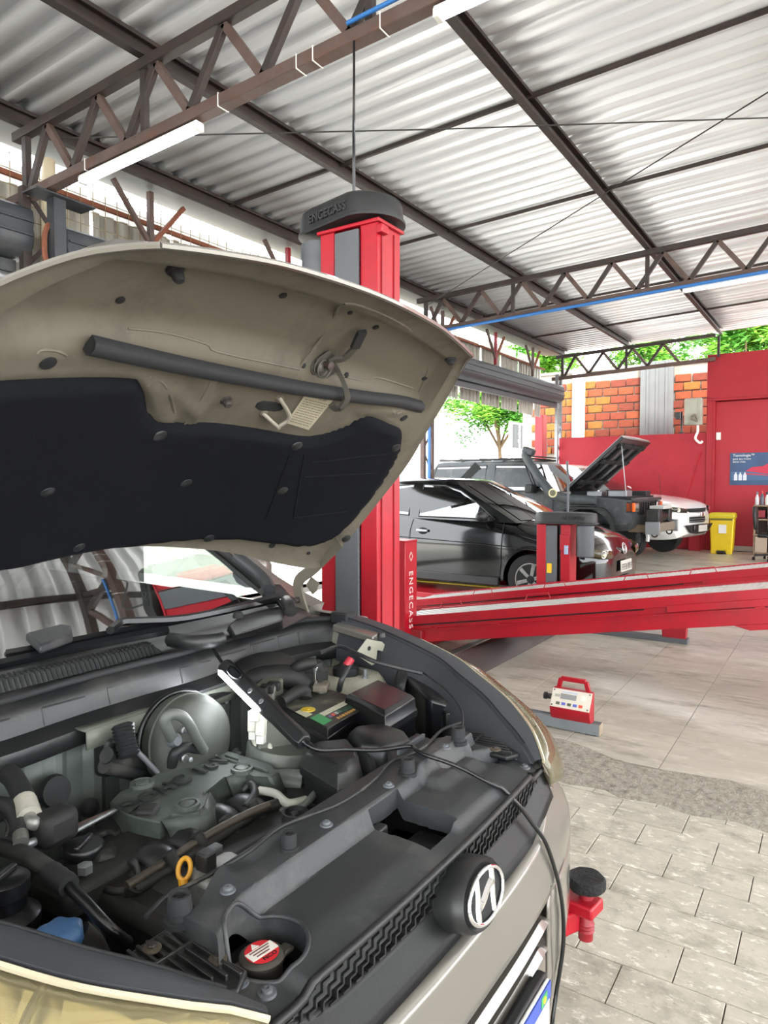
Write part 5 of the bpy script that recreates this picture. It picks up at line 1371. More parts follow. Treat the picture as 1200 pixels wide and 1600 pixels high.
# fuel rail and injectors in front
hose('fuel_rail', [(198, 1385, .765), (255, 1350, .77), (320, 1308, .775), (380, 1275, .78), (420, 1258, .78)], .0075, M('rail_brown', '#4a443b', .5, metal=.4, var=.2))
hose('wiring_loom', [(210, 1390, .755), (262, 1362, .76), (330, 1316, .765), (400, 1270, .77), (440, 1254, .77)], .010, DUST)
for k, (x, y) in enumerate(((262, 1352), (306, 1322), (350, 1294), (392, 1270))):
    a = at(x, y, z=.765); MB().tube([a + UZ * .02, a + Vector((.01, -.02, -.015)), a + Vector((.014, -.035, -.05))], .011, n=8, sm=3).build('injector', DUST, car)
for k, (x, y) in enumerate(((255, 1400), (300, 1372), (352, 1330), (395, 1312))):
    a = at(x, y, z=.70); MB().tube([a + Vector((-.01, .05, .03)), a + Vector((0, .02, .05)), a + Vector((.0, -.02, .03)), a + Vector((.0, -.04, -.06))], .032, n=12, sm=5).build('intake_runner', TRIM, car)
hose('loom_branch', [(212, 1385, .76), (202, 1405, .74), (206, 1430, .72), (226, 1450, .70)], .013, DUST)
hose('loom_branch', [(150, 1388, .74), (178, 1393, .75), (205, 1392, .75)], .006, HOSE)
hose('loom_branch', [(190, 1400, .73), (184, 1420, .71), (176, 1440, .69)], .007, HOSE)
hose('loom_branch', [(196, 1350, .76), (208, 1347, .77), (215, 1360, .76), (214, 1378, .75)], .005, HOSE)
# oil dipstick: yellow ring handle
dc = at(288, 1358, z=.80); dn_ = (Vector((0, 0, CAM_H)) - dc).normalized(); ux = RGT; vy = dn_.cross(ux).normalized(); vy = -vy if vy.z < 0 else vy
YP = M('dipstick_yellow', '#c88f1c', .4, var=.1)
m = MB(); pts = [dc + ux * .0092 * math.cos(a) + vy * .0145 * math.sin(a) for a in [2 * PI * i / 20 for i in range(22)]]; m.tube(pts, .0038, n=8, sm=1); dp_ = m.build('dipstick', YP, car)
MB().tube([dc - vy * .014, dc - vy * .027 + ux * .002], lambda t: .0075 - .002 * t, n=8, sm=1).build('dipstick_neck', YP, dp_)
MB().tube([dc - vy * .026 + ux * .002, dc - vy * .09 + Vector((0, .03, -.02))], .005, n=8, sm=1).build('dipstick_tube', STEELD, dp_)
# alloy thermostat block with plug
b0 = at(345, 1352, z=.795); MB().box(b0 + Vector((0, 0, -.03)), (.085, .07, .06), (0, 0, -.1)).build('alloy_housing', ALU, car, bevel=.012)
MB().box(b0 + Vector((-.018, .012, .012)), (.022, .024, .028)).build('sensor_plug', BLK, car, bevel=.003)
b1 = at(335, 1330, z=.79); MB().box(b1, (.022, .018, .018)).build('sensor_plug', GREY, car, bevel=.003)
# coolant bleed cap with bright centre, right of the rail
p = at(461, 1278, z=.79); MB().box(p + Vector((0, 0, -.03)), (.07, .06, .03)).build('cap_bracket', GREY, car, bevel=.006)
MB().lathe([(.02, -.012), (.023, -.008), (.023, .012), (.019, .012), (.018, .004), (.008, .004), (.006, .010), (.001, .011)], p, UZ, 22).build('bleed_cap', BLK, car)
# throttle / hoses to the airbox, ribbed steel hose
hose('braided_hose', [(418, 1230, .76), (440, 1222, .765), (472, 1226, .76)], .017, HOSEG)
hose('braided_hose', [(420, 1216, .775), (445, 1212, .775), (475, 1214, .775)], .014, HOSEG)
hose('vacuum_hose', [(405, 1235, .78), (430, 1240, .78), (450, 1255, .775), (478, 1250, .77)], .008, M('pale_hose', '#9a9a90', .5))
hose('vacuum_hose', [(440, 1265, .76), (470, 1262, .77), (492, 1240, .78)], .007, HOSEG)
hose('vacuum_hose', [(380, 1235, .775), (392, 1226, .785), (398, 1240, .78), (384, 1262, .77)], .008, HOSE)
# ---- intake air box, ribbed neck and resonator
ab = [at(x, y, z=.83) for x, y in ((470, 1192), (486, 1172), (545, 1166), (562, 1188), (566, 1206), (545, 1222), (528, 1226))]
abc = sum(ab, Vector()) / len(ab)
box_ = MB().loft([[p + (p - abc) * k + UZ * dz for p in ab] for k, dz in ((-.18, -.11), (-.08, -.03), (.02, -.022), (.04, -.018), (.04, -.008), (-.02, -.004), (-.10, .016), (-.3, .026))]).build('air_box', TRIM, car, ang=35, bevel=.002)
p = at(490, 1228, z=.775); MB().box(p, (.034, .003, .022), (0, 0, .32)).build('box_label', M('tag_grey', '#8f8a82', .5), box_, smooth=False)
nk0, nk1 = at(556, 1196, z=.815), at(590, 1190, z=.805)
m = MB(); 
for k in range(7):
    t = k / 6; c = nk0.lerp(nk1, t); r = .040 if k % 2 else .034
    m.v += []; 
rings = []
for k in range(13):
    t = k / 12; rings.append(MB().ring(nk0.lerp(nk1, t) + Vector((.0, 0, -.01)), nk1 - nk0, .043 if k % 2 else .036, 20))
m.loft(rings); m.build('ribbed_neck', RUB, car, ang=60)
rs = [at(x, y, z=.845) for x, y in ((541, 1152), (552, 1142), (600, 1138), (636, 1150), (646, 1164), (600, 1176), (560, 1172))]; rsc = sum(rs, Vector()) / len(rs)
MB().loft([[p + (p - rsc) * k + UZ * dz for p in rs] for k, dz in ((.0, -.10), (.03, -.02), (.02, -.008), (-.1, .010), (-.35, .018))]).build('resonator', TRIM, car, ang=40, bevel=.003)
# ---- battery with its label
bt = [at(x, y, z=.865) for x, y in ((436, 1102), (512, 1141), (578, 1096), (502, 1073))]; btc = sum(bt, Vector()) / 4
bat = MB().loft([[p + (p - btc) * k + UZ * dz for p in bt] for k, dz in ((-.06, -.17), (-.05, -.03), (.0, -.027), (.0, -.018), (-.015, -.017), (-.015, 0))]).build('battery', BLKS, car, ang=30, bevel=.002)
bu, bv = (bt[1] - bt[0]), (bt[3] - bt[0])
def bq(u, v, h=.001): return bt[0] + bu * u + bv * v + UZ * h
def bpatch(u0, v0, u1, v1, name, mat, h=.0012): m = MB(); m.prism([bq(u0, v0, h), bq(u1, v0, h), bq(u1, v1, h), bq(u0, v1, h)], (0, 0, .0006)); return m.build(name, mat, bat, smooth=False)
bpatch(.03, .03, .97, .97, 'battery_top', M('battery_grime', '#3b3a33', .6, var=.3, vscale=20, dirt='#8b8a76', dirt_amt=.8, dscale=16), .0002)
bpatch(.60, .04, .96, .96, 'battery_label', M('label_black', '#1c1c1d', .4))
bpatch(.62, .25, .72, .94, 'label_strip', M('strip_white', '#b9b6a4', .5, var=.15, vscale=60), .002)
bpatch(.62, .04, .88, .24, 'label_green', M('strip_green', '#2f8a4f', .45), .002)
bpatch(.76, .55, .84, .94, 'label_patch', M('strip_dark_green', '#2e4a3b', .5), .002)
for k, c in enumerate(('#6f6b8c', '#c25347', '#9da39a', '#4f6f60')): bpatch(.75, .28 + k * .075, .81, .335 + k * .075, 'label_icon', M('ic' + c[1:], c, .5), .002)
for k in range(7): bpatch(.87, .34 + k * .062, .92, .38 + k * .062, 'label_letter', M('let_orange', '#b98c4c', .5), .002)
MB().lathe([(.016, 0), (.016, .002), (.004, .002), (.004, .003), (.001, .003)], bq(.42, .22), UZ, 20).build('label_seal', M('seal_yellow', '#c9ac2c', .45), bat)
bpatch(.34, .02, .56, .16, 'vent_sticker', M('sticker_pale', '#bdbb9f', .5, var=.2, vscale=60), .0015)
tp_ = bq(.14, .84); MB().lathe([(.014, 0), (.012, .02), (.001, .021)], tp_, UZ, 14).build('battery_post', ALU, bat)
MB().box(tp_ + Vector((.0, .0, .014)), (.055, .035, .016), (0, 0, .5)).build('post_clamp', M('oxidised_clamp', '#6d665a', .7, metal=.3, var=.4, vscale=40), bat, bevel=.003)
MB().cyl(tp_ + Vector((-.01, .01, .01)), tp_ + Vector((-.01, .01, .06)), .006, 10).build('clamp_bolt', CHROME, bat)
hose('battery_cable', [(530, 1078, .885), (534, 1062, .915), (545, 1040, .94), (550, 1030, .95)], .007, HOSE)
MB().cyl(at(541, 1040, z=.94), at(549, 1029, z=.955), .010).build('red_sleeve', M('sleeve_red', '#9c2230', .5), car)
# ---- fuse box behind the battery
fb = [at(x, y, z=.885) for x, y in ((536, 1086), (602, 1118), (652, 1088), (590, 1060))]; fbc = sum(fb, Vector()) / 4
fus = MB().loft([[p + (p - fbc) * k + UZ * dz for p in fb] for k, dz in ((-.08, -.18), (-.05, -.05), (.01, -.045), (.01, -.03), (-.03, -.026), (-.06, -.004), (-.18, .004))]).build('fuse_box', BLKS, car, ang=35, bevel=.002)
p = at(590, 1125, z=.84); MB().box(p, (.045, .002, .014), (0, 0, .66)).build('fuse_sticker', M('sticker_ochre', '#a58a24', .5), fus, smooth=False)
# back of the far lamp housing
lh = MB().loft([[V(.55, .70, .72), V(.66, .86, .75), V(.60, .96, .76), V(.50, .82, .73)], [V(.55, .70, .83), V(.65, .86, .87), V(.59, .95, .88), V(.50, .82, .86)]]).build('lamp_housing', BLKS, car, bevel=.012)
for k in range(3): MB().box(V(.535 + .02 * k, .80 + .05 * k, .80 + .012 * k), (.11, .012, .06), (0, 0, .8)).build('housing_rib', TRIM, lh, bevel=.002)
MB().lathe([(.05, 0), (.05, .02), (.04, .03), (.001, .03)], V(.60, .945, .835), (-.4, .8, .2), 20).build('bulb_cover', TRIM, lh)
hose('lamp_wire', [(660, 1050, .92), (700, 1080, .90), (721, 1110, .88), (722, 1136, .86)], .0028, HOSE, n=5)
hose('release_cable', [(500, 1020, .95), (530, 1010, .96), (560, 1022, .96), (590, 1035, .95), (660, 1052, .93)], .005, HOSE, n=6)
# ---- brake servo, master pipes and the shiny shield
sc0 = at(308, 1158, Y=1.10); sax = Vector((-.10, -1, .12)).normalized()
sv = MB().lathe([(.076, -.09), (.090, -.085), (.094, -.05), (.094, -.04), (.097, -.038), (.097, -.026), (.094, -.024), (.090, -.005), (.078, .008), (.05, .013), (.04, .02), (.001, .021)], sc0, sax, 40).build('brake_servo', M('servo_dull', '#3f423c', .6, metal=.1, var=.2, vscale=10, dirt='#3f403a', dirt_amt=.6, dscale=9), car, ang=40)
m = MB(); rg = MB().ring(sc0 - sax * .06, sax, .097, 40); m.tube(rg + rg[:2], .006, n=8, sm=1); m.build('servo_rim', BLKS, sv)
for a, r in ((.7, .055), (5.9, .05)):
    x_ = sax.cross(UZ).normalized(); y_ = x_.cross(sax); c = sc0 + x_ * r * math.cos(a) + y_ * r * math.sin(a) + sax * .012
    MB().lathe([(.008, 0), (.008, .01), (.005, .012), (.005, .03), (.001, .031)], c, sax, 8).build('servo_stud', GALV, sv)
pv = lambda x, y, Y: at(x, y, Y=Y)
MB().tube([pv(269, 1155, 1.075), pv(263, 1142, 1.06), pv(257, 1126, 1.05), pv(266, 1116, 1.045), pv(284, 1119, 1.045), pv(297, 1134, 1.05), pv(306, 1152, 1.06), pv(318, 1172, 1.08)], .0105, n=10, sm=6).build('vacuum_pipe', HOSEG, car)
MB().lathe([(.014, 0), (.014, .01), (.009, .02)], pv(269, 1156, 1.08), sax, 14).build('servo_valve', GREY, car)
MB().tube([pv(268, 1196, 1.10), pv(272, 1180, 1.09), pv(284, 1170, 1.085), pv(298, 1168, 1.085), pv(312, 1177, 1.09)], .011, n=10, sm=6).build('vacuum_pipe', HOSE, car)
for q_, r_ in (([(166, 1180), (190, 1187), (225, 1193), (262, 1196), (285, 1203)], .015), ([(163, 1196), (190, 1203), (225, 1212), (255, 1220)], .015)): MB().tube([pv(x, y, 1.15 + .01 * k) for k, (x, y) in enumerate(q_)], r_, n=14, sm=6).build('heater_hose', HOSE, car)
MB().tube([pv(206, 1130, 1.15), pv(207, 1150, 1.14), pv(212, 1170, 1.13), pv(230, 1190, 1.125), pv(247, 1207, 1.12)], .0055, n=8, sm=5).build('brake_pipe', GALV, car)
m = MB(); rings = []
a_, b_ = pv(190, 1132, 1.15), pv(202, 1182, 1.12)
for k in range(19): rings.append(MB().ring(a_.lerp(b_, k / 18), b_ - a_, .021 if k % 2 else .017, 14))
MB().loft(rings).build('ribbed_sleeve', RUB, car, ang=60)
m = MB(); m.box(pv(170, 1178, 1.195), (.05, .04, .08), (0, 0, .3)); m.build('heater_connection', BLK, car, bevel=.012)
MB().lathe([(.018, 0), (.016, .008), (.010, .012), (.001, .012)], pv(140, 1262, 1.19), (0, -1, .1), 20).build('firewall_plug', RUB, car)
for x, y in ((146, 1150), (170, 1146), (92, 1238), (345, 1095), (368, 1178), (360, 1200)):
    c = pv(x, y, 1.20); MB().lathe([(.014, 0), (.013, .003), (.007, .004), (.006, .02), (.001, .021)], c, (0, -1, .1), 12).build('firewall_stud', GALV, car)
# big pale shield plate to the right of the servo
m = MB(); q0 = [pv(x, y, Y) for x, y, Y in ((408, 1136, 1.02), (438, 1112, 1.05), (476, 1136, .98), (474, 1200, .96), (440, 1222, .97), (400, 1210, 1.0))]
m.prism(q0, (.01, .02, 0)); m.build('shield_plate', SHIELD, car, bevel=.006)
m = MB(); rings = []
for k in range(2): pass
MB().lathe([(.075, -.10), (.078, 0), (.074, .006), (.001, .008)], at(442, 1165, z=.80), (.1, -.1, 1), 30).build('alloy_drum', SHIELD, car)
# white connectors and cream cables under the lamp
CRM = M('connector_cream', '#cfcfc2', .5, dirt='#8e8d80', dirt_amt=.4, dscale=20)
for k, (x, y) in enumerate(((396, 1126), (408, 1132))):
    c = at(x, y, z=.865); o = MB().box(c, (.022, .02, .045), (0, .1, .4)).build('white_connector', CRM, car, bevel=.003)
    MB().box(c - UZ * .03, (.019, .017, .02), (0, .1, .4)).build('connector_collar', WHITE, o, bevel=.002)
MB().box(at(402, 1116, z=.885), (.05, .022, .018), (0, 0, .4)).build('connector_block', CRM, car, bevel=.003)
for k, xs in enumerate(((394, 398, 404, 403), (401, 410, 411, 409), (409, 418, 423, 422))):
    hose('cream_cable', [(xs[0], 1140, .84), (xs[1], 1158, .82), (xs[2], 1178, .80), (xs[3], 1200, .77)], .0062, CRM, n=8)
# hoses and wipers motor shapes under the cowl, right of the lamp
m = MB(); m.sphere(at(410, 1050, z=.90), .085, 16, (1.3, .8, .55)); m.build('wiper_motor_cover', DUST, car)
hose('dusty_duct', [(372, 1078, .88), (400, 1062, .90), (450, 1058, .90), (478, 1068, .88)], .03, DUST)
b = MB().box(at(420, 1085, z=.88), (.08, .05, .06), (0, 0, .45)).build('relay_block', M('relay_grey', '#5f6056', .55, var=.2), car, bevel=.006)
for k in range(3): MB().box(at(408 + k * 10, 1080 - k * 4, z=.905), (.018, .03, .02), (0, 0, .45)).build('relay_cap', DUST, b, bevel=.003)
hose('dusty_hose', [(455, 1050, .91), (468, 1040, .93), (490, 1036, .93)], .014, DUST)
MB().lathe([(.04, -.03), (.042, .0), (.03, .01), (.028, .02), (.001, .021)], at(487, 1046, z=.91), UZ, 20).build('strut_reservoir', DUST, car)
hose('loom_trunk', [(440, 1096, .88), (462, 1082, .89), (476, 1080, .885), (478, 1092, .87)], .014, DUST)
# ---- near-side corner: big hoses, reservoir, washer cap
hose('air_conditioning_hose', [(-20, 1318, .80), (40, 1336, .81), (90, 1368, .81), (102, 1378, .81)], .0125, HOSE, n=14)
cl0, cl1 = at(78, 1362, z=.81), at(108, 1384, z=.81)
m = MB(); m.loft([MB().ring(cl0.lerp(cl1, k / 6), cl1 - cl0, .0158 if k % 2 else .0148, 16) for k in range(7)]); m.build('hose_collar', RUB, car, ang=60)
hose('air_conditioning_pipe', [(100, 1378, .81), (135, 1412, .80), (170, 1450, .78), (200, 1474, .75)], .0082, BLKS, n=14)
hose('bay_hose', [(0, 1202, .87), (20, 1215, .87), (34, 1240, .86), (42, 1262, .85)], .017, HOSE)
MB().cyl(at(38, 1252, z=.855), at(46, 1276, z=.845), .0185).build('foil_sleeve', M('foil', '#b5b2a4', .4, metal=.3, var=.2, vscale=30), car)
hose('bay_pipe', [(45, 1274, .845), (50, 1285, .84), (58, 1287, .835)], .0105, ALU)
hose('bay_hose', [(-6, 1258, .85), (14, 1262, .85), (28, 1280, .84), (32, 1300, .83)], .014, HOSE)
MB().cyl(at(31, 1296, z=.83), at(33, 1318, z=.82), .0115).build('crimp_sleeve', ALU, car)
hose('bay_pipe', [(35, 1320, .81), (46, 1318, .81), (58, 1312, .81)], .007, GALV)
bx2 = at(84, 1262, z=.85); ob = MB().box(bx2 + Vector((0, 0, -.03)), (.066, .05, .055), (0, 0, .1)).build('engine_mount_box', DUST, car, bevel=.014)
MB().lathe([(.03, 0), (.027, .012), (.001, .014)], at(84, 1236, Y=1.19), (0, -1, .2), 20).build('rubber_gaiter', RUB, car)
for k in range(3):
    hose('thin_wire', [(0, 1272 + 6 * k, .82), (8, 1268 + 6 * k, .83), (14, 1282 + 6 * k, .82), (10, 1300 + 4 * k, .81)], .003, HOSE, n=5)
p = at(8, 1398, z=.80); rv = MB().lathe([(.036, -.10), (.043, -.09), (.043, -.05), (.045, -.045), (.045, -.03), (.035, -.022), (.028, -.018), (.028, 0), (.032, .003), (.032, .022), (.026, .027), (.001, .028)], p, UZ, 26).build('fluid_reservoir', BLKS, car)
MB().box(p + UZ * .031, (.04, .009, .008), (0, 0, .4)).build('reservoir_grip', BLKS, rv, bevel=.002)
p = at(92, 1462, z=.775); CAPB = M('washer_blue', '#3e6390', .5, var=.1, dirt='#5a6a76', dirt_amt=.4, dscale=20)
rr_ = random.Random(2); rings = []
for r, h in ((.027, -.012), (.031, -.004), (.030, .006), (.025, .010), (.012, .012), (.001, .012)):
    rings.append([q + Vector((0, 0, 0)) + (q - p) * (.06 * math.cos(6 * i * 2 * PI / 36) if r > .02 else 0) for i, q in enumerate(MB().ring(p + UZ * h, UZ, r, 36))])
wc = MB().loft(rings).build('washer_cap', CAPB, car)
MB().box(p + Vector((-.034, .012, 0)), (.03, .022, .012), (0, 0, .4)).build('cap_tab', CAPB, wc, bevel=.004)
MB().cyl(p - UZ * .06, p - UZ * .01, .022).build('filler_tube', BLKS, car)
hose('filler_neck_hose', [(120, 1462, .76), (140, 1480, .74), (150, 1500, .72)], .02, DUST)
hose('lower_hose', [(128, 1352, .74), (148, 1372, .73), (158, 1402, .72), (152, 1440, .70), (148, 1470, .68)], .022, HOSE)
MB().lathe([(.012, 0), (.012, .012), (.001, .013)], at(133, 1363, z=.775), UZ, 6).build('hose_clip', GALV, car)
hose('upper_pipe', [(170, 1320, .74), (165, 1345, .76), (150, 1345, .76), (135, 1360, .75)], .02, DUST)
# scattered dark pulleys and brackets low in the bay
for x, y, z, r in ((60, 1420, .68, .06), (205, 1310, .70, .04), (255, 1305, .68, .035), (320, 1290, .70, .03), (430, 1290, .70, .035), (100, 1395, .70, .05)):
    MB().lathe([(r * .9, -.03), (r, -.025), (r, .0), (r * .85, .006), (r * .3, .004), (r * .25, .015), (.001, .015)], at(x, y, z=z), (.3, -.5, .8), 18).build('ancillary_boss', DUST, car)
for x, y, z in ((150, 1310, .75), (175, 1300, .755), (270, 1290, .74), (372, 1245, .74), (350, 1262, .735), (408, 1282, .74), (425, 1310, .73), (375, 1355, .74)):
    MB().box(at(x, y, z=z), (.05, .035, .03), (.1, .2, x * .1)).build('bracket', DUST, car, bevel=.006)

# ================================================================== lamp bar hung in the bay and its cable
lt = thing('work_light', 'black bar work light shining into the engine bay beside the battery', 'work light', (1.2, 1.1, .9))
wa, wb = at(350, 1040, Y=1.165), at(475, 1160, z=.885)
wd = (wb - wa).normalized(); vw = (Vector((0, 0, CAM_H)) - (wa + wb) / 2).normalized()
ws_ = wd.cross(vw).normalized(); wn_ = ws_.cross(wd).normalized()          # ws_ across the bar, wn_ towards the viewer
wn_ = wn_ if wn_.dot(vw) > 0 else -wn_
if ws_.dot(RGT) > 0: ws_ = -ws_                                            # ws_ points to the engine side (left of the bar)
LB = M('lamp_black', '#1a1b1c', .4, bump=.05, bscale=250)
hw = .0185
def bar_ring(p, w, d): return [p + ws_ * w * a + wn_ * d * b for a, b in ((1, -.7), (1, .3), (.6, 1), (-.6, 1), (-1, .3), (-1, -.7), (-.6, -1), (.6, -1))]
L_all = (wb - wa).length
body = MB().loft([bar_ring(wa + wd * t * L_all, hw * k, .014 * k) for t, k in ((0, .75), (.02, 1), (.62, 1), (.70, .92), (.97, .92), (1.0, .7))]).build('lamp_body', LB, lt, ang=35, bevel=.0015)
LED = M('led_strip', '#f4f8ff', .4, emit=30.)
s0, s1 = wa + wd * .05 * L_all, wa + wd * .56 * L_all
m = MB(); off = ws_ * (hw * .82) + wn_ * .0085
m.loft([[q + off + ws_ * .007 * a + wn_ * (.007 * b) for a, b in ((0, 1), (1, 0), (1, -1), (0, -1.4), (-.4, 0))] for q in (s0, s1)]); m.build('led_tube', LED, body)
for t in (.42, .56): MB().lathe([(.006, 0), (.0055, .002), (.003, .002), (.003, .0005), (.001, .0005)], wa + wd * t * L_all + wn_ * .014, wn_, 14).build('body_screw', GALV, body)
rgp = [wa + wd * (.10 + .17 * (.5 - .5 * math.cos(a))) * L_all + ws_ * (-.006 + .010 * math.sin(a)) + wn_ * .016 for a in [2 * PI * i / 24 for i in range(26)]]
MB().tube(rgp, .0028, n=6, sm=1).build('folding_ring', BLKS, body)
MB().tube([at(326, 1001, z=1.0), at(332, 1012, z=.992), at(340, 1025, Y=1.19), wa + wd * .012 + wn_ * .006], .004, n=8, sm=5).tube([at(322, 1005, z=1.0), at(326, 1001, z=1.003), at(330, 1004, z=.998)], .006, n=8, sm=3).build('hanging_hook', BLKS, lt)
c0 = wb + wd * .005
pts = [c0, at(500, 1172, z=.875), at(540, 1171, z=.866), at(590, 1172, z=.860)]
pl_ = [(640, 1181), (690, 1202), (740, 1222), (786, 1240)]
run = [cpt(lerp(pl_[k][0], pl_[k + 1][0], t), lerp(pl_[k][1], pl_[k + 1][1], t), .0075) for k in range(3) for t in (0, .2, .4, .6, .8)] + [cpt(786, 1240, .0075)]
run = [pts[-1]] + run
hull = [0]
for k in range(1, len(run)):                    # taut over the high points of the cover
    while len(hull) > 1 and (run[hull[-1]].z - run[hull[-2]].z) * (k - hull[-2]) <= (run[k].z - run[hull[-2]].z) * (hull[-1] - hull[-2]): hull.pop()
    hull.append(k)
for a, b in zip(hull, hull[1:]):
    for k in range(a, b + 1): run[k].z = lerp(run[a].z, run[b].z, (k - a) / (b - a))
run = run[1:]
for _ in range(6): run = [run[0]] + [a * .25 + b * .5 + c * .25 + Vector((0, 0, .0003)) for a, b, c in zip(run, run[1:], run[2:])] + [run[-1]]
pts += run
def bpt(x, y):
    p, n = hit(BUMP_BVH, x, y)
    return p + n * .0065 if p else at(x, y, Y=.45)
pts += [at(812, 1260, Y=.480), at(830, 1284, Y=.470)] + [bpt(x, y) for x, y in ((845, 1312), (858, 1345), (869, 1385), (875, 1430), (875, 1475), (869, 1520), (864, 1550))] + [at(862, 1610, Y=.46), at(860, 1700, Y=.47)]
MB().tube(pts, .0042, n=8, sm=6).build('power_cable', BLKS, lt)
MB().tube([c0 - wd * .01, c0 + (pts[1] - c0) * .6], lambda t: .0075 - .003 * t, n=10, sm=1).build('cable_gland', BLKS, lt)
# ================================================================== the three parked cars
CARBLK = M('black_car_paint', '#08090a', .10, coat=.6, spec=.4)
TINT = glass_mat('tinted_glass', '#1b1f22', .14)
CLEARG = glass_mat('clear_car_glass', '#8fa09e', .10)
HLG = glass_mat('lamp_glass', '#d8d4c4', .0)
TYRE = M('tyre', '#151516', .8, bump=.1, bscale=60)
def frame_of(F, a):
    a = math.radians(a); f = Vector((-math.sin(a), -math.cos(a), 0)); l = Vector((math.cos(a), -math.sin(a), 0)); F = Vector((F[0], F[1], 0))
    return lambda p: F + f * p[0] + l * p[1] + Vector((0, 0, p[2]))
class CB:
    """builds parts of one parked car in its own frame: x forward from the front bumper, y to its left, z up"""
    def __init__(s, root, T): s.root = root; s.T = T
    def put(s, m, name, mat, parent=None, **k):
        m.v = [s.T(p) for p in m.v]
        if 'flip' in k:
            if k.pop('flip'): m.f = [tuple(reversed(f)) for f in m.f]
        return m.build(name, mat, parent or s.root, **k)
def shell(cb, st, name, mat, arches=(), n=46, parent=None, **kw):
    """closed body: st = rows (x, half width bottom, half width middle, half width top, z bottom, z middle, z top, crown)"""
    st = sorted(st); x0, x1 = st[0][0], st[-1][0]; rings = []
    col = [[(r[0], r[k]) for r in st] for k in range(1, 8)]
    for i in range(n + 1):
        x = x0 + (x1 - x0) * i / n; hb, hm, ht, zb, zm, zt, cr = [sinterp(x, c) for c in col]
        half = [(hb * .6, zb - .0), (hb, zb), (hm * .985, zb + .10), (hm, zm), (hm * .985, lerp(zm, zt, .55)), (lerp(hm, ht, .55), lerp(zm, zt, .88)), (ht, zt), (ht * .93, zt + cr * .30), (ht * .6, zt + cr * .75), (ht * .25, zt + cr)]
        rings.append([Vector((x, -y, z)) for y, z in half] + [Vector((x, y, z)) for y, z in reversed(half)])
    m = MB().loft(rings)
    o = cb.put(m, name, mat, parent, ang=30, **kw)
    cut = []
    for ax, hy, r in arches:
        c = MB().cyl((ax, -hy - .2, r[1]), (ax, -hy + .28, r[1]), r[0], 28)
        c.cyl((ax, hy + .2, r[1]), (ax, hy - .28, r[1]), r[0], 28)
        k = cb.put(c, 'cutter', mat); cut.append(k)
        md = o.modifiers.new('arch', 'BOOLEAN'); md.operation = 'DIFFERENCE'; md.object = k; md.solver = 'EXACT'
    if cut:
        dg = bpy.context.evaluated_depsgraph_get(); me = bpy.data.meshes.new_from_object(o.evaluated_get(dg)); o.modifiers.clear(); o.data = me
        me.shade_smooth(); me.set_sharp_from_angle(angle=math.radians(30))
        for k in cut: bpy.data.objects.remove(k)
    return o
class Cabin:
    """glasshouse between belt and roof; front, rear and width as functions of height"""
    def __init__(s, zb, zt, xf, xr, hw, bow=.10, cr=.05): s.zb, s.zt, s.xf, s.xr, s.hw, s.bow, s.cr = zb, zt, xf, xr, hw, bow, cr
    def q(s, z): return (z - s.zb) / (s.zt - s.zb)
    def XF(s, z): return sinterp(s.q(z), s.xf)
    def XR(s, z): return sinterp(s.q(z), s.xr)
    def W(s, z): return lerp(s.hw[0], s.hw[1], s.q(z)) if len(s.hw) == 2 else sinterp(s.q(z), [(0, s.hw[0]), (.6, s.hw[1]), (1, s.hw[2])])
    def front(s, u, z, off=0.): w = s.W(z); return Vector((s.XF(z) - s.bow * u * u + off, u * w * .97, z + off * .4))
    def rear(s, u, z, off=0.): w = s.W(z); return Vector((s.XR(z) + s.bow * .7 * u * u - off, u * w * .97, z))
    def side(s, x, z, sg, off=0.): return Vector((x, sg * (s.W(z) + off), z))
    def ring(s, z, k=1.):
        out = [s.front(u, z) for u in (-.96, -.8, -.5, 0, .5, .8, .96)]
        out += [s.side(lerp(s.XF(z) - s.bow * 1.1, s.XR(z) + s.bow * .8, t), z, 1) for t in (0, .2, .4, .6, .8, 1)]
        out += [s.rear(u, z) for u in (.96, .8, .5, 0, -.5, -.8, -.96)]
        out += [s.side(lerp(s.XR(z) + s.bow * .8, s.XF(z) - s.bow * 1.1, t), z, -1) for t in (0, .2, .4, .6, .8, 1)]
        return out
    def roof_rings(s):
        r = [s.ring(s.zb - .06 * 0 + (s.zt - s.zb) * t) for t in (0, .25, .5, .75, .92, 1)]
        top = s.ring(s.zt); c = sum(top, Vector()) / len(top)
        for k, dz in ((.93, .45), (.75, .8), (.45, 1.), (.12, 1.05)): r.append([c + (p - c) * k + Vector((0, 0, s.cr * dz)) for p in top])
        return r
def pane(cb, cab, pts, sg, name, mat, parent, off=.006):
    """side window: (x, z) outline on the glasshouse side"""
    m = MB(); p = [cab.side(x, z, sg, off) for x, z in pts]; m.add(p, [tuple(range(len(p)))]); m2 = m
    if sg * 1 > 0: m.f = [tuple(reversed(f)) for f in m.f]
    return cb.put(m, name, mat, parent, smooth=False)
def screen(cb, fn, us, zs_, name, mat, parent, off=.008):
    m = MB(); m.grid([[fn(lerp(us[0], us[1], i / 12) * lerp(1, us[2], j / 6), lerp(zs_[0], zs_[1], j / 6), off) for i in range(13)] for j in range(7)])
    return cb.put(m, name, mat, parent, ang=60)
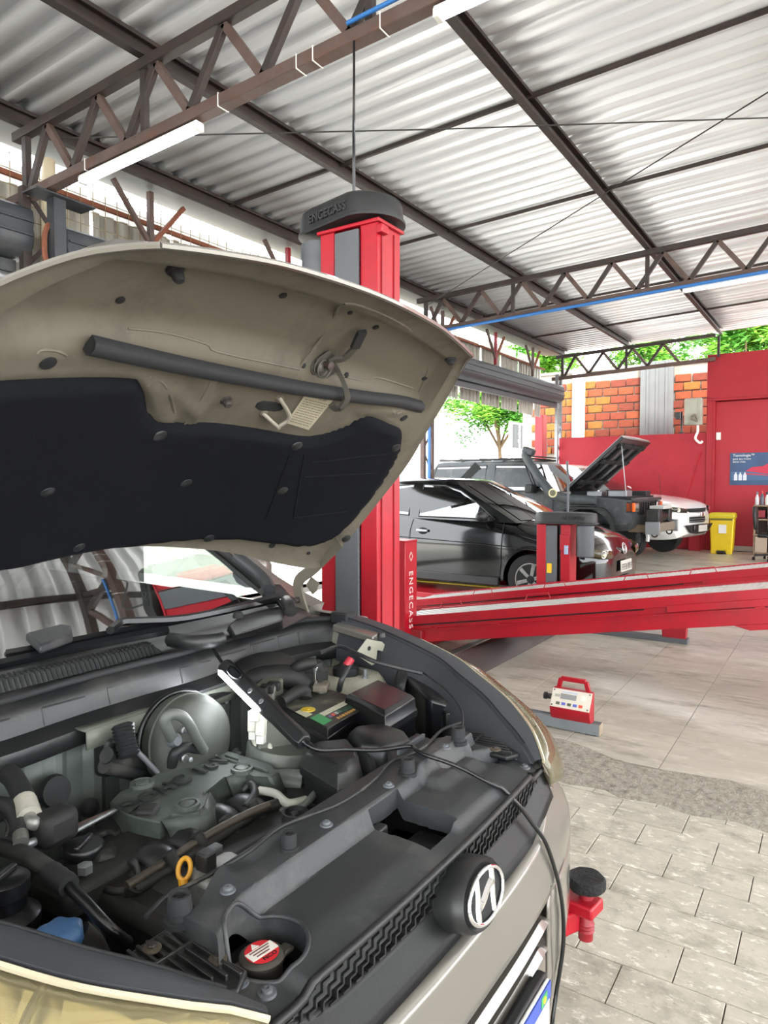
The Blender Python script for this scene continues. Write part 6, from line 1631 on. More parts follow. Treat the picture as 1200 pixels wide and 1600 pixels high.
def wheel(cb, x, sg, hy, r, w, rim, spokes=6, rimc=DARK, knob=0, rr=.66, dz=0.):
    c = Vector((x, sg * hy, r + dz)); ax = (0, sg, 0); h = w / 2
    t = cb.put(MB().lathe([(r * rr, -h), (r * .95, -h), (r, -h * .7), (r, h * .7), (r * .96, h), (r * rr * 1.04, h * .96), (r * rr, h * .8)], c, ax, 40), 'tyre', TYRE, ang=40)
    if knob:
        m = MB()
        for k in range(26):
            a = 2 * PI * k / 26
            for s_ in (-1, 1): m.box(c + Vector((math.cos(a) * r, s_ * h * .5, math.sin(a) * r)), (.03, h * .8, .05), (0, -a, .3 * s_))
        stuff(cb.put(m, 'tread_blocks', TYRE, t, smooth=False))
    dsh = cb.put(MB().lathe([(r * rr, h * .85), (r * rr * .97, h * .9), (r * rr * .9, h * .5), (r * rr * .85, -h * .2), (.001, -h * .1)], c, ax, 32), 'rim', rimc, t)
    cb.put(MB().lathe([(r * rr * 1.01, h * .84), (r * rr, h * .94), (r * rr * .93, h * .94), (r * rr * .91, h * .8), (r * rr * .95, h * .7)], c, ax, 32), 'rim_lip', rim, t)
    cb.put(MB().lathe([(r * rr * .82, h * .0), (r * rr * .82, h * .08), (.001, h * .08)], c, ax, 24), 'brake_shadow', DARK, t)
    for k in range(spokes):
        a = 2 * PI * k / spokes + .3; d = Vector((math.cos(a), 0, math.sin(a))); e = Vector((0, sg, 0))
        cb.put(MB().bar(c + d * r * rr * .12 + e * h * .7, c + d * r * rr * .92 + e * h * .72, r * rr * .26, h * .3, up=e), 'spoke', rim, t, bevel=.006)
    cb.put(MB().lathe([(r * rr * .24, h * .5), (r * rr * .24, h * .9), (r * rr * .16, h * .96), (.001, h * .96)], c, ax, 20), 'hub', DARK, t)
    return t
def arch_ring(cb, x, sg, hy, z, r, name, mat, wid=.05, a0=-.15, a1=PI + .15, n=20, flat=0):
    rings = []
    for i in range(n + 1):
        a = lerp(a0, a1, i / n); d = Vector((math.cos(a), 0, math.sin(a))); c = Vector((x, sg * hy, z)); q = r
        if flat: q = r * min(1.18, 1 / max(abs(math.cos(a)), abs(math.sin(a)) * 1.02))
        rings.append([c + d * q, c + d * q + Vector((0, sg * wid, 0)), c + d * (q + .035) + Vector((0, sg * wid, 0)), c + d * (q + .05)])
    m = MB().loft(rings); return cb.put(m, name, mat, ang=40)

def wrap_lamp(cb, sg, path, zl, zh, back_mat, bowls):
    """head lamp that follows the rounded corner of the body"""
    pts = spline([Vector((x, y, 0)) for x, y in path], 4); n = len(pts); L, Bk = [], []
    for i, p in enumerate(pts):
        t = (pts[min(i + 1, n - 1)] - pts[max(i - 1, 0)]).normalized(); o = Vector((-t.y, t.x, 0)); o = o if o.x + o.y > 0 else -o
        u = i / (n - 1) * (len(zl) - 1); k = min(int(u), len(zl) - 2); a, b = lerp(zl[k], zl[k + 1], u - k), lerp(zh[k], zh[k + 1], u - k)
        def q(off, z): w = p + o * off; return Vector((w.x, sg * w.y, z))
        L.append([q(.006, a), q(.026, lerp(a, b, .3)), q(.024, lerp(a, b, .7)), q(.002, b)]); Bk.append([q(.004, a + .004), q(.012, lerp(a, b, .5)), q(.0, b - .004)])
    m = MB(); m.grid(L); hl = cb.put(m, 'headlight', HLG, ang=60)
    m = MB(); m.grid(Bk); cb.put(m, 'lamp_back', back_mat, hl, ang=60)
    for f, r, mt in bowls:
        i = int(f * (n - 1)); p = pts[i]; t = (pts[min(i + 1, n - 1)] - pts[max(i - 1, 0)]).normalized(); o = Vector((-t.y, t.x, 0)); o = o if o.x + o.y > 0 else -o
        z = lerp(interp(f, [(k / (len(zl) - 1), v) for k, v in enumerate(zl)]), interp(f, [(k / (len(zh) - 1), v) for k, v in enumerate(zh)]), .5); c = p + o * .012
        cb.put(MB().lathe([(r, .0), (r * 1.03, .008), (r * .9, .008), (r * .4, .001), (.001, .001)], (c.x, sg * c.y, z), (o.x, sg * o.y, 0), 18), 'lamp_bowl', mt, hl)
    return hl

# ---- black hatchback -------------------------------------------------------
ga_ = thing('car', 'glossy black two-door hatchback parked behind the red ramp', 'car', (8.3, 3.9, 0), 'parked cars')
g = CB(ga_, frame_of((8.27, 2.08), 3))
shell(g, [(0, .40, .50, .40, .24, .46, .58, .03), (-.05, .56, .66, .56, .22, .48, .64, .05), (-.16, .64, .76, .66, .20, .50, .71, .06), (-.4, .70, .81, .70, .18, .54, .79, .08), (-.8, .72, .825, .72, .18, .58, .87, .08), (-1.0, .72, .828, .74, .18, .60, .91, .07), (-1.4, .72, .828, .765, .18, .62, .93, .03), (-2.4, .72, .83, .77, .18, .62, .95, .02), (-3.2, .72, .825, .76, .19, .64, .98, .02), (-3.75, .68, .78, .70, .24, .66, 1.0, .02), (-3.9, .60, .70, .60, .3, .62, .95, .02)], 'body', CARBLK, arches=[(-.80, .70, (.335, .30)), (-3.26, .70, (.335, .30))])
gc = Cabin(.93, 1.40, [(0, -.86), (.5, -1.30), (1, -1.78)], [(0, -3.72), (.6, -3.52), (1, -3.22)], (.765, .69, .585), bow=.13, cr=.065)
roof = g.put(MB().loft(gc.roof_rings()), 'roof', CARBLK, ang=50)
screen(g, gc.front, (-.88, .88, .93), (.955, 1.375), 'windscreen', CLEARG, None); screen(g, gc.rear, (-.8, .8, .9), (1.02, 1.34), 'rear_window', TINT, None)
SWF = [(-1.28, .965), (-1.55, 1.16), (-1.80, 1.30), (-2.05, 1.365), (-2.38, 1.375), (-2.36, .975)]
SWR = [(-2.52, .985), (-2.53, 1.375), (-2.95, 1.36), (-3.22, 1.28), (-3.4, 1.06), (-3.36, 1.03)]
for sg in (-1, 1):
    w1 = pane(g, gc, SWF, sg, 'front_window', TINT, None); w2 = pane(g, gc, SWR, sg, 'rear_side_window', TINT, None)
    for pts in (SWF, SWR):
        m = MB(); P = [gc.side(x, z, sg, .008) for x, z in pts]; m.tube(P + P[:1], .008, n=5, sm=1); g.put(m, 'window_seal', BLK)
    m = MB(); m.tube([Vector((x, sg * (y + .003), z)) for x, y, z in ((-1.14, .80, .93), (-1.16, .83, .7), (-1.18, .825, .35), (-1.3, .80, .26), (-2.3, .80, .26), (-2.42, .82, .4), (-2.46, .835, .7), (-2.42, .79, .94))], .004, n=4, sm=3); g.put(m, 'door_seam', DARK)
    g.put(MB().sphere((-1.38, sg * .90, 1.0), .1, 14, (.65, 1.05, .62)), 'door_mirror', BLK); g.put(MB().box((-1.36, sg * .80, .965), (.1, .12, .05)), 'mirror_foot', BLK, bevel=.01)
    g.put(MB().box((-2.26, sg * .842, .80), (.17, .03, .035)), 'door_handle', M('handle_grey', '#8b8d90', .3, metal=.5), bevel=.01)
    g.put(MB().sphere((-2.26, sg * .825, .795), .055, 12, (1.3, .3, .8)), 'handle_dish', DARK)
    g.put(MB().bar((-1.2, sg * .80, .235), (-2.9, sg * .80, .235), .06, .10), 'sill', BLK, bevel=.01)
    m = MB(); m.tube([Vector((x, sg * y, z)) for x, y, z in ((-.52, .835, .62), (-1.2, .842, .66), (-2.4, .846, .70), (-3.3, .84, .73))], .006, n=5, sm=3); g.put(m, 'body_crease', CARBLK)
    # headlamp: smoked housing, amber lamp, chrome bowl
    wrap_lamp(g, sg, [(.0, .43), (-.02, .56), (-.07, .67), (-.17, .755), (-.34, .80), (-.52, .818)], [.55, .55, .56, .58, .63, .71], [.635, .65, .665, .69, .72, .745], M('lamp_tan', '#6e603c', .5), [(.30, .042, REFL), (.62, .045, M('amber', '#c98a3a', .3))])
    arch_ring(g, -.80, sg, .80, .30, .335, 'arch_lip', CARBLK, .028); arch_ring(g, -3.26, sg, .80, .30, .335, 'arch_lip', CARBLK, .028)
    wheel(g, -.80, sg, .735, .29, .175, ALU, 6); wheel(g, -3.26, sg, .735, .29, .175, ALU, 6)
    g.put(MB().lathe([(.055, 0), (.06, .02), (.05, .022), (.04, .01), (.001, .012)], (-.12, sg * .60, .33), (1, sg * .5, 0), 18), 'fog_lamp', DARK)
CHW = M('chrome_dull', '#c5c5c3', .2, metal=.8)
for k in range(3): g.put(MB().tube([Vector((-.09 - .045 * (t * t), .44 * t, .665 - .035 * k)) for t in (-1, -.5, 0, .5, 1)], .0085, n=6, sm=3), 'grille_bar', CHW if k < 3 else BLK)
m = MB(); m.prism([Vector((-.035 - .05 * (y / .44) ** 2, y, z)) for y, z in ((-.44, .57), (.44, .57), (.46, .68), (-.46, .68))], (-.03, 0, 0)); g.put(m, 'grille', DARK, smooth=False)
bd_ = Vector((1, 0, .2)).normalized(); bc_ = Vector((.005, 0, .635))
m = MB(); rg = m.ring(bc_, bd_, .062, 28); m.tube(rg + rg[:2], .008, n=8, sm=1); bg_ = g.put(m, 'front_badge', CHROME)
for z0, L in ((.030, [(-.034, .046), (0, -.0), (.034, .046)]), (0, [(-.05, .02), (-.022, -.05), (0, .004), (.022, -.05), (.05, .02)])):
    for p, q in zip(L, L[1:]):
        a = bc_ + Vector((0, p[0], p[1])); b = bc_ + Vector((0, q[0], q[1])); g.put(MB().bar(a, b, .012, .006, up=bd_), 'badge_stroke', CHROME, bg_, smooth=False)
m = MB(); m.prism([Vector((.0 - .08 * (y / .5) ** 2, y, z)) for y, z in ((-.5, .25), (.5, .25), (.46, .36), (-.46, .36))], (-.05, 0, 0)); g.put(m, 'lower_intake', DARK, smooth=False)
for k in range(2): g.put(MB().tube([Vector((.012 - .08 * t * t, .5 * t, .28 + .04 * k)) for t in (-1, -.5, 0, .5, 1)], .006, n=5, sm=3), 'intake_bar', BLK)
pg = g.put(MB().box((.03, 0, .44), (.012, .40, .13), (0, -.05, 0)), 'number_plate', M('plate_grey', '#b9b6ae', .45), bevel=.004)
for k in range(7):
    y = -.155 + k * .05 + (.012 if k > 2 else 0)
    q = MB(); y = -y
    for a, b in random.Random(k * 7).sample([((-.015, .03), (.015, .03)), ((-.015, -.03), (.015, -.03)), ((-.015, -.03), (-.015, .03)), ((.015, -.03), (.015, .03)), ((-.015, 0), (.015, 0))], 4):
        q.bar((.038, y + a[0], .43 + a[1]), (.038, y + b[0], .43 + b[1]), .009, .002, up=(1, 0, 0))
    g.put(q, 'plate_character', M('plate_ink', '#4a4846', .6), pg, smooth=False)
g.put(MB().bar((-1.02, -.1, .945), (-.98, .35, .94), .02, .015).bar((-1.0, -.55, .95), (-1.05, .0, .955), .02, .02), 'wiper', BLKS)
g.put(MB().box((-1.55, -.35, .86), (.5, .4, .1)), 'dashboard', CAB_, bevel=.03)

# ---- dark grey off-road wagon ---------------------------------------------------
ja = thing('car', 'dusty dark grey off-road wagon with its hood up and a snorkel', 'car', (12.2, 4.4, 0), 'parked cars')
j = CB(ja, (lambda f: (lambda p: f(p) + Vector((0, 0, .09))))(frame_of((12.01, 2.46), 3)))
JG = M('dusty_grey_paint', '#33373a', .45, metal=.15, var=.12, vscale=4, dirt='#6d6a60', dirt_amt=.45, dscale=6)
shell(j, [(-.22, .70, .78, .76, .62, .84, 1.03, .0), (-.26, .72, .80, .79, .56, .84, 1.04, .0), (-.8, .74, .83, .82, .54, .84, 1.09, .0), (-1.4, .74, .83, .82, .54, .84, 1.12, .0), (-1.48, .74, .83, .82, .52, .84, 1.14, .02), (-2.6, .74, .84, .82, .52, .84, 1.15, .02), (-3.6, .74, .84, .81, .54, .84, 1.15, .02), (-4.15, .70, .80, .78, .58, .84, 1.14, .02)], 'body', JG, arches=[(-.95, .74, (.43, .47)), (-3.5, .74, (.43, .47))])
jc = Cabin(1.13, 1.68, [(0, -1.50), (.5, -1.72), (1, -1.95)], [(0, -4.14), (.6, -4.02), (1, -3.88)], (.815, .77, .70), bow=.05, cr=.05)
j.put(MB().loft(jc.roof_rings()), 'roof', JG, ang=45)
screen(j, jc.front, (-.9, .9, .95), (1.17, 1.64), 'windscreen', CLEARG, None); screen(j, jc.rear, (-.85, .85, .92), (1.2, 1.6), 'rear_window', TINT, None)
for sg in (-1, 1):
    for nm, pts in (('front_window', [(-1.83, 1.18), (-2.05, 1.62), (-2.62, 1.63), (-2.62, 1.18)]), ('quarter_window', [(-1.62, 1.18), (-1.80, 1.40), (-1.99, 1.60), (-1.78, 1.18)]), ('rear_side_window', [(-2.80, 1.19), (-2.80, 1.63), (-3.84, 1.62), (-3.96, 1.19)])):
        pane(j, jc, pts, sg, nm, TINT, None)
        m = MB(); P = [jc.side(x, z, sg, .009) for x, z in pts]; m.tube(P + P[:1], .012, n=5, sm=1); j.put(m, 'window_seal', BLK)
    j.put(MB().bar(jc.side(-2.95, 1.62, sg, .012), jc.side(-3.25, 1.3, sg, .012), .22, .01, up=(0, sg, 0)), 'window_sticker', DARK, smooth=False) if sg < 0 else None
    for xx in (-1.5, -2.7): j.put(MB().tube([Vector((xx, sg * .835, .6)), Vector((xx, sg * .845, .85)), Vector((xx, sg * .825, 1.13))], .005, n=4, sm=1), 'door_seam', DARK)
    arch_ring(j, -.95, sg, .79, .47, .43, 'fender_flare', BLK, .10, flat=1); arch_ring(j, -3.5, sg, .79, .47, .43, 'fender_flare', BLK, .10, flat=1)
    wheel(j, -.95, sg, .77, .415, .27, BLKS, 8, rimc=STEELD, knob=1, dz=-.088); wheel(j, -3.5, sg, .77, .415, .27, BLKS, 8, rimc=STEELD, knob=1, dz=-.088)
    j.put(MB().box((-1.86, sg * .95, 1.22), (.12, .2, .15)), 'door_mirror', BLK, bevel=.02); j.put(MB().box((-1.84, sg * .85, 1.17), (.08, .1, .05)), 'mirror_arm', BLK, smooth=False)
    # lamps: amber corner lens and head lamp
    h_ = j.put(MB().box((-.24, sg * .70, .93), (.10, .22, .17)), 'lamp_surround', BLK, bevel=.006)
    j.put(MB().box((-.225, sg * .785, .93), (.13, .05, .14)), 'turn_signal', M('amber_lens', '#e0601c', .25), h_, bevel=.006); j.put(MB().box((-.19, sg * .63, .93), (.03, .2, .14)), 'head_lamp', REFL, h_, bevel=.006)
    j.put(MB().bar((-.35, sg * .45, .58), (.02, sg * .45, .58), .08, .12), 'frame_horn', M('rusty_frame', '#6b5d4c', .7, var=.2, dirt='#3d342b', dirt_amt=.5), bevel=.006)
    m = MB(); rg = m.ring((.05, sg * .45, .5), (0, 1, 0), .045, 14); m.tube(rg + rg[:2], .014, n=6, sm=1); j.put(m, 'tow_eye', STEELD)
    j.put(MB().tube([Vector((-2.05 - .6 * t, sg * .62, 1.74)) for t in (0, 1, 2, 3)], .018, n=6, sm=1), 'roof_rail', BLK)
for k in range(5): j.put(MB().bar((-2.15 - k * .42, -.62, 1.755), (-2.15 - k * .42, .62, 1.755), .04, .03), 'roof_bar', BLK, bevel=.005)
m = MB(); m.tube([Vector((-2.0 - .05, y, 1.79)) for y in (-.6, 0, .6)], .015, n=6, sm=1); j.put(m, 'rack_rail', BLK)
# bay under the open hood
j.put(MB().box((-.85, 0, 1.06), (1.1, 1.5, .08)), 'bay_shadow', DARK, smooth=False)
for x, y, w, d, h in ((-.5, -.45, .3, .3, .12), (-.9, -.4, .3, .25, .1), (-.7, .1, .45, .3, .14), (-1.2, -.2, .2, .4, .12), (-.45, .45, .25, .3, .1)): j.put(MB().box((x, y, 1.13), (d, w, h)), 'engine_part', [GALV, STEELD, BLK][int(w * 10) % 3], bevel=.01)
j.put(MB().box((-.20, 0, 1.05), (.08, 1.5, .05)), 'front_crossmember', JG, bevel=.01)
for k in range(7): j.put(MB().box((-.21, -.42 + k * .14, .90), (.03, .05, .2)), 'grille_bar', BLK, smooth=False)
j.put(MB().box((-.26, 0, .90), (.03, 1.1, .22)), 'grille_back', DARK, smooth=False)
# raised hood, seen from its dark underside
hx, hz, L, an = -1.30, 1.17, 1.27, math.radians(42)
def hq(s, y, t=0.): return Vector((hx + s * math.cos(an) - t * math.sin(an), y, hz + s * math.sin(an) + t * math.cos(an)))
rows = [[hq(s, y, .045 + .03 * math.cos(y * 1.8)) for y in (-.76, -.5, 0, .5, .76)] for s in (0, .4, .8, 1.15, L)]
m = MB(); m.grid(rows); ho = j.put(m, 'hood', M('hood_outer_pale', '#b9bcbc', .25, metal=.3), solid=.01)
m = MB(); m.loft([[hq(s, -.77, 0), hq(s, .77, 0), hq(s, .77, .055), hq(s, -.77, .055)] for s in (0, L)]); j.put(m, 'hood_underside', BLKS, ho, bevel=.01)
for y in (-.45, 0, .45): j.put(MB().bar(hq(.1, y, -.015), hq(L - .1, y * 1.1, -.015), .09, .04, up=hq(0, 0, 1) - hq(0, 0, 0)), 'hood_rib', DARK, ho, bevel=.008)
for s in (.25, .75, 1.12): j.put(MB().bar(hq(s, -.7, -.012), hq(s, .7, -.012), .08, .035, up=hq(0, 0, 1) - hq(0, 0, 0)), 'hood_rib', DARK, ho, bevel=.008)
j.put(MB().tube([hq(1.15, -.6, 0), Vector((-.35, -.62, 1.10))], .008, n=6, sm=1), 'hood_prop', GALV)
# snorkel up the near pillar, with badge
SN = M('snorkel_black', '#3c4143', .55, var=.1, dirt='#6d6a60', dirt_amt=.4)
sn = j.put(MB().loft([MB().ring((x, -y, z), d, r, 12) for x, y, z, r, d in ((-.75, .86, 1.03, .07, (-1, 0, 0)), (-1.2, .87, 1.05, .085, (-1, 0, .1)), (-1.5, .87, 1.12, .085, (-1, 0, 1)), (-1.72, .85, 1.38, .075, (-.6, 0, 1)), (-1.93, .82, 1.66, .07, (-.6, 0, 1)), (-2.02, .81, 1.80, .075, (-.4, 0, 1)), (-1.98, .81, 1.85, .085, (.3, 0, 1)))]), 'snorkel', SN, ang=50)
j.put(MB().box((-1.95, -.81, 1.86), (.2, .15, .11), (0, .35, 0)), 'snorkel_head', SN, sn, bevel=.02)
bgd = j.put(MB().lathe([(.075, 0), (.075, .006), (.06, .008), (.001, .008)], (-1.45, -.955, 1.15), (0, -1, 0), 24), 'round_badge', M('badge_cream', '#c9bf94', .5), sn)
j.put(MB().lathe([(.052, .0), (.052, .002), (.001, .002)], (-1.45, -.965, 1.15), (0, -1, 0), 20), 'badge_centre', M('badge_dark', '#5b5a45', .5), bgd)
# winch bumper
j.put(MB().box((.05, 0, .60), (.14, 1.15, .14)), 'winch_bumper', M('bumper_brown', '#7d7466', .6, metal=.3, var=.2, dirt='#4a443b', dirt_amt=.5), bevel=.01)
for sg in (-1, 1): j.put(MB().box((.05, sg * .56, .60), (.22, .06, .2)), 'bumper_end', GALV, bevel=.006)
wn_b = j.put(MB().cyl((.0, -.2, .76), (.0, .25, .76), .085, 18), 'winch_drum', BLKS)
j.put(MB().box((.0, -.32, .78), (.22, .2, .24)), 'winch_motor', BLK, bevel=.02); j.put(MB().box((.0, .34, .78), (.2, .18, .22)), 'winch_gear', BLK, bevel=.02)
j.put(MB().box((.02, .0, .92), (.22, .5, .05)), 'winch_plate', M('pale_plate', '#b5b6b1', .4), bevel=.006)

# ---- white pickup -----------------------------------------------------------------
wa_ = thing('car', 'white car with black bumper insert parked against the red wall', 'car', (14.6, 4.6, 0), 'parked cars')
w = CB(wa_, frame_of((14.05, 2.20), 12))
WHP = M('white_car_paint', '#d9d8d6', .22, coat=.8)
shell(w, [(0, .45, .58, .5, .48, .70, .86, .02), (-.06, .62, .74, .66, .42, .72, .95, .04), (-.2, .74, .85, .74, .38, .74, 1.03, .05), (-.6, .80, .92, .80, .36, .78, 1.09, .07), (-1.1, .82, .93, .83, .36, .80, 1.14, .06), (-1.6, .82, .93, .86, .36, .82, 1.17, .03), (-3.2, .82, .93, .86, .36, .82, 1.20, .02), (-4.5, .80, .90, .84, .42, .84, 1.22, .02), (-4.7, .74, .84, .80, .48, .84, 1.2, .02)], 'body', WHP, arches=[(-.98, .80, (.42, .40)), (-3.8, .80, (.42, .40))])
wc_ = Cabin(1.16, 1.76, [(0, -1.30), (.5, -1.85), (1, -2.35)], [(0, -4.6), (.6, -4.45), (1, -4.2)], (.86, .78, .66), bow=.14, cr=.06)
w.put(MB().loft(wc_.roof_rings()), 'roof', WHP, ang=50)
screen(w, wc_.front, (-.9, .9, .93), (1.19, 1.72), 'windscreen', CLEARG, None)
for sg in (-1, 1):
    pane(w, wc_, [(-1.75, 1.2), (-2.1, 1.5), (-2.5, 1.68), (-2.9, 1.7), (-2.88, 1.2)], sg, 'front_window', TINT, None); pane(w, wc_, [(-3.0, 1.2), (-3.02, 1.7), (-3.9, 1.66), (-4.2, 1.22)], sg, 'rear_side_window', TINT, None)
    w.put(MB().sphere((-1.85, sg * 1.0, 1.26), .12, 12, (.6, 1, .8)), 'door_mirror', WHP)
    wrap_lamp(w, sg, [(.0, .50), (-.05, .69), (-.13, .81), (-.30, .90), (-.55, .935)], [.86, .87, .89, .93, .99], [.94, .96, .98, 1.02, 1.06], M('lamp_smoke', '#3d4044', .4, metal=.2), [(.32, .036, REFL), (.58, .036, REFL)])
    m = MB(); m.prism([Vector((x, sg * y, z)) for x, y, z in ((-.02, .50, .70), (-.10, .74, .72), (-.16, .76, .69), (-.04, .52, .66))], Vector((-.04, 0, 0))); w.put(m, 'fog_slot', DARK, smooth=False)
    arch_ring(w, -.98, sg, .88, .40, .42, 'arch_lip', WHP, .05); wheel(w, -.98, sg, .82, .36, .24, ALU, 6); wheel(w, -3.8, sg, .82, .36, .24, ALU, 6)
def strip(y0, y1, z0, z1, name, mat, x=.03, bowf=.22, parent=None):
    m = MB(); n = 9; r = [[Vector((x - bowf * (lerp(y0, y1, i / (n - 1)) / .8) ** 2, lerp(y0, y1, i / (n - 1)), z)) for i in range(n)] for z in (z0, z1)]
    m.grid(r); return w.put(m, name, mat, parent, solid=.02)
strip(-.46, .46, .87, .94, 'upper_grille', DARK, .05); strip(-.50, .50, .79, .86, 'grille_bar', M('white_bar', '#dcdbd9', .25), .065); strip(-.44, .44, .68, .78, 'lower_grille', DARK, .05)
for k in range(2): strip(-.42, .42, .70 + k * .04, .708 + k * .04, 'grille_rib', GALV, .062)
bt_ = w.put(MB().box((.075, 0, .825), (.02, .2, .06)), 'front_badge', CHROME, bevel=.006); w.put(MB().box((.085, 0, .825), (.02, .07, .09)), 'badge_centre', CHROME, bt_, bevel=.005)
m = MB(); m.prism([Vector((.02, y, z)) for y, z in ((-.62, .64), (.62, .64), (.42, .50), (.2, .47), (-.2, .47), (-.42, .50))], (.04, 0, 0)); w.put(m, 'bumper_insert', BLK, bevel=.006)
w.put(MB().box((.07, .0, .58), (.05, .7, .13)), 'black_bumper_bar', BLKS, bevel=.02)
w.put(MB().box((.105, 0, .57), (.012, .4, .12)), 'number_plate', M('plate_grey', '#b9b6ae', .45), bevel=.003)
w.put(MB().tube([Vector((-1.0, .7, 1.15)), Vector((-1.05, .7, 1.6))], .004, n=4, sm=1), 'antenna', BLKS)
# ================================================================== along the far wall
YEL = M('yellow_plastic', '#e3c21a', .4, var=.05)
bn = thing('pedal_bin', 'yellow pedal bin with a white label against the red wall', 'bin', (15.35, 1.93, 0)); bx, by = 15.35, 1.93
m = MB(); m.loft([[Vector((bx + a * k, by + b * k, z)) for a, b in ((-.2, -.22), (.2, -.22), (.2, .22), (-.2, .22))] for z, k in ((.03, .84), (.10, .88), (.72, 1.0))]); m.build('body', YEL, bn, bevel=.02)
m = MB(); m.loft([[Vector((bx + a * k, by + b * k, z)) for a, b in ((-.2, -.22), (.2, -.22), (.2, .22), (-.2, .22))] for z, k in ((.70, 1.02), (.72, 1.06), (.79, 1.05), (.82, .95))]); m.build('lid', M('lid_yellow', '#cdbb1e', .4), bn, bevel=.012)
MB().box((bx - .2, by, .69), (.03, .4, .035)).build('lid_band', M('olive_band', '#6e6a20', .5), bn, bevel=.004)
MB().box((bx - .19, by - .02, .50), (.02, .14, .17), (0, .03, 0)).build('paper_label', WHITE, bn, smooth=False)
for s in (-1, 1): MB().box((bx - .12, by + .14 * s, .05), (.14, .1, .1)).build('foot', YEL, bn, bevel=.01)
MB().box((bx - .22, by, .05), (.1, .14, .035)).build('pedal', BLK, bn, bevel=.005)
# shelf unit
SHW = M('shelf_wood', '#8d7560', .55, var=.1); SHL = M('shelf_front', '#b3a08c', .55)
su = thing('shelf_unit', 'low brown shelf unit with bottles on top against the red wall', 'shelf unit', (15.4, 1.0, 0)); X = 15.25
for y in (1.36, 1.12, .2): MB().box((X + .2, y, .48), (.4, .03, .96)).build('side_panel', SHW, su, smooth=False)
for z in (.97, .70, .40, .05): MB().box((X + .2, .78, z), (.42, 1.2, .03)).build('shelf', SHW, su, smooth=False)
MB().box((X + .39, .78, .5), (.02, 1.18, .94)).build('back_panel', M('shelf_back', '#5d4438', .6), su, smooth=False)
MB().box((X + .01, .78, .21), (.02, 1.16, .32)).build('drawer_front', SHL, su, bevel=.004)
BOT = [('#c7c9cc', '#6f7480'), ('#5a5d68', '#c23b3b'), ('#d9d6d0', '#30343c'), ('#8c2f38', '#d6d3cc')]
for i, (a, b) in enumerate(BOT):
    y = 1.33 - i * .085; h = .2 + .02 * (i % 2)
    t = thing('spray_bottle', ['pale small bottle at the shelf corner nearest the yellow bin', 'dark small bottle with red top, second on the shelf', 'white small bottle with dark top, third on the shelf', 'red small bottle with white top beside the pink jug'][i], 'bottle', (X + .12, y, .985), 'bottles on the shelf unit')
    MB().lathe([(.034, 0), (.036, .01), (.036, h * .7), (.02, h * .85), (.016, h)], (X + .12, y, .985), n=14).build('body', M('bt' + a[1:], a, .35), t)
    MB().lathe([(.019, 0), (.019, .05), (.01, .055)], (X + .12, y, .985 + h), n=12).build('cap', M('bt' + b[1:], b, .4), t)
t = thing('pink_jug', 'larger pink bottle standing on the shelf unit', 'bottle', (X + .14, .90, .985))
MB().lathe([(.085, 0), (.09, .02), (.09, .2), (.05, .28), (.035, .31)], (X + .14, .90, .985), n=18).build('body', M('jug_pink', '#b55a6d', .35), t)
MB().lathe([(.04, 0), (.04, .05), (.03, .055)], (X + .14, .90, 1.29), n=14).build('cap', M('bt8c', '#7d2c38', .4), t)
for i in range(2):
    t = thing('supply_box', ['small red box in the upper shelf compartment', 'white carton inside the shelf behind the chair'][i], 'box', (X + .1, 1.25 - .5 * i, .43))
    MB().box((X + .12, 1.25 - .5 * i, .43 + .08 + .3 * (1 - i)), (.18, .14, .14)).build('carton', M(['box_red', 'box_white'][i], ['#8e2630', '#c6c3bd'][i], .5), t, bevel=.003)
# office chair
oc = thing('office_chair', 'black swivel office chair before the brown shelf unit', 'chair', (14.35, .98, 0)); cx, cy = 14.35, .98
for k in range(5):
    a = 2 * PI * k / 5 + .5; e = Vector((cx + .3 * math.cos(a), cy + .3 * math.sin(a), .08))
    l = MB().bar((cx, cy, .11), e, .04, .03).build('foot_bar', BLK, oc, bevel=.004)
    MB().cyl((e.x - .01, e.y - .02, .03), (e.x - .01, e.y + .02, .03), .03).build('caster', RUB, l)
MB().cyl((cx, cy, .1), (cx, cy, .42), .03).build('gas_column', BLKS, oc)
MB().box((cx, cy, .46), (.46, .46, .08)).build('seat', BLK, oc, bevel=.03)
m = MB(); m.loft([[Vector((cx + dx, cy + .2 + .05 * (z - .5) + .04, z)) for dx in (-w, w)] + [Vector((cx + dx, cy + .24 + .07 * (z - .5) + .05, z)) for dx in (w, -w)] for z, w in ((.56, .16), (.66, .22), (.85, .23), (.98, .17))]); m.build('backrest', BLK, oc, bevel=.02)
MB().bar((cx, cy + .22, .44), (cx, cy + .29, .7), .06, .02, up=(0, 1, 0)).build('back_support', BLKS, oc)
for s in (-1, 1):
    MB().tube([(cx + .22 * s, cy + .05, .46), (cx + .28 * s, cy + .05, .55), (cx + .28 * s, cy + .05, .66), (cx + .28 * s, cy - .12, .67)], .018, n=8).build('armrest', BLK, oc)
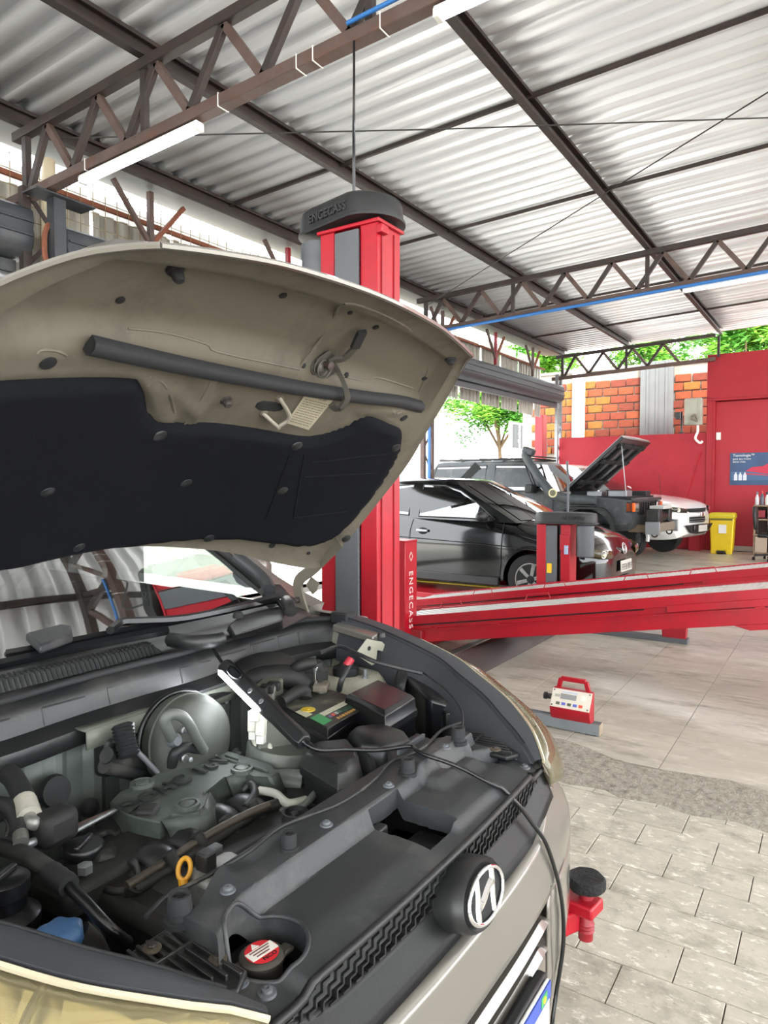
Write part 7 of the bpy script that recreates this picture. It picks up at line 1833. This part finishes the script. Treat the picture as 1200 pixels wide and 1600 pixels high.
# poster (printed: night blue, red lifted car, white bottles)
po = thing('wall_poster', 'blue poster with a red car and white bottles on the red wall', 'poster', (15.95, 1.25, 1.7))
py0, py1, pz0, pz1, pX = 1.91, .72, 1.37, 2.04, 16.12
MB().box((pX, (py0 + py1) / 2, (pz0 + pz1) / 2), (.012, py0 - py1, pz1 - pz0)).build('sheet', M('poster_blue', '#27466e', .35, var=.3, vscale=3), po, smooth=False)
def pr_(y, z, w, h, name, c, d=.004): return MB().box((pX - .006 - d / 2, y, z), (d, w, h)).build(name, M('pr' + c[1:], c, .4), po, smooth=False)
pr_(1.32, 1.56, 1.14, .18, 'print_floor', '#3b5f86', .001)
def prp(pts, name, c): m = MB(); m.prism([(pX - .0085, y, z) for y, z in pts], (.002, 0, 0)); return m.build(name, M('pr' + c[1:], c, .4), po, smooth=False)
prp([(1.62, 1.66), (1.5, 1.74), (1.3, 1.76), (1.2, 1.82), (.95, 1.82), (.8, 1.72), (.8, 1.64), (1.2, 1.6)], 'printed_car', '#c01f3f')
prp([(1.62, 1.62), (.8, 1.56), (.8, 1.53), (1.62, 1.59)], 'printed_stripe', '#a83246')
for i in range(3):
    y = 1.80 - i * .085; prp([(y + .032, 1.47), (y + .032, 1.58), (y + .012, 1.61), (y + .012, 1.635), (y - .012, 1.635), (y - .012, 1.61), (y - .032, 1.58), (y - .032, 1.47)], 'printed_bottle', '#d5dbe2')
letters('Tecnologia\u2122', .075, WHITE, po, (pX - .009, 1.86, 1.985), (0, -1, 0), (0, 0, 1))
letters('para seu motor', .055, WHITE, po, (pX - .009, 1.86, 1.915), (0, -1, 0), (0, 0, 1))
letters('durar mais.', .055, WHITE, po, (pX - .009, 1.86, 1.855), (0, -1, 0), (0, 0, 1))
# electric box with conduit, small lamp, light switch, leaning pole
eb = thing('electric_box', 'grey weathered electric meter box mounted high on the red wall edge', 'box', (15.9, 2.6, 2.9)); EBM = M('box_grey', '#a9a99c', .6, var=.1, dirt='#6d6a58', dirt_amt=.5)
MB().box((15.92, 2.60, 2.92), (.22, .34, .56)).build('body', EBM, eb, bevel=.02)
MB().box((15.80, 2.64, 2.92), (.03, .22, .5)).build('door', EBM, eb, bevel=.008)
MB().tube([(15.78, 2.5, 2.75), (15.74, 2.55, 2.85), (15.76, 2.62, 2.78), (15.74, 2.5, 2.7)], .02, n=6).build('cable_knot', M('knot', '#7d7466', .7), eb)
wire('wall_conduit', [(15.95, 2.52, 2.64), (15.95, 2.52, 2.5), (15.93, 2.56, 2.36), (15.93, 2.47, 2.26), (15.93, 2.42, 2.3)], .025, 'white bent conduit below the electric box', 'conduit', sm=5, mat=WHITE)
sl = thing('spot_lamp', 'small black lamp on a stem on top of the low red wall', 'lamp', (16.05, 2.86, 2.48))
MB().cyl((16.05, 2.86, 2.48), (16.05, 2.86, 2.95), .02).build('stem', BLKS, sl)
MB().box((15.98, 2.92, 2.86), (.12, .1, .15)).build('lamp_head', DGREY, sl, bevel=.01)
MB().box((16.05, 2.86, 2.495), (.1, .1, .03)).build('base', BLKS, sl, smooth=False)
a_ = at(1096, 706, X=15.9); b_ = at(1076, 766, X=15.6)
wire('leaning_pole', [a_, b_, b_ + (b_ - a_) * .8], .016, 'thin red pole leaning against the low red wall', 'pole', mat=RED)
MB_ = MB().box((16.1, 2.14, 2.4), (.03, .09, .16)); tag(MB_.build('wall_switch', WHITE, bevel=.004), 'small white switch beside the red door', 'switch')
tag(MB().box((15.75, 2.50, .2), (.3, .22, .4)).build('red_block', WRED, bevel=.01), 'red painted block at the wall foot beside the yellow bin', 'block')

# ================================================================== beyond the openings
# neighbour's hollow brick wall, brick by brick
MORT = M('mortar', '#8a8378', .9, var=.15, vscale=8)
wall_n = thing('brick_wall', "neighbour's orange hollow brick wall beyond the low red wall", 'wall', (18.2, 4.5, 0))
MB().box((18.16, 4.6, 2.15), (.16, 5.4, 4.3)).build('mortar_bed', MORT, wall_n, smooth=False)
BR = [M('brick_a', '#7c3a1c', .85, var=.15, vscale=9), M('brick_b', '#71301a', .85, var=.15, vscale=9), M('brick_c', '#86521a', .85, var=.2, vscale=6), M('brick_d', '#682c1a', .85, var=.2, vscale=9)]
rb = random.Random(5); protos = []
for mt in BR:
    o = MB().box(wall_n.location, (.06, .36, .178)).build('brick', mt, wall_n, bevel=.008, seg=1); protos.append([o, False])
for r in range(9):
    z = 2.30 + r * .207
    for j in range(14):
        y = 2.42 + j * .385 + (.19 if r % 2 else 0)
        if 3.42 < y < 4.14 or y > 7: continue
        k = 2 if (y > 5.3 and rb.random() < .6) or rb.random() < .12 else rb.choice([0, 0, 1, 3]); p = protos[k]
        o = p[0] if not p[1] else inst(p[0], 'brick', (0, 0, 0), parent=wall_n); p[1] = True
        o.location = Vector((18.06 + rb.uniform(-.008, .008), y + rb.uniform(-.008, .008), z + rb.uniform(-.006, .006))) - wall_n.location
m = MB(); m.box((17.98, 3.78, 2.15), (.14, .76, 4.5)); 
for k in range(3): m.box((17.9, 3.55 + k * .22, 2.15), (.03, .05, 4.5))
m.build('concrete_pier', M('pier_grey', '#626565', .7, var=.1, vscale=2), wall_n, bevel=.006)
MB().box((17.98, 5.72, 2.15), (.14, .3, 4.5)).build('white_pier', M('pier_white', '#e4e2dc', .7), wall_n, bevel=.006)
MB().box((18.14, 4.6, 4.34), (.2, 5.4, .07)).build('coping', MORT, wall_n, smooth=False)
# trees
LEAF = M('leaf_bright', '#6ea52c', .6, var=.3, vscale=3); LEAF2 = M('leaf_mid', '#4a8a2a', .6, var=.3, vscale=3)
TRUNK = M('bark', '#6e5a44', .9, var=.2)
def tree(label, c, h, r, n, leaf, seed, zsq=.75, trunk=True, lr=.11):
    t = thing('tree', label, 'tree', c, None); R = random.Random(seed); c = Vector(c)
    if trunk:
        m = MB(); m.tube([c, c + Vector((.05, .03, h * .3)), c + Vector((-.03, .1, h * .62))], lambda q: .11 - .06 * q, n=8); m.build('trunk', TRUNK, t)
        for k in range(4):
            a = k * 1.6; MB().tube([c + Vector((0, .05, h * .45)), c + Vector((r * .4 * math.cos(a), r * .4 * math.sin(a), h * .65)), c + Vector((r * .7 * math.cos(a), r * .7 * math.sin(a), h * .8))], lambda q: .05 - .035 * q, n=6).build('branch', TRUNK, t)
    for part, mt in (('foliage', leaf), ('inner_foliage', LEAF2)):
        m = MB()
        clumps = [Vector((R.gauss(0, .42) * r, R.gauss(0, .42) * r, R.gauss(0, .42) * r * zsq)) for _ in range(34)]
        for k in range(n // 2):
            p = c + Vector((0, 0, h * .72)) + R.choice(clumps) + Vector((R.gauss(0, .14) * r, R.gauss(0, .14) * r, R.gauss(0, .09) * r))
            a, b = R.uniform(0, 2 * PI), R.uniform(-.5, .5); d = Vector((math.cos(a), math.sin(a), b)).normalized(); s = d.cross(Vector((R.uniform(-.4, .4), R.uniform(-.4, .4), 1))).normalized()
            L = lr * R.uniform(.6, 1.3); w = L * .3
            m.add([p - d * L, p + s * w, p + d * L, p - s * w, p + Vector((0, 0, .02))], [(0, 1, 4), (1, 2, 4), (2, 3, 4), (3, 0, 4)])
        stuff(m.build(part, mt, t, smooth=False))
    return t
q = at(783, 690, Y=9.5)
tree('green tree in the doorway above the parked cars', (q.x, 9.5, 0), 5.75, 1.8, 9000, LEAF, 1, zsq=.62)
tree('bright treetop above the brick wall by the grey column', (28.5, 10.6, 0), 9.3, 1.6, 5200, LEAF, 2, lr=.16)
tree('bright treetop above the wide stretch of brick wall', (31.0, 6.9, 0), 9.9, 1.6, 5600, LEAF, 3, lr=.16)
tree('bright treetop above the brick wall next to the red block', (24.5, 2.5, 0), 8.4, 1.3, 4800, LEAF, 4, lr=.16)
# white houses and low cream wall across the yard
HW = M('house_white', '#e9e7e1', .8, var=.03)
hb = thing('white_house', 'white house wall across the yard behind the tree', 'building', (20, 15, 0))
MB().box((22, 16, 2.6), (16, .3, 5.2)).build('wall', HW, hb, smooth=False); MB().box((22, 15.7, 5.25), (16.6, 1.0, .2)).build('eaves', M('eaves', '#b9b2a6', .7), hb, smooth=False)
cw = MB().box((17, 12.2, .95), (14, .2, 1.9)); tag(cw.build('yard_wall', M('cream_wall', '#d8d0bd', .8, var=.08)), 'low cream wall across the yard below the tree', 'wall')
vb = thing('corrugated_shed', 'white corrugated shed across the yard seen through the windscreen', 'building', (6, 13, 0))
MB().grid(corr_wall(4.0, 8.8, 12.6, 0, 3.4, .3, .08)).build('wall', M('shed_white', '#c4c9cc', .5, metal=.3), vb, ang=20, solid=.01)
MB().box((6.4, 13.2, 3.5), (5.2, 1.6, .12)).build('roof', GALV, vb, smooth=False)
pl_ = thing('lift_plate', 'low red floor plate with a yellow edge under the black hatchback', 'floor plate', (7.6, 4.2, 0))
MB().box((7.75, 4.1, .03), (.9, 1.5, .06)).build('plate', RED, pl_, bevel=.006)
MB().bar((8.15, 4.85, .068), (8.15, 3.6, .068), .12, .012).build('yellow_edge', YEL, pl_, smooth=False)
# sign in the doorway
sg = thing('yard_sign', 'white framed black banner with pale writing standing beyond the doorway', 'sign', (17.1, 7.1, 0)); SY = 7.6
s0, s1 = at(796, 702, Y=SY), at(821, 663, Y=SY); sx = (s0.x + s1.x) / 2; sw = s1.x - s0.x; sz = (s0.z + s1.z) / 2; sh = s1.z - s0.z
MB().box((sx, SY, sz), (sw, .05, sh)).build('frame', WHITE, sg, bevel=.006)
MB().box((sx, SY - .03, sz), (sw * .72, .02, sh * .86)).build('banner', BLK, sg, smooth=False)
text_obj('oficina', .26, 'lettering', WHITE, sg, (sx + .02, SY - .045, sz), (0, 0, 1), (-1, 0, 0), depth=.004, align='CENTER', bold=.006)
for s in (-.35, .35): MB().bar((sx + s * sw, SY, 0), (sx + s * sw, SY, sz - sh / 2), .05, .05).build('leg', GALV, sg, smooth=False)
# red lift posts standing in the yard
for i, (px_, lab) in enumerate(((845, 'red steel post standing in the yard beyond the lattice column'), )):
    q = at(px_, 700, Y=6.2); t = thing('yard_post', lab, 'post', (q.x, 6.2, 0))
    MB().box((q.x, 6.2, 1.55), (.3, .2, 3.1)).build('column', RED, t, bevel=.01)
    MB().bar((q.x + .25, 6.2, 2.9), (q.x + .40, 6.2, 2.2), .05, .06).build('stay', GALV, t, smooth=False)
